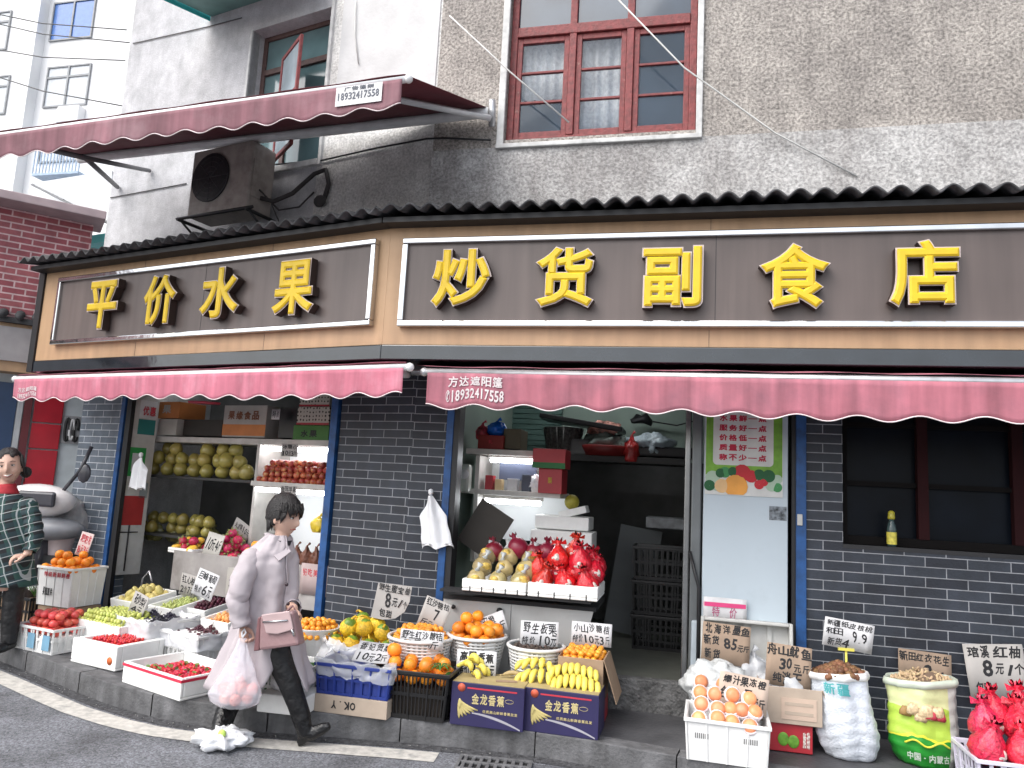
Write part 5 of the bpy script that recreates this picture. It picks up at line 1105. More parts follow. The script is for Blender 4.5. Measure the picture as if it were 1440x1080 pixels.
mb.build('plastic_wrap', filmw, M=M0, label='crumpled plastic around the basket of netted pomelos', cat='plastic wrap')
ynet = mat('yellow_net_skin', (.80, .50, .03), .45, rand=.15, nz=(60, .35), bump=(90, .8, .008)); gcap = mat('green_pomelo_top', (.16, .28, .03), .4, nz=(20, .3))
proto('netted_pomelo', [ynet, gcap], lambda mb: (mb.ball((0, 0, 0), (.068, .066, .062), 0, 18, fn=wob(.008, 22)), mb.lathe([(.001, .072), (.026, .068), (.042, .052), (.05, .03)], 16, 1, cap=False), mb.tube([(.0, 0, .06), (.03, .02, .085), (.06, .01, .075)], [.012, .006, .010], 6)))
for (x, y, z) in ((-.22, -.07, .33), (-.08, -.1, .33), (.06, -.11, .33), (.20, -.08, .33), (-.16, .06, .35), (0, .05, .35), (.15, .05, .35), (-.15, -.02, .44), (-.01, -.04, .45), (.13, -.03, .43), (-.07, .05, .48), (.05, .04, .47)):
    place('netted_pomelo', 'netted_pomelo', M0 @ V((x, y, z)), .06, 'yellow netted green topped pomelo in the plastic lined basket', 'pomelo', 'netted pomelos in the lined basket', 1.0, 'tilt')
sign('price_card', 'grey rounded price card reading 8元 behind the netted pomelos', None, pw(50, 5.9), pw(50, 5.9), stand_at(545, 873, 5.85, -14, 6), [('野生蜜宝柚', .04, .98, .74, .94), ('8', .30, .50, .36, .70), ('元/个', .52, .98, .40, .60), ('包甜', .2, .6, .08, .28)], paperg, curl=.01, shape=[(0, .0), (.35, 0), (.7, .10), (.92, .32), (1.0, .6), (.98, 1), (.0, .92)])
# white slanting tray of greens and blue crate under plastic
c = onz(418, 935, .40); M0 = T(c.x, c.y, .152, R(-16)); slot_crate('plastic_crate', 'white crate of green vegetables behind the woman', M0, .30, .40, .26, whitep, bars=6)
MB().box(-.13, .13, -.18, .18, .02, .22).build('packing', mat('dark_greens', (.03, .08, .03), .6, nz=(20, .5)), M=M0, label='dark green leaves in the white crate behind the woman', cat='vegetables')
for i in range(5): bagblob('cucumber_bag', 'green vegetables in clear film in the white crate', M0 @ T(-.08 + .04 * i, -.1 + .05 * i, .2), (.06, .05, .03), [leaf_m, filmw][i % 2], 50 + i, False, .3, cat='vegetables', group='bagged vegetables')
M0 = anchor(441, 1000, .152, .52, .36, -13, -1); printed_ = thing('carton', 'pale carton with upside down black letters under the blue crate', 'carton', M0)
MB().box(-.26, .26, -.18, .18, 0, .115).build('carton_body', cardl, printed_, bevel=.004); mb = MB(); write(mb, 'OK.Y', -.14, .04, .035, .085, .03, lambda p: V((-.10 - p.x, p.y - .182, .12 - p.z))); mb.build('lettering', inkb, printed_)
M1 = M0 @ T(0, 0, .117); slot_crate('plastic_crate', 'blue plastic crate wrapped in clear plastic on the pale carton', M1, .53, .37, .20, navy, bars=8)
drape(.53, .37, .20, 33, .035, .5).build('plastic_wrap', film, M=M1, label='crumpled clear plastic over the blue crate', cat='plastic wrap')
MB().box(-.24, .24, -.16, .16, .02, .16).build('packing', navy, M=M1, label='dark blue goods inside the blue crate', cat='packing')
sign('price_card', 'white price card lying on the wrapped blue crate', None, .26, .17, M1 @ T(.06, -.05, .20, 0, R(-50)), [('香妃贡梨', .05, .95, .55, .92), ('10元2斤', .05, .95, .08, .45)], paperw)
# basket of small tangerines behind the black crate
c = onz(592, 893, .62); M0 = T(c.x, c.y, .36); basket('basket', 'white basket of small tangerines behind the black crate', M0, .23, .18, .25, whitep)
MB().box(-.16, .16, -.12, .12, -.21, -.002).build('plinth_box', dark, M=M0, label='dark box under the basket of small tangerines', cat='box')
heap(M0, .44, .40, .20, .022, 'tangerine', 'tangerine', 'small tangerine in the white basket behind the black crate', 'tangerine', 'tangerines behind the black crate', 4, shape='round')
sign('price_card', 'white price card leaning before the small tangerines', None, pw(64, 5.3), pw(24, 5.3), stand_at(592, 912, 5.45, -14, 0), [('野生红沙糖桔', .03, .97, .5, .95), ('7元3斤', .1, .9, .05, .45)], paperw)
sign('price_card', 'grey price card reading 7 tilted behind the tangerines', None, pw(38, 5.7), pw(44, 5.7), stand_at(602, 888, 5.75, -14, 16), [('红沙糖桔', .04, .96, .76, .96), ('7', .45, .70, .38, .70), ('斤元', .08, .6, .1, .32)], paperg)
# black crate of big oranges
M0 = anchor(524, 1006, .152, .48, .36, -12, -1); slot_crate('plastic_crate', 'black slotted plastic crate heaped with large oranges on the kerb', M0, .55, .40, .31, blackp, bars=20, taper=.03)
MB().box(-.23, .23, -.16, .16, .02, .20).build('packing', mat('shadow_pack', (.02, .014, .01), .8), M=M0, label='dark filler block with painted shade inside the black crate', cat='packing')  # near-black filler; the shade inside the crate is put into its colour
heap(M0, .52, .38, .235, .050, 'orange', 'orange', 'large orange heaped in the black crate on the kerb', 'orange', 'large oranges in the black crate', 3, 1.16, peak=.62, var=['orange', 'orange', 'orange', 'orange_leafy'])
mb = MB()
for k in range(9):
    a = k * .7; mb.grid(lambda u, v: V((math.cos(a) * u * .09 - math.sin(a) * (v - .5) * .02 * math.sin(3.14 * u), math.sin(a) * u * .09 + math.cos(a) * (v - .5) * .02 * math.sin(3.14 * u), .03 * math.sin(u * 3))), 5, 2)
mb.build('leaf_sprig', leaf_m, M=M0 @ T(.21, -.17, .34), label='sprig of dark green leaves at the corner of the black crate', cat='leaves')
# the two banana cartons
def banana_box(px_, py_, lab, rz):
    M_ = anchor(px_, py_, .152, .49, .30, rz, -1); o = thing('banana_carton', lab, 'carton', M_)
    w, d, h = .49, .30, .27; MB().box(-w / 2, w / 2, -d / 2, d / 2, 0, h).build('carton_body', purp, o, bevel=.004)
    MB().box(-w / 2 + .006, w / 2 - .006, -d / 2 + .006, d / 2 - .006, h, h + .004).build('carton_top', mat('kraft_yellow', (.38, .30, .14), .8, nz=(9, .12)), o)
    y = -d / 2
    X = lambda f: -w / 2 + w * f
    Z = lambda f: h * f
    mb = MB(); write(mb, '金龙香蕉', X(.28), X(.74), Z(.52), Z(.77), .03, lambda p: V((p.x, y + p.y, p.z))); write(mb, '优质高山新鲜香蕉批发', X(.44), X(.92), Z(.34), Z(.41), .02, lambda p: V((p.x, y + p.y, p.z))); mb.build('lettering', inkg, o)
    mb = MB(); mb.box(X(.22), X(.90), y - .0016, y, Z(.865), Z(.90)); mb.build('red_stripe', inkr, o)
    mb = MB(); mb.lathe([(.001, 0), (.026, 0), (.026, .002)], 20, fn=lambda p, t, i: V((X(.14) + p.x, y - .0004 - p.z, Z(.88) + p.y))); mb.build('red_emblem', mat('emblem_red', (.55, .10, .05)), o)
    mb = MB()
    for k in range(6):
        a0 = math.radians(255 + k * 11); c0, c1 = X(.10 + .035 * k), Z(.62)
        pts = [V((X(.12) + (X(.13 + .05 * k) - X(.12)) * u * u * 1.0 + .0, y - .002, Z(.62) - Z(.46 - .045 * k) * (u ** .8) - 0)) for u in [q / 6 for q in range(7)]]
        mb.tube(pts, [.004, .010, .012, .012, .011, .008, .004], 6, 0, flat=.25, axis=(1, 0, 0))
    mb.build('printed_bananas', mat('printed_banana', (.48, .40, .16), .6), o)
    mb = MB(); n = 16; vs = []
    for i in range(n + 1): u = i / n; vs += [(X(.30 + .66 * u), y - .0012, Z(.30 - .28 * u * u + .03)), (X(.30 + .66 * u), y - .0012, Z(.30 - .28 * u * u - .03 * math.sin(math.pi * u)))]
    mb.add(vs, [(2 * i, 2 * i + 1, 2 * i + 3, 2 * i + 2) for i in range(n)]); mb.build('silver_swoosh', mat('silver_print', (.35, .34, .38), .4), o)
    mb = MB(); 
    mb.tube([V((X(.80) + .028 * math.cos(t), y - .001, Z(.66) + .012 * math.sin(t))) for t in [k * math.pi / 10 for k in range(21)]], .0012, 4); mb.build('oval_mark', inkg, o)
    return M_
B1 = banana_box(632, 1018, 'violet printed banana carton beside the black crate', -12)
B2 = banana_box(735, 1027, 'violet printed banana carton nearest the doorway', -15)
def banana(mb, base, dirv, L, r, curl, up=V((0, 0, 1))):
    d = V(dirv).normalized(); pts = []; rs = []
    for i in range(9):
        u = i / 8; pts.append(V(base) + d * (L * u) + up * (curl * math.sin(math.pi * u))); rs.append(r * (.35 if i == 0 else .3 if i == 8 else (.75 if i in (1, 7) else 1)))
    mb.tube(pts, rs, 7, 0, axis=up)
    mb.tube([pts[-1], pts[-1] + d * .008], [r * .28, r * .2], 5, 1); mb.tube([pts[0] - d * .02, pts[0]], [r * .25, r * .35], 5, 0)
def hand(M_, lab, n, two, L=.14, r=.0205, spread=.9, seed=0):
    o = thing('banana_bunch', lab, 'bananas', M_, 'bunches of bananas')
    for row in range(2 if two else 1):
        for i in range(n):
            mb = MB(); f = (i - (n - 1) / 2) / max(1, n - 1); a = f * spread
            base = V((f * .034 * n + .017 * row + rnd.uniform(-.003, .003), .06 - row * .062, .118 - row * .050 - .035 * (2 * f) ** 2 + rnd.uniform(-.004, .004))); dr = V((math.sin(a), -1.0, -.35 - row * .35 + rnd.uniform(-.06, .06)))
            banana(mb, base, dr, L * rnd.uniform(.88, 1.1) * (.80 if row == 0 else .80), r * rnd.uniform(.94, 1.06), .034, V((0, -.35, .94))); mb.build('banana', [banana_m, ban_tip], o)
    mb = MB(); mb.tube([(-.13, .06, .09), (0, .075, .10), (.13, .06, .09)], .013, 7); mb.build('banana_crown', [banana_m], o)
hand(B2 @ T(.05, .015, .265, R(4)), 'full double bunch of yellow bananas on the banana carton nearest the doorway', 8, True, spread=.35)
hand(B2 @ T(-.205, .05, .265, R(-6)), 'spread bunch of yellow bananas across the two banana cartons', 6, True, L=.135, spread=1.3)
hand(B1 @ T(-.13, .03, .262, R(70)), 'small bunch of pale bananas on the left banana carton', 3, True, L=.09, spread=.4)
mb = MB(); banana(mb, (0, 0, .02), (1, .1, 0), .15, .015, .02); mb.build('loose_banana', [mat('brown_banana', (.40, .30, .14), .6), ban_tip], M=B1 @ T(.05, .06, .272), label='single browning banana lying on the left banana carton', cat='banana')
mb = MB(); mb.box(-.07, .07, -.02, .02, 0, .004); mb.build('torn_card', card, M=B1 @ T(.10, -.04, .276, .2), label='torn brown card on the left banana carton', cat='card')
# baskets behind
c = onz(671, 893, .62); M0 = T(c.x, c.y, .36); basket('basket', 'round white basket heaped with oranges between two price cards', M0, .215, .165, .26, whitep); MB().box(-.16, .16, -.1, .12, -.21, -.002).build('plinth_box', blackp, M=M0, label='black box under the round basket of oranges', cat='box')
heap(M0, .42, .40, .22, .045, 'orange', 'orange', 'orange heaped in the round white basket', 'orange', 'oranges in the round white basket', 3, 1.1, shape='round', peak=.55)
Yc = c.y
c = onz(754, 908, .60); M0 = T(c.x, c.y, .34); basket('basket', 'round white slotted basket of dark chestnuts', M0, .20, .155, .26, whitep); MB().box(-.15, .15, -.1, .12, -.19, -.002).build('plinth_box', blackp, M=M0, label='black box under the basket of dark chestnuts', cat='box')
heap(M0, .38, .38, .225, .0142, 'chestnut', 'chestnut', 'dark brown chestnut in the round white basket', 'chestnut', 'chestnuts in the round basket', 2, 1.12, shape='round', peak=2)
M0 = anchor(788, 992, .152, .31, .30, -14, -1); M0 = T(*onz(822, 916, .60).xy, .30, R(-14)); carton('carton', 'open brown carton of small oranges beside the doorway', M0, .31, .36, .29, card, flaps=False); MB().box(-.14, .14, -.165, .165, .01, .22).build('packing', card, M=M0, label='packing in the carton of small oranges', cat='packing')
MB().box(-.155, .155, -.18, .18, -.15, -.002).build('under_carton', redc, M=M0, label='red carton under the open carton of small oranges', cat='carton')
MB().add([(.157, -.18, .29), (.157, .18, .29), (.25, .17, .02), (.25, -.19, .02)], [(0, 1, 2, 3)]).build('carton_flap', card, M=M0, solid=.005, label='hanging side flap of the carton of small oranges', cat='flap')
heap(M0, .30, .34, .235, .021, 'tangerine', 'small_orange', 'small orange in the open carton beside the doorway', 'small orange', 'small oranges in the open carton', 3, peak=.6)
sign('price_card', 'white tilted price card standing in the basket of oranges', None, pw(46, Yc), pw(27, Yc), stand_at(694, 893, Yc + .05, -14, -24), [('丑橙', .25, .7, .55, .92), ('10元3斤', .05, .95, .1, .5)], paperw)
sign('price_card', 'white price card with bold writing hanging on the basket of oranges', None, pw(56, 5.4), pw(34, 5.4), stand_at(669, 952, 5.42, -14, -2), [('高原香蕉', .05, .95, .55, .93), ('特价3.5元', .03, .97, .08, .45)], paperw, bold=.035)
sign('price_card', 'white price card reading 10元 standing in the chestnuts', None, pw(52, 5.7), pw(33, 5.7), stand_at(758, 910, 5.62, -14, -2), [('野生板栗', .05, .95, .52, .93), ('特价', .04, .4, .1, .4), ('10元', .45, .95, .05, .48)], paperw)
sign('price_card', 'white price card reading 10元3斤 above the small oranges', None, pw(55, 5.6), pw(30, 5.6), stand_at(831, 908, 5.60, -14, 0), [('小山沙糖桔', .04, .96, .55, .93), ('特价10元3斤', .04, .96, .1, .45)], paperw)
# table with foam trays
Yt = 5.66; q = ony(735, 845, Yt)
t0 = RP.px(622, 860, .12)[0]; t1 = RP.px(838, 860, .12)[0]; tz = RP.px(740, 846, .12)[1]
o = thing('display_table', 'white fronted display table under the two foam trays', 'table', RP.M(0, 0, .12))
MB().box(t0, t1, 0, .6, tz - .03, tz).build('table_top', dark, o); frt = mat('table_front', (.50, .50, .49), .5, nz=(2, .08), dirt=((.3, .29, .27), 3, .5, .8, .4)); tm = RP.px(718, 870, .12)[0]
MB().box(t0, tm - .004, .01, .03, .152, tz - .03).build('front_panel', frt, o, bevel=.002)
MB().prism([(tm, .152), (RP.px(800, 930, .12)[0], .152), (t1 - .02, tz - .031), (tm, tz - .031)], .012, .03).build('front_panel', frt, o)
mb = MB(); k = RP.px(638, 853, .12); mb.ball((k[0], -.01, k[1]), .018, 0, 8); mb.build('hook', black, o); mb = MB(); k = RP.px(703, 858, .12); mb.ball((k[0], -.01, k[1]), .022, 0, 8, fn=wob(.01, 30)); mb.build('hook', black, o)
def fpos(x, y, w): s, z = RP.px(x, y, w); return s, z
a = fpos(649, 829, .30); b = fpos(739, 840, .30); zt0 = (a[1] + b[1]) / 2
MB().box(t0 + .02, t1 - .02, -.16, 0, zt0 - .02, zt0 - .001).build('tray_board', dark, o)
w1_ = b[0] - a[0]; M1 = RP.M((a[0] + b[0]) / 2, zt0 + .002, .30) @ T(0, .21, 0); tray('foam_tray', 'notched white foam tray of film wrapped pomelos on the display table', M1, w1_, .42, .09, foam, .02, notch=5)
a = fpos(741, 843, .30); b = fpos(840, 850, .30); w2_ = b[0] - a[0]; M2 = RP.M((a[0] + b[0]) / 2, zt0 + .002, .30) @ T(0, .24, 0); tray('foam_tray', 'notched white foam tray of red netted pomelos on the display table', M2, w2_, .48, .10, foam, .02, notch=4)
filmp = mat('wrapped_pomelo_skin', (.42, .33, .16), .25, rand=.25, nz=(12, .4), coat=.6, bump=(30, .5, .01)); labm = mat('fruit_label', (.65, .45, .10), .4, nz=(60, .5)); twist = mat('film_twist', (.55, .58, .58), .2, alpha=.8)
proto('wrapped_pomelo', [filmp, labm, twist], lambda mb: (mb.ball((0, 0, 0), (.062, .062, .058), 0, 18, fn=wob(.006, 24)), mb.ball((0, -.045, .02), (.03, .022, .025), 1, 10), mb.tube([(0, 0, .055), (.006, 0, .075), (.015, .01, .10)], [.02, .007, .022], 7, 2)))
for k in range(3):
    for i in range(3):
        p = M1 @ V((-w1_ / 2 + .08 + i * (w1_ - .15) / 2 + k * .015 + rnd.uniform(-.01, .01), -.12 + k * .11, .085 + .075 * k)); place('wrapped_pomelo', 'wrapped_pomelo', p, .06, 'film wrapped yellow pomelo in the left foam tray', 'pomelo', 'film wrapped pomelos in the foam tray', 1.28, 'z')
redn = mat('red_net_film', (.62, .012, .02), .28, rand=.2, nz=(30, .35), coat=.5, bump=(45, .9, .02)); whl = mat('white_gold_label', (.62, .55, .50), .4, nz=(70, .5))
def mk_redbag(mb):
    mb.lathe([(.004, -.062), (.045, -.055), (.072, -.02), (.070, .015), (.050, .050), (.022, .082), (.011, .098), (.022, .120), (.028, .132)], 18, 0, fn=lambda p, t, i: p * (1 + .10 * math.sin(t * 5 + i) * (.4 if i < 3 else 1)) )
    mb.ball((.01, -.050, .005), (.034, .026, .028), 1, 12, fn=wob(.006, 40))
    for a in (.5, 2.6, 4.1): mb.add([(0, 0, .10), (.05 * math.cos(a), .05 * math.sin(a), .13), (.06 * math.cos(a + .4), .06 * math.sin(a + .4), .10)], [(0, 1, 2)], 0)
proto('red_bag', [redn, whl], mk_redbag)
def reds(M_, pts, lab, grp, sc=1):
    for p in pts:
        o = place('red_bag', 'netted_pomelo', M_ @ V(p), .07, lab, 'pomelo', grp, sc, 'z'); 
reds(M2, [(-w2_ / 2 + .09 + i * (w2_ - .18) / 2, -.14 + .02 * (i % 2), .095) for i in range(3)] + [(-w2_ / 2 + .04 + i * (w2_ - .10) / 3, -.03, .17) for i in range(4)] + [(-w2_ / 2 + .12 + i * .16, .09, .20) for i in range(3)] + [(-.07, -.05, .26), (.10, -.06, .25), (.04, .04, .31), (.20, .06, .22)], 'pomelo wrapped in bright red net film in the right foam tray', 'red wrapped pomelos on the display table', 1.15)
for i, (x, z) in enumerate(((.09, .29), (.23, .26), (.33, .27), (-.10, .25))): place('pomegranate', 'pomegranate', M1 @ V((x, .15, z + .02)), .06, 'dark red pomegranate piled behind the wrapped pomelos', 'pomegranate', 'dark red pomegranates', 1.35, 'tilt')

# ================================================================== MIDDLE ROOM
pthing(RP, 'long_shelf', 'white shelf board high on the left of the doorway room', 'shelf', 655, 632, 752, 640, -.55, .5, shelf_w); pthing(RP, 'black_shelf', 'long dark shelf across the back of the doorway room', 'shelf', 752, 641, 966, 650, -1.7, .5, shelf_k)
pthing(RP, 'lower_board', 'white shelf board under the lit goods in the doorway room', 'shelf', 645, 690, 788, 697, -.55, .5, shelf_w)
pthing(RP, 'light_panel', 'lit white back panel between the two white shelves', 'panel', 672, 640, 762, 690, -1.0, .02, backw); pthing(RP, 'light_panel', 'lit white back panel under the lower white shelf', 'panel', 668, 698, 800, 760, -1.0, .02, backw)
pthing(RP, 'upright', 'white upright at the left end of the lit shelves', 'upright', 665, 640, 671, 790, -.55, .45, shelf_w)
lamp(RP, 'fluorescent lamp below the upper white shelf', 690, 752, 648, -.62, .02); lamp(RP, 'fluorescent lamp below the lower white shelf', 682, 760, 706, -.62, .02)
printed(RP, 'carton', 'red carton with green leaf print hanging over the lit shelf', 749, 631, 795, 658, -.45, .3, redc, [], (-.02, .28, mat('carton_green', (.02, .14, .04)))); printed(RP, 'carton', 'red carton standing on the lower white shelf', 757, 659, 790, 694, -.5, .3, redc, [('梨', .4, .6, .4, .65, mat('yellow_print', (.5, .35, .05)))])
printed(RP, 'carton', 'dark red carton on the upper white shelf', 672, 612, 708, 632, -.6, .3, mat('deep_red', (.22, .015, .01)), [('礼', .4, .6, .4, .7, inkr)]); printed(RP, 'carton', 'olive brown carton on the upper white shelf', 708, 603, 732, 631, -.65, .3, mat('olive_box', (.10, .085, .05)), [])
q = RP.px(693, 612, -.6); bagblob('plastic_bag', 'bright blue plastic bag on the dark red carton', RP.M(q[0], q[1], -.75), (.085, .08, .075), mat('blue_bag', (.01, .14, .62), .25, bump=(20, .8, .02)), 61, True)
q = RP.px(672, 612, -.6); bagblob('plastic_bag', 'red and white plastic bag at the left of the blue bag', RP.M(q[0], q[1] - .03, -.75), (.06, .06, .08), mat('red_white_bag', (.55, .06, .09), .3, nz=(14, .8)), 62, True)
q = RP.px(690, 640, -.5)
q = RP.px(648, 668, -.35); o = thing('scale', 'pale weighing scale face at the left of the lit shelves', 'scale', RP.M(q[0], q[1] - .12, -.45)); MB().box(-.05, .05, 0, .1, -.02, .22).build('scale_body', mat('scale_pale', (.40, .42, .38), .4), o, bevel=.03); MB().lathe([(.001, 0), (.042, 0), (.042, .006)], 20, fn=lambda p, t, i: V((p.x, -.002 - p.z, .13 + p.y))).build('dial', paperw, o)
rb = thing('small_goods', 'small boxes and papers on the lower white shelf under the lamp', 'boxes', RP.M(*RP.px(700, 690, -.6), -.6))
for i, (x, w, h, m_) in enumerate(((-.12, .07, .13, redc), (-.03, .06, .10, mat('cream_box', (.6, .45, .25))), (.08, .09, .11, paperw), (.21, .08, .15, mat('dark_blue_grey', (.06, .07, .1))), (.30, .09, .08, foam))): MB().box(x, x + w, 0, .1, 0, h).build('box', m_, rb, bevel=.003)
MB().box(-.02, .32, .1, .12, .1, .26).build('folder_row', mat('navy_grey', (.05, .06, .10), .6), rb)
q = RP.px(752, 690, -.55); bagblob('plastic_bag', 'crumpled white bag on the lit lower shelf', RP.M(q[0], q[1], -.66), (.09, .07, .08), bagw, 66, False, .4)
o = thing('fluorescent_lamp', 'fluorescent lamp on the ceiling of the doorway room', 'lamp', RP.M(RP.px(830, 600, -1.5)[0], 2.84, -1.5)); MB().tube([(-.6, 0, 0), (.6, 0, 0)], .018, 10).build('tube', mat('ceiling_tube', (.95, .98, 1.0), .4, emit=14), o); MB().box(-.62, .62, -.02, .03, .02, .055).build('lamp_batten', shelf_w, o)
# foam boxes and tilted dark board behind the pomegranates
q = pthing(RP, 'foam_box', 'white foam box upper of two behind the pomegranates', 'foam box', 752, 726, 828, 745, -.55, .35, foam, .01); pthing(RP, 'foam_box', 'white foam box lower of two behind the pomegranates', 'foam box', 745, 747, 832, 790, -.45, .35, foam, .01)
q = RP.px(824, 716, -.6); MB().box(-.24, 0, 0, .2, -.03, .03).build('foam_cover', foam, M=RP.M(q[0], q[1], -.6) @ Matrix.Rotation(R(-16), 4, 'Y'), bevel=.004, label='tilted foam lid with a red band above the foam boxes', cat='lid')
q = RP.px(803, 706, -.6); MB().ball((0, .03, 0), .065, 0, 16).build('yellow_melon', mat('olive_melon', (.30, .27, .03), .5, nz=(20, .3)), M=RP.M(q[0], q[1], -.62), label='olive yellow melon above the white foam boxes', cat='melon')
q = RP.px(680, 745, -.2); MB().box(-.16, .16, 0, .012, -.2, .2).build('dark_board', mat('dark_card', (.035, .03, .025), .7), M=RP.M(q[0], q[1], -.25) @ Matrix.Rotation(R(30), 4, 'Y'), label='dark tilted board behind the film wrapped pomelos', cat='board')
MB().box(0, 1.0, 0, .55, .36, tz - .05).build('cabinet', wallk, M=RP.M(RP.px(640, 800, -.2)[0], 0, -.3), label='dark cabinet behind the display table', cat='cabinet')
# clutter on the long shelf
shz = RP.px(860, 641, -1.7)[1]
def onsh(x, w=-1.72): return RP.M(RP.px(x, 640, w)[0], shz, w)
o = thing('basket', 'grey wicker basket on the long dark shelf', 'basket', onsh(788) @ T(0, .12, 0)); MB().lathe([(.15, 0), (.20, .26), (.21, .27), (.19, .27)], 24, cap=False).build('basket_body', mat('wicker_grey', (.10, .095, .09), .8, nz=(40, .5)), o)
for i in range(18): a = i / 18 * 6.283; MB().tube([(.152 * math.cos(a), .152 * math.sin(a), 0), (.205 * math.cos(a), .205 * math.sin(a), .26)], .008, 4).build('stave', MATS['wicker_grey'], o)
MB().box(-.4, .45, -.2, .3, 0, .05).build('basket_cover', blackp, M=onsh(812) @ T(0, .1, .30) @ Matrix.Rotation(R(8), 4, 'Y'), bevel=.01, label='large black lid tilted over the wicker basket', cat='lid')
MB().box(-.10, .10, 0, .1, 0, .16).build('grey_box', mat('grey_box', (.20, .20, .20)), M=onsh(815) @ T(0, -.02, .0), bevel=.02, label='small grey box on the dark shelf beside the wicker basket', cat='box')
o = MB().lathe([(.001, 0), (.22, 0), (.26, .09), (.25, .1)], 28).build('red_basin', mat('dark_red_basin', (.20, .015, .015), .4), M=onsh(850) @ T(0, .1, .0), label='dark red basin on the long dark shelf', cat='basin')
bagblob('plastic_bag', 'clear crumpled bag in the dark red basin', onsh(850) @ T(0, .08, .06), (.20, .15, .10), mat('grey_clear', (.25, .30, .27), .2, bump=(12, .9, .03)), 70, False, .4)
bagblob('plastic_bag', 'red and white snack bag above the dark red basin', onsh(846) @ T(0, .08, .22), (.16, .1, .07), mat('snack_bag', (.45, .22, .18), .3, nz=(12, .9), bump=(14, .9, .03)), 71, False, .5)
bagblob('plastic_bag', 'red topped white bag drooping at the shelf edge', onsh(888) @ T(0, -.02, -.05), (.07, .06, .14), mat('red_bag', (.45, .03, .03), .3, nz=(10, .6)), 73, True, .3)
bagblob('plastic_bag', 'pale blue white bag at the right end of the dark shelf', onsh(915) @ T(0, .1, .04), (.22, .12, .11), mat('pale_blue_bag', (.42, .50, .54), .25, bump=(12, .9, .03)), 72, False, .5)
MB().box(-.35, .35, 0, .3, 0, .10).build('dark_tray', blackp, M=onsh(930) @ T(0, 0, .01), bevel=.02, label='dark tray at the right end of the long shelf', cat='tray')
mb = MB(); mb.ball((0, 0, 0), (.14, .05, .05), 0, 12, fn=wob(.05, 12)); mb.build('cable_bundle', black, M=RP.M(*RP.px(903, 590, -2.3), -2.3), label='bundle of black cables hanging high on the pale green wall', cat='cables')
MB().tube([(0, 0, 0), (.3, 0, -.04), (.5, 0, .02)], .008, 5).build('wall_lead', black, M=RP.M(*RP.px(912, 592, -2.4), -2.4), label='thin lead running along the pale green wall', cat='cable')
# black crates stacked at the back right
for i in range(3):
    M_ = RP.M(RP.px(930, 800, -1.1)[0], .36 + i * .30, -1.1) @ T(0, .2, 0); slot_crate('plastic_crate', ['bottom', 'middle', 'top'][i] + ' black crate of the stack deep in the doorway room', M_, .50, .36, .29, blackp, bars=10, group='black crates stacked in the doorway room')
pthing(RP, 'grey_box', 'grey wrapped box on the stack of black crates', 'box', 908, 728, 965, 744, -1.15, .3, mat('grey_wrapped', (.16, .17, .18), .4, nz=(10, .5)), .01)
MB().box(-.05, .05, 0, .02, 0, 1.0).build('grey_board', mat('slate_board', (.10, .11, .115), .6), M=RP.M(RP.px(880, 800, -1.6)[0], .4, -1.6) @ Matrix.Rotation(R(8), 4, 'Y') @ Matrix.Scale(4, 4, (1, 0, 0)), label='grey board leaning deep in the doorway room', cat='board')
# metal door profiles and pale blue cabinet side with the poster
def prof(x, wd, m_, w=0, z0=.37, lab=''): s = RP.px(x, 720, w)[0]; return MB().box(s - wd / 2, s + wd / 2, 0, .06, z0, 2.6).build('door_profile', m_, M=RP.M(0, 0, w), bevel=.01, label=lab, cat='door profile')
alu = mat('aluminium_dark', (.22, .225, .23), .25, .8, nz=(4, .2))
prof(966, .045, alu, -.02, lab='thin aluminium door profile nearest the dark room'); prof(979, .075, mat('aluminium_grey', (.14, .15, .155), .35, .5), .0, lab='wide grey door profile beside the pale blue panel')
fbm = mat('pale_blue_panel', (.46, .53, .58), .35, nz=(1.5, .05), dirt=((.30, .35, .38), 3, .55, .8, .4))
a = RP.px(988, 760, .03)[0]; b = RP.px(1108, 760, .03)[0]; o = thing('refrigerator', 'tall pale blue refrigerator side with a green fruit poster beside the doorway', 'refrigerator', RP.M(a, .16, .03)); W_ = b - a
MB().box(0, W_, 0, .06, 0, 2.4).build('side_panel', fbm, o, bevel=.008); MB().box(.01, W_ - .01, .061, .3, 0, 2.38).build('cabinet', dark, o)
MB().tube([(-.02, -.01, .0), (-.02, -.01, .9), (-.035, -.01, .95), (-.09, .02, 1.15)], .012, 8).build('hose', black, o)
MB().box(-.07, -.008, .0, .05, 0, .66).build('door_edge', mat('pale_blue_grey', (.35, .40, .44), .4), o, bevel=.015)
# torn sticker
k = RP.px(1094, 722, .035); mb = MB(); mb.box(k[0] - a - .06, k[0] - a + .06, -.003, 0, k[1] - .16 - .05, k[1] - .16 + .05); mb.build('torn_sticker', mat('sticker_grey', (.16, .18, .20), .6, nz=(30, .9)), o)
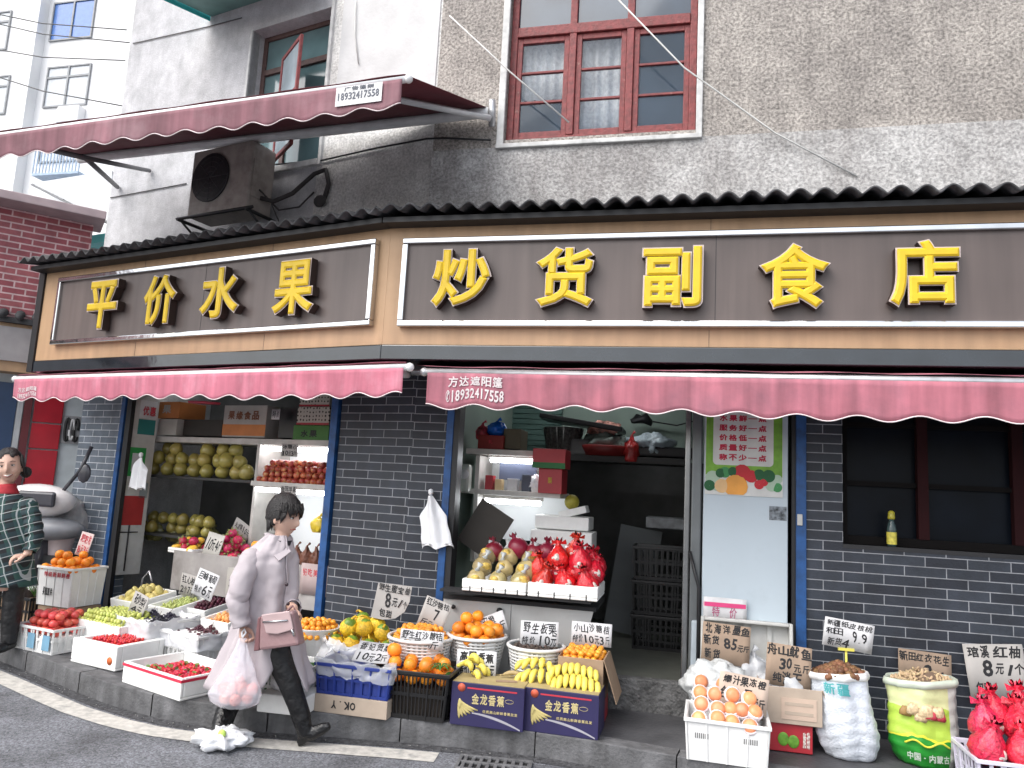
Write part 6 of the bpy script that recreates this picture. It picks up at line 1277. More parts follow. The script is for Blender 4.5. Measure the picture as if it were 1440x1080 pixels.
# the poster
pz1 = RP.px(1040, 560, .04)[1]; pz0 = RP.px(1040, 697, .04)[1]; pa_ = RP.px(992, 640, .04)[0]; pb_ = RP.px(1101, 640, .04)[0]
o = thing('fruit_poster', 'green and white fruit poster with five red slogan lines on the pale blue refrigerator', 'poster', RP.M(pa_, pz0, .036)); W_ = pb_ - pa_; H_ = pz1 - pz0
pgreen = mat('poster_green', (.16, .36, .03), .5, nz=(12, .25)); pwhite = mat('poster_paper', (.62, .62, .60), .5)
MB().box(0, W_, -.003, 0, 0, H_).build('sheet', pwhite, o); MB().box(0.004, W_ - .004, -.0045, -.003, H_ * .20, H_).build('green_field', pgreen, o)
mb = MB(); pts = []; x0, x1, z0, z1, r_ = W_ * .10, W_ * .88, H_ * .305, H_ * .90, .03
for cx, cz_, a0 in ((x1 - r_, z1 - r_, 0), (x0 + r_, z1 - r_, 90), (x0 + r_, z0 + r_, 180), (x1 - r_, z0 + r_, 270)): pts += [(cx + r_ * math.cos(R(a0 + q * 15)), cz_ + r_ * math.sin(R(a0 + q * 15))) for q in range(7)]
mb.prism(pts[::-1], -.006, -.0045); mb.build('text_field', pwhite, o)
mb = MB()
for i, s in enumerate(('水果鲜一点', '服务好一点', '价格低一点', '质量好一点', '称不少一点')): zc_ = H_ * (.79 - i * .101); write(mb, s, W_ * .17, W_ * .80, zc_ - .024, zc_ + .024, .045, lambda p: V((p.x, p.y - .006, p.z)))
mb.build('lettering', mat('poster_red', (.50, .012, .05), .5), o)
mb = MB()
for (x, z, r, mi) in ((.10, .17, .045, 0), (.16, .10, .04, 0), (.06, .09, .035, 3), (.26, .23, .035, 1), (.20, .22, .03, 3), (.48, .23, .055, 2), (.60, .20, .040, 2), (.40, .09, .075, 4), (.22, .09, .045, 5), (.70, .12, .03, 2), (.76, .15, .028, 2), (.86, .12, .04, 0), (.82, .21, .04, 3), (.70, .22, .035, 3), (.93, .10, .03, 1), (.93, .18, .03, 0), (.36, .24, .03, 3)):
    mb.lathe([(.001, .002), (r * 1.15, 0)], 14, mi, cap=False, fn=lambda p, t, i, x=x, z=z, mi=mi: V((W_ * x + p.x, -.0062 - p.z - mi * .0004 - r * .01, max(.006, H_ * z + p.y))))
mb.build('printed_fruit', [mat('print_pale_green', (.38, .50, .38)), mat('print_green', (.05, .25, .08)), mat('print_red', (.50, .02, .03)), mat('print_dark_green', (.01, .10, .03)), mat('print_orange', (.75, .33, .06)), mat('print_peach', (.70, .45, .22))], o)
sign('price_card', 'white card with a pink header reading 特价 at the foot of the refrigerator', None, .30, .155, RP.M(RP.px(1019, 880, .06)[0], RP.px(1019, 872, .06)[1], .06), [('特', .2, .38, .12, .58), ('价', .60, .78, .12, .58)], paperw, mat('pink_ink', (.35, .08, .16)), jit=.5)
k = RP.px(1019, 848, .065); MB().box(-.15, .15, -.003, 0, -.03, .0).build('pink_header', mat('magenta_strip', (.60, .05, .18), .5), M=RP.M(k[0], k[1], .066), label='magenta strip along the top of the 特价 card', cat='strip')

# ================================================================== RIGHT STALL
# upright grey crate
a = RP.px(985, 920, .16)[0]; b = RP.px(1116, 920, .16)[0]; zt1 = RP.px(1050, 873, .16)[1]; W_ = b - a
o = thing('plastic_crate', 'large grubby white crate standing on edge against the refrigerator', 'crate', RP.M(a, .16, .16) @ Matrix.Rotation(R(-6), 4, 'X')); H_ = zt1 - .16
MB().box(.01, W_ - .01, .05, .06, .01, H_ - .01).build('crate_floor', greyp, o)
mb = MB()
for x in (0, W_ - .025): mb.box(x, x + .025, -.05, .06, 0, H_)
mb.box(.025, W_ - .025, -.05, .06, H_ - .025, H_).box(.025, W_ - .025, -.05, .06, 0, .025); mb.build('rim', greyp, o, bevel=.008)
mb = MB()
for q in (.25, .5, .76): mb.box(W_ * q - .015, W_ * q + .015, .03, .0499, .025, H_ - .025)
for q in (.3, .62): mb.box(.025, W_ - .025, .035, .0498, H_ * q - .012, H_ * q + .012)
mb.build('stiffener', greyp, o)
def bs(lab, x, y, wpx, hpx, Y, tilt, lines, paper=paperk, **k): return sign('price_card', lab, None, pw(wpx, Y), pw(hpx, Y), stand_at(x, y, Y, -13, tilt), lines, paper, bold=.03, **k)
bs('brown card reading 85元 leaning in the upright white crate', 1019, 934, 63, 52, 5.36, 3, [('北海洋墨鱼', .03, .98, .74, .98), ('新货', .03, .38, .45, .68), ('85', .46, .74, .36, .66), ('元斤', .74, .99, .34, .52), ('新货', .05, .42, .08, .36)])
bs('brown card reading 30元 on the open carton', 1107, 966, 58, 54, 5.05, 4, [('舟山鱿鱼', .0, .98, .72, .97), ('30', .28, .60, .40, .68), ('元斤', .62, .98, .38, .58), ('纯淡干', .14, .80, .06, .34)])
# basket with a plastic bag behind the net wrapped oranges
c = onz(1012, 972, .42); M0 = T(c.x, c.y, .152); basket('basket', 'white basket covered by a plastic bag beside the upright crate', M0, .20, .16, .26, whitep)
bagblob('plastic_bag', 'large translucent bag bulging over the basket beside the upright crate', M0 @ T(-.02, 0, .20), (.22, .17, .15), mat('cloudy_bag', (.62, .64, .64), .25, alpha=.85, nz=(8, .1), bump=(14, .8, .03)), 81, False, .35)
bagblob('plastic_bag', 'small translucent bag of dried fish at the foot of the upright crate', M0 @ T(.24, .06, .28), (.12, .10, .13), bagt, 83, True, .3)
bs('pinkish brown card reading 7元 above the net wrapped oranges', 1042, 1000, 64, 46, 4.88, 6, [('爆汁果冻橙', .08, .96, .70, .95), ('包甜', .04, .42, .30, .62), ('7', .52, .68, .25, .66), ('元斤', .68, .98, .16, .42)], mat('pinkish_brown_card', (.48, .38, .31), .8))
# white crate of foam netted oranges
M0 = anchor(967, 1067, .152, .45, .36, -15, -1); slot_crate('plastic_crate', 'white crate of oranges in pink foam sleeves at the kerb', M0, .48, .40, .24, whitep, slots=False)
mb = MB(); 
for x in (-.15, .13):
    for i in range(7): mb.box(x - .035 + i * .012, x - .029 + i * .012, -.196, -.192, .13, .16)
mb.build('slot_marks', mat('slot_grey', (.12, .12, .12)), M=M0, label='row of small slots on the foam sleeve orange crate', cat='slots')
MB().box(-.2, .2, -.16, .16, .02, .2).build('packing', foam, M=M0, label='packing in the foam sleeve orange crate', cat='packing')
slv = mat('foam_sleeve', (.82, .72, .74), .7, nz=(60, .12), bump=(160, .8, .01)); blood = bmat('blood_orange_skin', (.80, .30, .14), .4, nz=(14, .25))
SLV = MB().lathe([(.001, -.05), (.03, -.046), (.047, -.025), (.052, -.004), (.050, .008), (.041, .010), (.044, -.01)], 16, cap=False).mesh('sleeve', [slv]); OR_ = MB().ball((0, 0, 0), .046, 0, 16, fn=dim(.046)).mesh('fruit', [blood])
for k in range(4):
    for i in range(4 if k != 1 else 5):
        lx = -.17 + (.03 if k % 2 else 0) + i * (.34 / (3 if k != 1 else 4)) * .95 + rnd.uniform(-.022, .022); ly = -.15 + k * .085 + rnd.uniform(-.02, .02); lz = .225 + k * .055 + rnd.uniform(-.014, .022)
        o = bpy.data.objects.new('sleeved_orange', OR_); COL.objects.link(o); o.matrix_world = M0 @ T(lx, ly, lz) @ Matrix.Rotation(R(52 + rnd.uniform(-25, 25)), 4, 'X') @ Matrix.Rotation(rnd.uniform(-.5, .5), 4, 'Y')
        tag(o, 'blood orange in a pink white foam sleeve', 'orange', 'blood oranges in foam sleeves'); s_ = bpy.data.objects.new('foam_sleeve', SLV); COL.objects.link(s_); s_.parent = o
# carton on red carton
q0 = ony(1122, 1062, 4.97); M0 = T(q0.x, 4.97 + .17, .152, R(-13))
printed_ = thing('carton', 'red printed carton with green fruit picture under the open brown carton', 'carton', M0); MB().box(-.13, .13, -.14, .16, 0, .17).build('carton_body', redc, printed_, bevel=.004)
mb = MB(); mb.ball((-.045, -.141, .075), (.034, .004, .042), 0, 12).ball((.015, -.142, .065), (.036, .004, .040), 0, 12); mb.build('printed_fruit', mat('print_lime', (.12, .30, .03), .5, nz=(30, .3)), printed_)
mb = MB(); write(mb, '脆甜', .07, .115, .03, .13, .03, lambda p: V((p.x, p.y - .141, p.z))); mb.build('lettering', mat('print_white', (.6, .55, .5)), printed_)
M1 = M0 @ T(-.0, .02, .172); o = carton('carton', 'open brown carton with a cream label on the red carton', M1, .37, .36, .22, cardl)
MB().box(-.06, .15, -.184, -.181, .03, .16).build('cream_label', mat('cream_label', (.50, .38, .30), .7), o); mb = MB(); mb.box(-.04, .13, -.186, -.184, .115, .135).box(-.04, .13, -.186, -.184, .06, .08); mb.build('label_lines', cardl, o)
MB().add([(.186, -.18, .22), (.186, .18, .22), (.25, .18, .30), (.25, -.18, .02)], [(0, 1, 2, 3)]).build('carton_flap', card, o, solid=.004)
bagblob('plastic_bag', 'clear bag of dried squid inside the open brown carton', M1 @ T(0, 0, .12), (.16, .14, .10), bagt, 88, False, .3)
# sacks
def sack(lab, cx, cyb, Y, r, h, m, kind, nm, flab, fgrp, lean=0, seed=0, rim=whitep, text=None, scf=1, grp=None, r2=.019):
    q = onz(cx, cyb, .15); M_ = T(q.x, q.y + r, .152, R(-12)); o = thing('sack', lab, 'sack', M_)
    def fn(p, t, i):
        z = p.z; a = .03 * nz3((math.cos(t) * 2, math.sin(t) * 2, z * 3), 1, seed) + .004 * math.sin(z * 90 + 3 * math.sin(t * 2 + seed)) * (1 - z / h * .5) + .006 * nz3((math.cos(t) * 5, math.sin(t) * 5, z * 12), 1.4, seed + 5)
        k = 1 + a / r; return V((p.x * k + lean * (z / h), p.y * k * .86, z + .018 * math.sin(t + 2) * (z / h)))
    n = 30; profl = [(.001, .0)] + [(r * (1.0 - .22 * (1 - min(1, (i / n) * 3.2)) ** 2 + .03 * math.sin(i / n * 6)), h * i / n) for i in range(n + 1)]
    mb = MB(); mb.lathe(profl, 64, cap=False, fn=fn); mb.build('sack_body', m, o)
    rr = profl[-1][0]; mb = MB(); mb.lathe([(rr * 1.0, h - .04), (rr * 1.05, h - .035), (rr * 1.07, h - .015), (rr * 1.03, h + .006), (rr * .97, h + .006), (rr * .93, h - .02)], 64, cap=False, fn=fn); mb.build('rolled_rim', rim, o)
    MB().lathe([(.001, h + .045), (rr * .55, h + .015), (rr * .96, h - .03)], 30, cap=False, fn=fn).build('fill', mat('fill_' + nm, tuple(c * .5 for c in (.3, .2, .14)), .9), o)
    if text: text(o, r, h, lean)
    Mt = M_ @ T(lean, 0, 0)
    for k in range(170):
        a_, q_ = rnd.uniform(0, 6.283), math.sqrt(rnd.random()); zz = h - .022 + .075 * (1 - q_) ** .8
        place(kind, nm, Mt @ V((rr * .93 * q_ * math.cos(a_), rr * .80 * q_ * math.sin(a_), zz + rnd.uniform(-.003, .007) + .018 * math.sin(a_ + 2) * q_)), r2, flab, nm, fgrp, scf, True)
    return o, M_
def wrap_text(s, ang0, ang1, z0, z1, m_, nm, bold=.03):
    def f(o, r, h, lean):
        mb = MB(); write(mb, s, ang0, ang1, z0 * h, z1 * h, bold, lambda p: V(((r * 1.05) * math.sin(p.x) + lean * p.z / h, -(r * 1.06) * math.cos(p.x) * .86 - .012 - 0, p.z)), thick=0); mb.build(nm, m_, o)
    return f
whs = mat('white_woven_sack', (.62, .66, .72), .55, nz=(5, .10), bump=(60, .6, .01), dirt=((.36, .40, .46), 6, .5, .8, .5))
sack('white woven sack of walnuts with a blue print below the price card on a stick', 1214, 1077, 0, .175, .50, whs, 'nut', 'walnut', 'brown walnut in the white woven sack', 'walnuts in the white sack', -.07, 1, scf=1.25,
     text=wrap_text('新疆', -.75, .15, .78, .92, mat('turquoise_print', (.12, .50, .52)), 'lettering'))
sk = mat('printed_sack', (.5, .5, .1), .35, bump=(20, .5, .01)); n3, l3, b3 = nodes(sk)
tcx = n3.new('ShaderNodeTexCoord'); sp = n3.new('ShaderNodeSeparateXYZ'); l3.new(tcx.outputs['Object'], sp.inputs[0])
wv = n3.new('ShaderNodeTexNoise'); wv.inputs['Scale'].default_value = 5; l3.new(tcx.outputs['Object'], wv.inputs['Vector']); ad = n3.new('ShaderNodeMath'); ad.operation = 'MULTIPLY_ADD'; ad.inputs[1].default_value = .15; l3.new(wv.outputs['Fac'], ad.inputs[0]); l3.new(sp.outputs['Z'], ad.inputs[2])
cr = n3.new('ShaderNodeValToRGB'); cr.color_ramp.interpolation = 'CONSTANT'; l3.new(ad.outputs[0], cr.inputs[0]); e = cr.color_ramp.elements
e[0].position = 0; e[0].color = (.02, .26, .03, 1); e[1].position = .235; e[1].color = (.75, .72, .06, 1)
for ps, c in ((.25, (.42, .60, .08, 1)), (.42, (.62, .66, .35, 1)), (.55, (.62, .62, .50, 1))): q = e.new(ps); q.color = c
sx_ = n3.new('ShaderNodeMath'); sx_.operation = 'GREATER_THAN'; sx_.inputs[1].default_value = .10; l3.new(sp.outputs['X'], sx_.inputs[0])
mx_ = n3.new('ShaderNodeMixRGB'); mx_.inputs['Color2'].default_value = (.55, .56, .52, 1); l3.new(sx_.outputs[0], mx_.inputs['Fac']); l3.new(cr.outputs[0], mx_.inputs['Color1']); l3.new(mx_.outputs[0], b3.inputs['Base Color'])
def sack2text(o, r, h, lean):
    wrap_text('中国·内蒙古', -.75, .45, .10, .19, mat('sack_white_print', (.6, .65, .6)), 'lettering')(o, r, h, lean)
    mb = MB()
    for (a, z, s, mi) in ((-.45, .68, .05, 0), (-.1, .66, .06, 0), (.2, .66, .05, 0), (.0, .63, .035, 1), (.25, .62, .035, 1), (-.7, .64, .04, 2), (-.28, .60, .04, 0)):
        mb.ball(((r * 1.04) * math.sin(a) + lean * z, -(r * 1.03) * math.cos(a) * .86, z * h), (s, .012, s * .8), mi, 10, fn=wob(.015, 30))
    mb.build('printed_peanuts', [mat('print_peanut', (.55, .42, .25), .5, nz=(60, .4)), mat('print_redskin', (.45, .05, .07), .5), mat('print_brown', (.30, .18, .06))], o)
    mb = MB(); mb.tube([V((r * 1.07 * math.sin(a), -(r * 1.08) * math.cos(a) * .86 - .004, h * (.30 + .03 * math.sin(a * 9)))) for a in [-.8 + q * .06 for q in range(22)]], .006, 5); mb.build('swirl', mat('swirl_yellow', (.65, .62, .05)), o)
sack('glossy yellow green printed sack of peanuts', 1326, 1088, 0, .195, .50, sk, 'peanut', 'peanut', 'pale peanut in its shell heaped on the printed sack', 'peanuts in the printed sack', -.02, 4, scf=1.1, text=sack2text, rim=mat('pale_green_rim', (.50, .55, .46), .4), r2=.014)
q = ony(1190, 913, 5.2); sign('price_card', 'white card reading 9.9元 on a yellow stick above the walnuts', None, pw(63, 5.2), pw(38, 5.2), T(q.x, q.y, q.z, R(-13)) @ Matrix.Rotation(R(7), 4, 'Y'), [('新疆纸皮核桃', .03, .97, .72, .95), ('和田', .04, .4, .42, .66), ('9.9', .58, .88, .28, .66), ('新货4', .08, .55, .06, .34)], paperw)
ys = mat('yellow_stick', (.65, .58, .10), .5); mb = MB(); mb.tube([(0, .01, 0), (.005, .01, -.20)], .008, 8); mb.box(-.05, .05, -.005, .02, -.01, .008); mb.build('card_stick', ys, M=T(q.x, q.y, q.z, R(-13)), label='yellow stick holding the walnut price card', cat='stick')
bs('brown card reading 8元 standing behind the peanuts', 1300, 962, 66, 42, 5.28, 3, [('新田红衣花生', .02, .98, .66, .93), ('8', .44, .64, .12, .60), ('元/斤', .64, .98, .10, .42)])
bs('grey card reading 8元 behind the red netted pomelos at the right edge', 1408, 985, 74, 72, 5.15, -5, [('琯溪红柚', .03, .97, .76, .96), ('8', .26, .46, .40, .70), ('元/个', .48, .97, .44, .64), ('包甜', .1, .4, .12, .32)], paperg)
c = onz(1425, 1078, .30); M0 = T(c.x + .02, c.y + .06, .152, R(-13)); slot_crate('plastic_crate', 'lilac white slotted crate of red netted pomelos at the right edge', M0, .46, .40, .20, mat('lilac_plastic', (.60, .58, .68), .45), bars=7, rows=2)
MB().box(-.2, .2, -.17, .17, .02, .15).build('packing', mat('dark_violet', (.04, .03, .07)), M=M0, label='dark goods inside the lilac crate', cat='packing')
pk = mat('pink_red_net', (.70, .02, .07), .35, rand=.15, nz=(50, .45), coat=.3, bump=(60, .9, .02)); PR['red_bag2'] = PR['red_bag'].copy(); PR['red_bag2'].materials[0] = pk
for p in [(-.15, -.11, .24), (.02, -.13, .24), (.18, -.11, .24), (-.11, .02, .33), (.07, .0, .34), (.20, .05, .30), (-.04, .1, .38), (.12, .12, .40)]:
    place('red_bag2', 'netted_pomelo', M0 @ V(p), .08, 'pomelo in pinkish red net film at the right edge', 'pomelo', 'pinkish netted pomelos in the lilac crate', 1.3, 'z')
# bottle on the window sill
k = RP.px(1254, 763, -.03); o = thing('bottle', 'small bottle with a yellow cap and yellow label on the dark window sill', 'bottle', RP.M(k[0], rwz + .002, -.03)); gl2 = mat('bottle_glass', (.05, .08, .08), .1)
MB().lathe([(.001, 0), (.032, 0), (.032, .12), (.026, .15), (.018, .17), (.018, .19)], 20).build('bottle_body', gl2, o); MB().lathe([(.022, .19), (.024, .20), (.022, .24), (.010, .25)], 16).build('cap', mat('yellow_cap', (.45, .40, .04), .4), o); MB().lathe([(.0335, .015), (.0335, .10)], 20, cap=False).build('label', mat('yellow_label', (.60, .52, .08), .5, nz=(40, .3)), o)
k = RP.px(1125, 733, .05); MB().box(-.018, .018, -.02, 0, -.03, .05).build('socket', greyp, M=RP.M(k[0], k[1], .03), bevel=.004, label='small pale socket on the right blue post', cat='socket')
# white boxes by the kerb behind the woman, bag on the road
M0 = anchor(360, 1001, .152, .34, .28, -10, -1); MB().box(-.17, .17, -.14, .14, 0, .12).build('foam_box', foam, M=M0, bevel=.01, label='small closed white foam box on the kerb behind the woman', cat='foam box'); bagblob('plastic_bag', 'knotted white plastic bag on the small closed foam box', M0 @ T(-.02, 0, .12), (.12, .10, .075), bagw, 91, True, .3)
q = onz(308, 1052, 0); bagblob('plastic_bag', 'crumpled white plastic bag with a green mark lying on the road', T(q.x, q.y, .012, 0), (.165, .11, .055), bagw, 95, False, .75)
MB().ball((0, 0, 0), (.026, .012, .026), 0, 12).build('green_mark', mat('lime_print', (.45, .62, .12), .5), M=T(q.x + .03, q.y - .06, .105), label='lime green round mark on the bag lying on the road', cat='mark')
#PEOPLE
# ================================================================== PEOPLE
skin = mat('skin', (.55, .35, .27), .5, nz=(14, .06)); hairm = mat('black_hair', (.012, .010, .010), .35, bump=(160, .9, .01), nz=(30, .4)); lip = mat('lips', (.36, .11, .09), .45); eyew = mat('eye_white', (.6, .58, .55), .25); eyeb = mat('iris_dark', (.015, .01, .008), .15); teeth = mat('teeth', (.7, .68, .62), .3)
def gs(p, c, r): return math.exp(-((V(p) - V(c)).length / r) ** 2)
def headfn(smile):
    def f(p):
        q = V(p); x, y, z = q
        if z < -.02: k = (z + .02) / -.10; q.y *= 1 - .34 * max(0, k); q.x = q.x * (1 - .10 * k) + .012 * k
        if x > 0: q.x *= .93
        a = V((.085, 0, -.012)); s_ = abs(y)
        q.x += .030 * gs((x, y * 1.5, z), (.088, 0, -.028), .021) + .012 * gs((x, y * 2.2, z * .7), (.088, 0, 0.0), .02)      # nose
        q.x -= .010 * gs((x, s_, z), (.078, .032, .006), .017)                                     # eye sockets
        q.x += .005 * gs((x, s_, z), (.082, .028, .030), .02)                                       # brow
        q.x += .007 * gs((x, y * .8, z), (.085, 0, -.062), .014)                                    # mouth
        q.x += .010 * gs((x, y, z), (.075, 0, -.098), .022)                                         # chin
        q.y += (1 if y > 0 else -1) * .005 * gs((x, s_, z), (.055, .06, -.03), .03)                   # cheeks
        if smile: q.x += .006 * gs((x, s_, z), (.07, .045, -.035), .02)
        return q
    return f
def head_geo(mb, Tm, smile=False, sc=1):
    R3 = Tm.to_3x3(); c = Tm.translation
    mb.ball(c, (.094, .076, .118), 0, 44, T=R3, fn=headfn(smile))
    for s_ in (-1, 1): mb.ball(Tm @ V((-.005, s_ * .076, -.015)), (.018, .010, .032), 0, 12, T=R3)
def head_parts(o, Tm, smile=False):
    bw = .6 if smile else 1
    R3 = Tm.to_3x3(); c = Tm.translation
    for s_ in (-1, 1):
        e = MB(); e.ball(Tm @ V((.0745, s_ * .031, .004)), (.008, .014, .0065 if not smile else .0045), 0, 12, T=R3); e.ball(Tm @ V((.0800, s_ * .030, .004)), (.0045, .006, .0055 if not smile else .004), 1, 10, T=R3); e.build('eye', [eyew, eyeb], o)
        b = MB(); b.tube([Tm @ V((.084, s_ * .014, .027)), Tm @ V((.083, s_ * .032, .033)), Tm @ V((.070, s_ * .050, .028))], [.003 * bw, .004 * bw, .002 * bw], 6, 0); b.tube([Tm @ V((.081, s_ * .017, .008)), Tm @ V((.083, s_ * .031, .0115)), Tm @ V((.072, s_ * .046, .006))], [.0015, .0022, .0015], 5, 0); b.build('eyebrow', hairm, o)
    m = MB()
    if smile:
        m.tube([Tm @ V((.068 , -.030, -.054)), Tm @ V((.083, -.014, -.066)), Tm @ V((.086, 0, -.069)), Tm @ V((.083, .014, -.066)), Tm @ V((.068, .030, -.054))], [.002, .006, .007, .006, .002], 8, 0); m.tube([Tm @ V((.079, -.024, -.056)), Tm @ V((.090, 0, -.064)), Tm @ V((.079, .024, -.056))], [.002, .0075, .002], 8, 1)
    else: m.tube([Tm @ V((.072, -.022, -.064)), Tm @ V((.085, -.008, -.061)), Tm @ V((.086, 0, -.062)), Tm @ V((.085, .008, -.061)), Tm @ V((.072, .022, -.064))], [.002, .004, .0045, .004, .002], 8, 0)
    m.build('mouth', [lip, teeth], o)
def hairfn(fringe, seed, back=.0):
    def f(p):
        q = V(p); d = q.normalized(); n = .006 * nz3(d, 7, seed) + .004 * nz3(d, 22, seed + 3); q = q * (1 + n * 8)
        face = d.x > .15 and d.z < fringe + .10 * math.sin(d.y * 9 + seed) and abs(d.y) < .80
        if face: q = V((q.x * .62, q.y * .82, q.z * .9))
        if d.z < -.45 + back: q.z = max(q.z, -.075 + back * .05); q.x = q.x * .9 - .01
        return q
    return f
def hand_geo(mb, wrist, dirv, side, curl=1.0, sc=1.0, palmn=None):
    """palm, four unequal bent fingers and a thumb leaving the side of the palm"""
    d = V(dirv).normalized(); n = V(palmn or (0, -1, 0)); n = (n - d * n.dot(d)).normalized(); b = d.cross(n) * side
    w = V(wrist); mb.tube([w, w + d * .03 * sc, w + d * .06 * sc, w + d * .088 * sc], [.022 * sc, .030 * sc, .036 * sc, .033 * sc], 12, 0, flat=.5, axis=tuple(b))
    for k, (L, o_) in enumerate(((.068, -.027), (.078, -.009), (.073, .009), (.056, .026))):
        p = w + d * .084 * sc + b * o_ * sc; pts = [p - d * .02]; dd = d.copy(); a = 0
        for j, fr_ in enumerate((.42, .33, .25)):
            pts.append(pts[-1] + dd * (L * fr_ + (.02 if j == 0 else 0)) * sc); a = curl * (.75 + .08 * k); dd = (dd * math.cos(a) + n * math.sin(a)).normalized(); n2_ = None
            nn = n
        # bend progressively towards the palm normal
        pts = [p - d * .02, p]; ang = .25 * curl; cur = p
        for fr_ in (.42, .33, .25): ang += .62 * curl; cur = cur + (d * math.cos(ang) + n * math.sin(ang)) * L * fr_ * sc; pts.append(cur)
        mb.tube(pts, [.010 * sc, .0095 * sc, .009 * sc, .0085 * sc, .007 * sc], 8, 0)
    p = w + d * .025 * sc - b * .028 * sc; mb.tube([p, p - b * .022 * sc + d * .022 * sc + n * .012 * sc, p - b * .022 * sc + d * .05 * sc + n * .026 * sc, p - b * .008 * sc + d * .068 * sc + n * .034 * sc], [.013 * sc, .0115 * sc, .010 * sc, .0075 * sc], 8, 0)
def skinned(mb, name, m, parent, vox=.006, smooth=4, **k):
    o = mb.build(name, m, parent, **k); md = o.modifiers.new('r', 'REMESH'); md.mode = 'VOXEL'; md.voxel_size = vox; md.use_smooth_shade = True
    if smooth: sm = o.modifiers.new('m', 'SMOOTH'); sm.factor = .5; sm.iterations = smooth
    return o
# --- walking woman -----------------------------------------------------------------
WY = 5.18
def wp(x, y, dy=0): return ony(x, y, WY + dy)
foot = onz(385, 1046, 0); o = thing('person', 'woman in a lilac coat and black boots striding right with a clear bag of fruit', 'person', T(foot.x, WY, 0)); PI_ = Matrix.Translation((-foot.x, -WY, 0))
holder = o
class PB(MB):
    def build(s, *a, **k): s.v = [tuple(V(v) - V((foot.x, WY, 0))) for v in s.v]; return MB.build(s, *a, **k)
hc = wp(401, 726); HM = Matrix.Translation(hc) @ Matrix.Rotation(R(-22), 4, 'Z') @ Matrix.Rotation(R(8), 4, 'Y') @ Matrix.Scale(1.14, 4)
mb = PB(); head_geo(mb, HM)
mb.tube([wp(392, 800, 0), wp(393, 775, 0), wp(397, 752, 0), wp(399, 735, 0)], [.075, .056, .050, .05], 14)
wr = wp(341, 879, -.20); hd = (wp(344, 905, -.20) - wr).normalized()
mb.tube([wp(352, 792, -.12), wp(334, 838, -.19), wr], [.055, .045, .027], 12); mb.tube([wp(352, 792, -.12), wp(385, 790, 0), wp(398, 792, .13)], [.06, .09, .05], 12)
hand_geo(mb, wr, hd, 1, 1.15, 1.05, (.9, -.4, 0))
mb.tube([wp(392, 790, 0), wp(380, 850, 0), wp(376, 905, 0)], [.10, .11, .12], 14)
mb.tube([wp(376, 905, -.03), wp(412, 969, -.06), wp(426, 1014, -.06), wp(428, 1030, -.06)], [.08, .055, .036, .035], 12); mb.tube([wp(372, 905, .06), wp(334, 975, .04), wp(310, 1028, -.02)], [.08, .055, .036], 12)
lw = wp(414, 856, -.17); mb.tube([wp(398, 792, .13), wp(398, 845, .14), lw], [.05, .042, .026], 12); hand_geo(mb, lw, (.6, -.5, -.5), -1, 1.1, .95, (-.6, -.3, -.4))
skinned(mb, 'body', skin, o, .006, 3)
PO = PB(); head_parts_mb = []
class HP:  # head parts are built in world space then shifted
    pass
def shifted(fn, off):
    before = set(bpy.data.objects); fn()
    for q in set(bpy.data.objects) - before:
        if q.type == 'MESH': q.data.transform(Matrix.Translation(-off))
shifted(lambda: head_parts(o, HM), V((foot.x, WY, 0)))
mb = PB(); R3 = HM.to_3x3(); mb.ball(hc + R3 @ V((-.014, 0, .018)), (.110, .090, .122), 0, 48, T=R3, fn=hairfn(.42, 3, .0))
for i in range(110):   # short wisps at fringe, sides and nape
    a = rnd.uniform(-1.35, 1.35); base = HM @ V((.088 * math.cos(a) - .005, .084 * math.sin(a), .070 + rnd.uniform(-.01, .02))); tip = HM @ V((.104 * math.cos(a) - .002, .088 * math.sin(a), .030 + rnd.uniform(-.012, .015) - .02 * abs(math.sin(a)))); mb.tube([base, base.lerp(tip, .5) + R3 @ V((.008 * math.cos(a), .004 * math.sin(a), 0)), tip], [.006, .005, .001], 5)
for i in range(36):
    a = rnd.uniform(1.9, 4.4); base = HM @ V((.085 * math.cos(a) - .012, .078 * math.sin(a), -.03)); tip = HM @ V((.080 * math.cos(a) - .012, .070 * math.sin(a), -.088 + rnd.uniform(-.02, .01))); mb.tube([base, tip], [.013, .002], 5)
for s_ in (-1, 1):
    for i in range(8): base = HM @ V((.030 + i * .004, s_ * .078, .03)); tip = HM @ V((.036 + i * .004, s_ * .077, -.035 + i * .006)); mb.tube([base, tip], [.008, .002], 5)
mb.build('hair', hairm, o)
coatm = mat('lilac_coat', (.43, .385, .405), .8, nz=(4, .07), bump=(260, .25, .004))
secs = [(752, 391, 13, .070), (763, 387, 21, .100), (776, 381, 31, .150), (792, 378, 35, .165), (815, 380, 35, .155), (840, 378, 34, .145), (862, 376, 36, .145), (890, 373, 43, .160), (925, 368, 53, .175), (964, 364, 68, .19)]
def sec(v):
    q = v * (len(secs) - 1); i = min(int(q), len(secs) - 2); f = q - i; return [secs[i][k] * (1 - f) + secs[i + 1][k] * f for k in range(4)]
def coat(u, v):
    y, cx, hw, dp = sec(v); gapw = max(0, (v - .74)) * 2.6; g0 = R(-32); t = g0 - gapw * 1.2 - (2 * math.pi - gapw * 1.5 + .10) * u
    c = wp(cx, y); rx = hw / 200.0 * (WY / 5.2); fold = .014 * math.sin(t * 7 + v * 5) * (.3 + v * 1.3) + .006 * nz3((math.cos(t) * 2, math.sin(t) * 2, v * 9), 2.4, 11) + .012 * nz3((math.cos(t), math.sin(t), v * 4), 2.5, 6)
    lay = .012 * u
    return c + V(((rx + fold + lay) * math.cos(t), (dp + fold + lay) * math.sin(t), (.018 * math.sin(t * 3) * v) + (.02 * math.cos(t) if v > .5 else 0)))
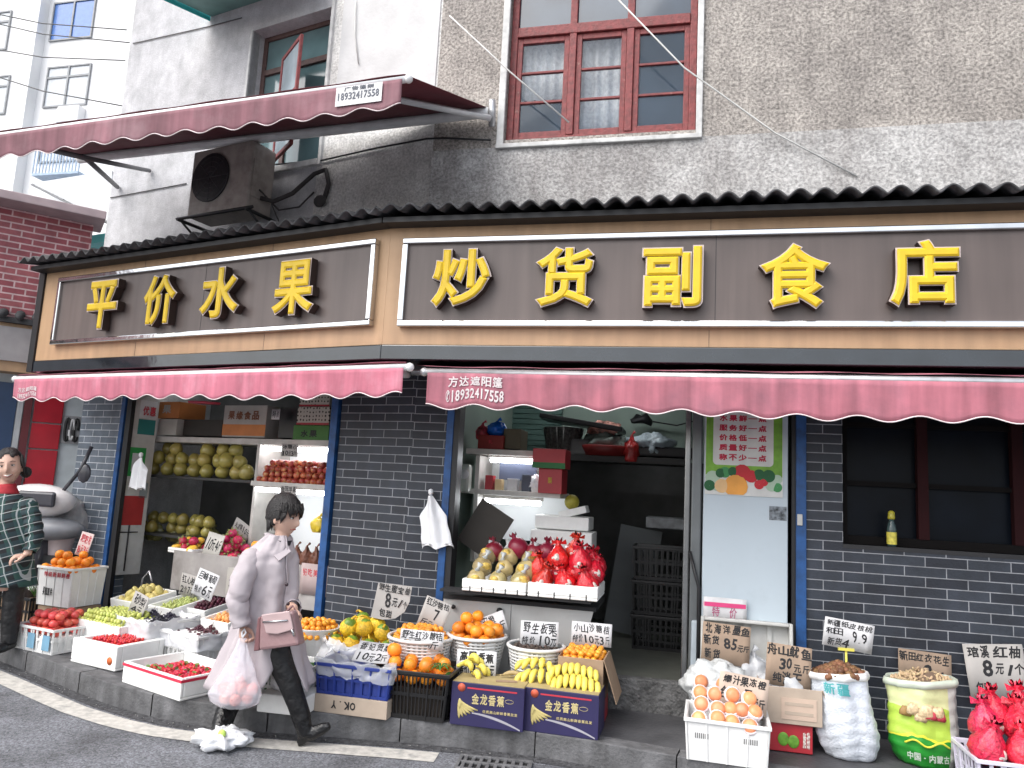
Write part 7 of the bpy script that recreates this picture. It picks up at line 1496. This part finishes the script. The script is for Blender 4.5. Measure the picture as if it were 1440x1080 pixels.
mb = PB(); mb.grid(coat, 96, 48); mb.build('coat', coatm, o, solid=.006)
mb = PB(); A_ = [wp(353, 786, -.12), wp(345, 806, -.165), wp(336, 832, -.20), wp(334, 846, -.205), wp(337, 866, -.205), wp(340, 881, -.205)]
def sleeve(pts, rs, seed):
    mb = PB(); n = 36
    def f(u, v):
        q = v * (len(pts) - 1); i = min(int(q), len(pts) - 2); fr_ = q - i; p = pts[i].lerp(pts[i + 1], fr_); d = (pts[i + 1] - pts[i]).normalized(); a = V((0, 1, 0)); a = (a - d * a.dot(d)).normalized(); b = d.cross(a); r = rs[i] * (1 - fr_) + rs[i + 1] * fr_; t = 2 * math.pi * u
        r += .0055 * math.sin(v * 23 + 3 * math.cos(t + seed)) * (1 - abs(v - .5)) + .005 * nz3((math.cos(t), math.sin(t), v * 6), 2.2, seed)
        return p + a * math.cos(t) * r + b * math.sin(t) * r
    mb.grid(f, n, 44); mb.ball(pts[0], rs[0] * 1.0, 0, 20); return mb
sleeve(A_, [.070, .074, .070, .066, .058, .053], 1).build('sleeve', coatm, o, solid=.004)
sleeve([wp(398, 792, .12), wp(402, 815, .15), wp(405, 846, .12), wp(412, 855, -.08)], [.075, .07, .064, .052], 4).build('sleeve', coatm, o, solid=.004)
# collar: two pointed leaves around the neck
mb = PB()
def collar(sgn):
    c0, c1, c2, c3 = wp(378, 750, -.02 * sgn), wp(398, 781, -.125 * sgn), wp(409, 776, -.06 * sgn - .02), wp(399, 757, -.045 * sgn - .01)
    mb.add([c0 + V((-.03, 0, 0)), wp(379, 774, -.12 * sgn), wp(392, 789, -.155 * sgn), c2, c3, c0], [(0, 1, 2, 3, 4, 5)])
collar(1); collar(-1); mb.build('collar', coatm, o, solid=.010)
mb = PB(); mb.lathe([(.078, 0), (.072, .03), (.064, .06)], 28, cap=False, c=tuple(wp(393, 772, 0)), fn=lambda p, t, i: V((p.x * 1.05 - i * -.004, p.y * 1.15, p.z))); mb.build('jumper_neck', mat('dark_jumper', (.02, .018, .022), .8), o, solid=.006)
for (x, y) in ((403, 822), (405, 849)): mb = PB(); mb.ball(wp(x, y, -.17), (.012, .006, .012), 0, 12); mb.build('button', mat('plum_button', (.03, .015, .02), .3), o)
mb = PB(); mb.tube([coat(0, v_ / 20) + V((.002, -.004, 0)) for v_ in range(1, 15)], .0035, 5); mb.build('placket_seam', mat('coat_seam', (.16, .11, .13), .8), o)
# belt line across the back of the waist
trs = mat('black_trousers', (.005, .005, .006), .55, nz=(6, .3), bump=(9, 1, .03))
mb = PB(); mb.tube([wp(378, 885, -.03), wp(391, 920, -.09), wp(406, 958, -.10), wp(418, 990, -.09), wp(425, 1012, -.08)], [.100, .088, .070, .062, .060], 18)
mb.tube([wp(372, 885, .06), wp(350, 930, .06), wp(333, 970, .03), wp(318, 1003, 0), wp(311, 1022, -.03)], [.100, .088, .072, .066, .066], 18); skinned(mb, 'trousers', trs, o, .009, 4)
bootm = mat('black_boot_leather', (.007, .007, .008), .28, bump=(22, .8, .02))
mb = PB(); mb.tube([wp(422, 1003, -.08), wp(428, 1026, -.08), wp(429, 1034, -.08)], [.063, .050, .048], 16); mb.tube([wp(425, 1034, -.08), wp(440, 1031, -.08), wp(455, 1024, -.08), wp(464, 1020, -.08)], [.045, .044, .036, .022], 16, flat=.8); mb.box(-.025, .025, -.03, .03, -.03, .02, T=Matrix.Translation(wp(424, 1040, -.08)) @ Matrix.Rotation(R(-25), 4, 'Y')); skinned(mb, 'boot', bootm, o, .007, 3)
yb = onz(320, 1046, 0).y - WY
mb = PB(); mb.tube([wp(318, 1000, 0), wp(310, 1025, yb), wp(308, 1034, yb)], [.068, .055, .052], 16); mb.tube([wp(303, 1037, yb), wp(320, 1038, yb), wp(336, 1040, yb), wp(347, 1042, yb)], [.042, .044, .036, .024], 16, flat=.9); skinned(mb, 'boot', bootm, o, .007, 3)
# carried things: top-level
fr_bag = mat('thin_clear_bag', (.86, .84, .90), .2, alpha=.42, nz=(8, .08), bump=(16, .7, .02), spec=.8)
bp = wp(341, 897, -.24)
def bagf(u, v):
    t = 2 * math.pi * u; pr = (.03 + .075 * v * 2) if v < .25 else (.0675 + .20 * (v - .25) if v < .8 else .1775 - .35 * (v - .8) ** 1.0)
    pr = [(0, .020), (.12, .030), (.35, .065), (.6, .105), (.8, .135), (.92, .125), (1, .07)]
    for (a, ra), (b, rb) in zip(pr, pr[1:]):
        if a <= v <= b: r = ra + (rb - ra) * (v - a) / (b - a); break
    z = -.42 * v; k = 1 + .06 * math.sin(t * 5 + v * 4) + .10 * nz3((math.cos(t), math.sin(t), v * 3), 2.4, 5)
    return V((r * math.cos(t) * 1.18 * k - .01 * v, r * .60 * math.sin(t) * k, z))
B_ = thing('carrier_bag', 'thin translucent carrier bag of pinkish fruit hanging from the walking woman hand', 'carrier bag', Matrix.Translation(bp)); MB().grid(bagf, 60, 36).build('bag_film', fr_bag, B_)
mb = MB(); mb.tube([(0, 0, 0), (-.012, .015, .03), (0, .02, .05), (.014, .015, .03), (0, 0, 0)], .006, 6); mb.build('handle', bagw, B_)
peach = bmat('bagged_pink_fruit', (.72, .24, .20), .4, nz=(10, .25)); proto('bagged_fruit', [peach], lambda mb: mb.ball((0, 0, 0), .038, 0, 14, fn=dim(.038)))
for (x, y, z) in ((-.07, 0, -.365), (.0, -.02, -.37), (.065, 0, -.36), (-.035, .0, -.31), (.035, .0, -.305), (-.085, .01, -.31), (.0, .02, -.265), (.085, .01, -.31)): place('bagged_fruit', 'pink_fruit', bp + V((x, y, z)), .038, 'pinkish red fruit inside the carried translucent bag', 'fruit', 'fruit in the carried bag')
hb = mat('mauve_leather', (.27, .165, .17), .3, nz=(6, .1), bump=(40, .3)); hbd = mat('mauve_leather_side', (.17, .075, .08), .35)
hp = wp(395, 910, -.28); Hm = Matrix.Translation(hp) @ Matrix.Rotation(R(-14), 4, 'Z') @ Matrix.Rotation(R(-12), 4, 'Y')
H_ = thing('handbag', 'mauve leather handbag with a pale flap on the walking woman hip', 'handbag', Hm)
MB().frust((-.13, .15, -.045, .05), (-.11, .12, -.03, .04), 0, .21).build('bag_body', hb, H_, bevel=.018); MB().frust((-.17, -.128, -.04, .05), (-.125, -.105, -.03, .04), .0, .20).build('gusset', hbd, H_, bevel=.008)
MB().prism([(-.08, .215), (.115, .215), (.13, .10), (.02, .085), (-.06, .10)], -.060, -.046).build('flap', mat('pale_mauve_leather', (.46, .34, .34), .25), H_, bevel=.006)
MB().tube([(-.07, -.064, .17), (.10, -.064, .16)], .006, 6).tube([(.11, -.05, .12), (.13, -.055, .06)], .008, 6).build('silver_trim', chrome, H_)
mb = MB(); hi = Hm.inverted(); mb.tube([V((-.11, 0, .2)), hi @ wp(392, 868, -.24), hi @ wp(412, 852, -.22), hi @ wp(420, 868, -.24), V((.11, 0, .2))], .008, 6); mb.build('strap', hbd, H_)
# --- smiling woman in plaid at the left edge ---------------------------------------
WY2 = 6.55
def qp(x, y, dy=0): return ony(x, y, WY2 + dy)
fx = qp(8, 800).x; foot = V((fx, WY2, .15)); WYs = WY
o = thing('person', 'smiling woman in a dark plaid shirt with red collar at the left edge', 'person', T(fx, WY2, .15))
def sh2(mb): mb.v = [tuple(V(v) - V((fx, WY2, .15))) for v in mb.v]; return mb
hc = qp(13, 656); HM = Matrix.Translation(hc) @ Matrix.Rotation(R(-66), 4, 'Z') @ Matrix.Rotation(R(10), 4, 'X') @ Matrix.Scale(1.26, 4)
mb = MB(); head_geo(mb, HM, True); mb.tube([qp(6, 730), qp(8, 700), qp(10, 672)], [.08, .058, .05], 14); mb.tube([qp(-22, 712), qp(6, 708), qp(40, 716, .0)], [.06, .08, .055], 12)
mb.tube([qp(40, 716), qp(48, 752, -.05), qp(38, 780, -.12)], [.055, .045, .03], 12); mb.tube([qp(8, 715), qp(4, 790), qp(4, 830)], [.12, .13, .13], 14); hand_geo(mb, qp(38, 780, -.12), (-.6, -.5, -.15), -1, .8, 1.05, (0, .1, -1))
xl = qp(4, 830).x
for s_ in (-.10, .10): mb.tube([V((xl + s_ * .9, WY2, 1.0)), V((xl + s_, WY2, .55)), V((xl + s_, WY2, .22))], [.07, .055, .04], 10)
skinned(sh2(mb), 'body', skin, o, .006, 3)
shifted(lambda: head_parts(o, HM, True), V((fx, WY2, .15)))
mb = MB(); R3 = HM.to_3x3(); mb.ball(hc + R3 @ V((-.016, 0, .014)), (.106, .088, .118), 0, 48, T=R3, fn=hairfn(.50, 8)); mb.ball(hc + R3 @ V((-.06, .085, -.05)), (.05, .035, .05), 0, 14)
for i in range(26): a = rnd.uniform(.9, 1.7) * (1 if i % 3 else -1); mb.tube([HM @ V((.05 * math.cos(a) + .02, .083 * (1 if a > 0 else -1), .05 + rnd.uniform(-.02, .03))), HM @ V((.02, .088 * (1 if a > 0 else -1), -.02)), HM @ V((-.01, .080 * (1 if a > 0 else -1), -.09 + rnd.uniform(-.03, .02)))], [.010, .010, .003], 5)
sh2(mb).build('hair', hairm, o)
plaid = mat('dark_plaid', (.02, .04, .035), .8); n4, l4, b4 = nodes(plaid); tcx = n4.new('ShaderNodeTexCoord'); sp = n4.new('ShaderNodeSeparateXYZ'); mpp = n4.new('ShaderNodeMapping'); mpp.inputs['Rotation'].default_value = (.0, .35, .3); l4.new(tcx.outputs['Object'], mpp.inputs[0]); l4.new(mpp.outputs[0], sp.inputs[0])
def line_(ax, freq, th, ph=0):
    a = n4.new('ShaderNodeMath'); a.operation = 'MULTIPLY_ADD'; a.inputs[1].default_value = freq; a.inputs[2].default_value = ph; l4.new(sp.outputs[ax], a.inputs[0]); f_ = n4.new('ShaderNodeMath'); f_.operation = 'FRACT'; l4.new(a.outputs[0], f_.inputs[0]); c_ = n4.new('ShaderNodeMath'); c_.operation = 'LESS_THAN'; c_.inputs[1].default_value = th; l4.new(f_.outputs[0], c_.inputs[0]); return c_.outputs[0]
def mixc(fac, c1, c2, amt=1):
    m = n4.new('ShaderNodeMixRGB'); s_ = n4.new('ShaderNodeMath'); s_.operation = 'MULTIPLY'; s_.inputs[1].default_value = amt; l4.new(fac, s_.inputs[0]); l4.new(s_.outputs[0], m.inputs['Fac'])
    if isinstance(c1, tuple): m.inputs['Color1'].default_value = c1
    else: l4.new(c1, m.inputs['Color1'])
    m.inputs['Color2'].default_value = c2; return m.outputs[0]
c_ = mixc(line_('X', 13, .5), (.010, .012, .014, 1), (.02, .06, .05, 1)); c_ = mixc(line_('Z', 13, .5), c_, (.02, .05, .06, 1), .6); c_ = mixc(line_('X', 14, .09, .3), c_, (.45, .47, .47, 1), .7); c_ = mixc(line_('Z', 14, .09, .3), c_, (.45, .47, .47, 1), .7); l4.new(c_, b4.inputs['Base Color'])
def shirt(u, v):
    q = v; y = 694 + 128 * v; hw = (20, 40, 43, 40, 40, 44)[min(5, int(v * 5))] + ((20, 40, 43, 40, 40, 44)[min(5, int(v * 5) + 1)] - (20, 40, 43, 40, 40, 44)[min(5, int(v * 5))]) * (v * 5 % 1); t = 2 * math.pi * u
    c = qp(6 - 2 * v, y); return c + V((hw / 165 * math.cos(t) * (1 + .05 * math.sin(t * 4 + v * 6)), (.10 + .07 * min(1, v * 4)) * math.sin(t) * (1 + .06 * nz3((math.cos(t), math.sin(t), v * 4), 3, 2)), 0))
mb = MB(); mb.grid(shirt, 60, 26); sh2(mb).build('shirt', plaid, o, solid=.006)
pts = [qp(38, 712), qp(46, 735, -.02), qp(49, 755, -.05), qp(42, 776, -.10)]
mb = MB()
def sl2(u, v):
    q = v * 3; i = min(int(q), 2); p = pts[i].lerp(pts[i + 1], q - i); d = (pts[i + 1] - pts[i]).normalized(); a = V((0, 1, 0)); a = (a - d * a.dot(d)).normalized(); b = d.cross(a); t = 2 * math.pi * u; r = (.08, .072, .064, .050)[i] * (1 - q + i) + (.08, .072, .064, .050)[i + 1] * (q - i) + .006 * math.sin(v * 30 + t)
    return p + a * math.cos(t) * r + b * math.sin(t) * r
mb.grid(sl2, 24, 24); mb.ball(pts[0], .08, 0, 16); sh2(mb).build('sleeve', plaid, o, solid=.004)
mb = MB(); mb.lathe([(.095, -.03), (.085, .0), (.068, .035), (.060, .065)], 28, cap=False, c=tuple(qp(8, 692)), fn=lambda p, t, i: V((p.x * 1.1, p.y, p.z + .01 * math.cos(t)))); sh2(mb).build('red_collar', mat('red_polo', (.35, .02, .03), .8), o, solid=.01)
mb = MB(); xl = qp(4, 830).x; mb.tube([V((xl, WY2, .95)), V((xl, WY2, .80))], [.19, .17], 20, flat=.7); mb.tube([V((xl + .09, WY2, .88)), V((xl + .10, WY2, .5)), V((xl + .11, WY2, .2))], [.095, .075, .06], 14); mb.tube([V((xl - .09, WY2, .88)), V((xl - .10, WY2, .5)), V((xl - .11, WY2, .2))], [.095, .075, .06], 14)
skinned(sh2(mb), 'trousers', trs, o, .010, 3)
mb = MB()
for s_ in (-.11, .11): mb.tube([V((xl + s_, WY2 + .05, .19)), V((xl + s_, WY2 - .08, .185)), V((xl + s_, WY2 - .17, .175))], [.038, .042, .028], 12)
sh2(mb).build('shoes', bootm, o)
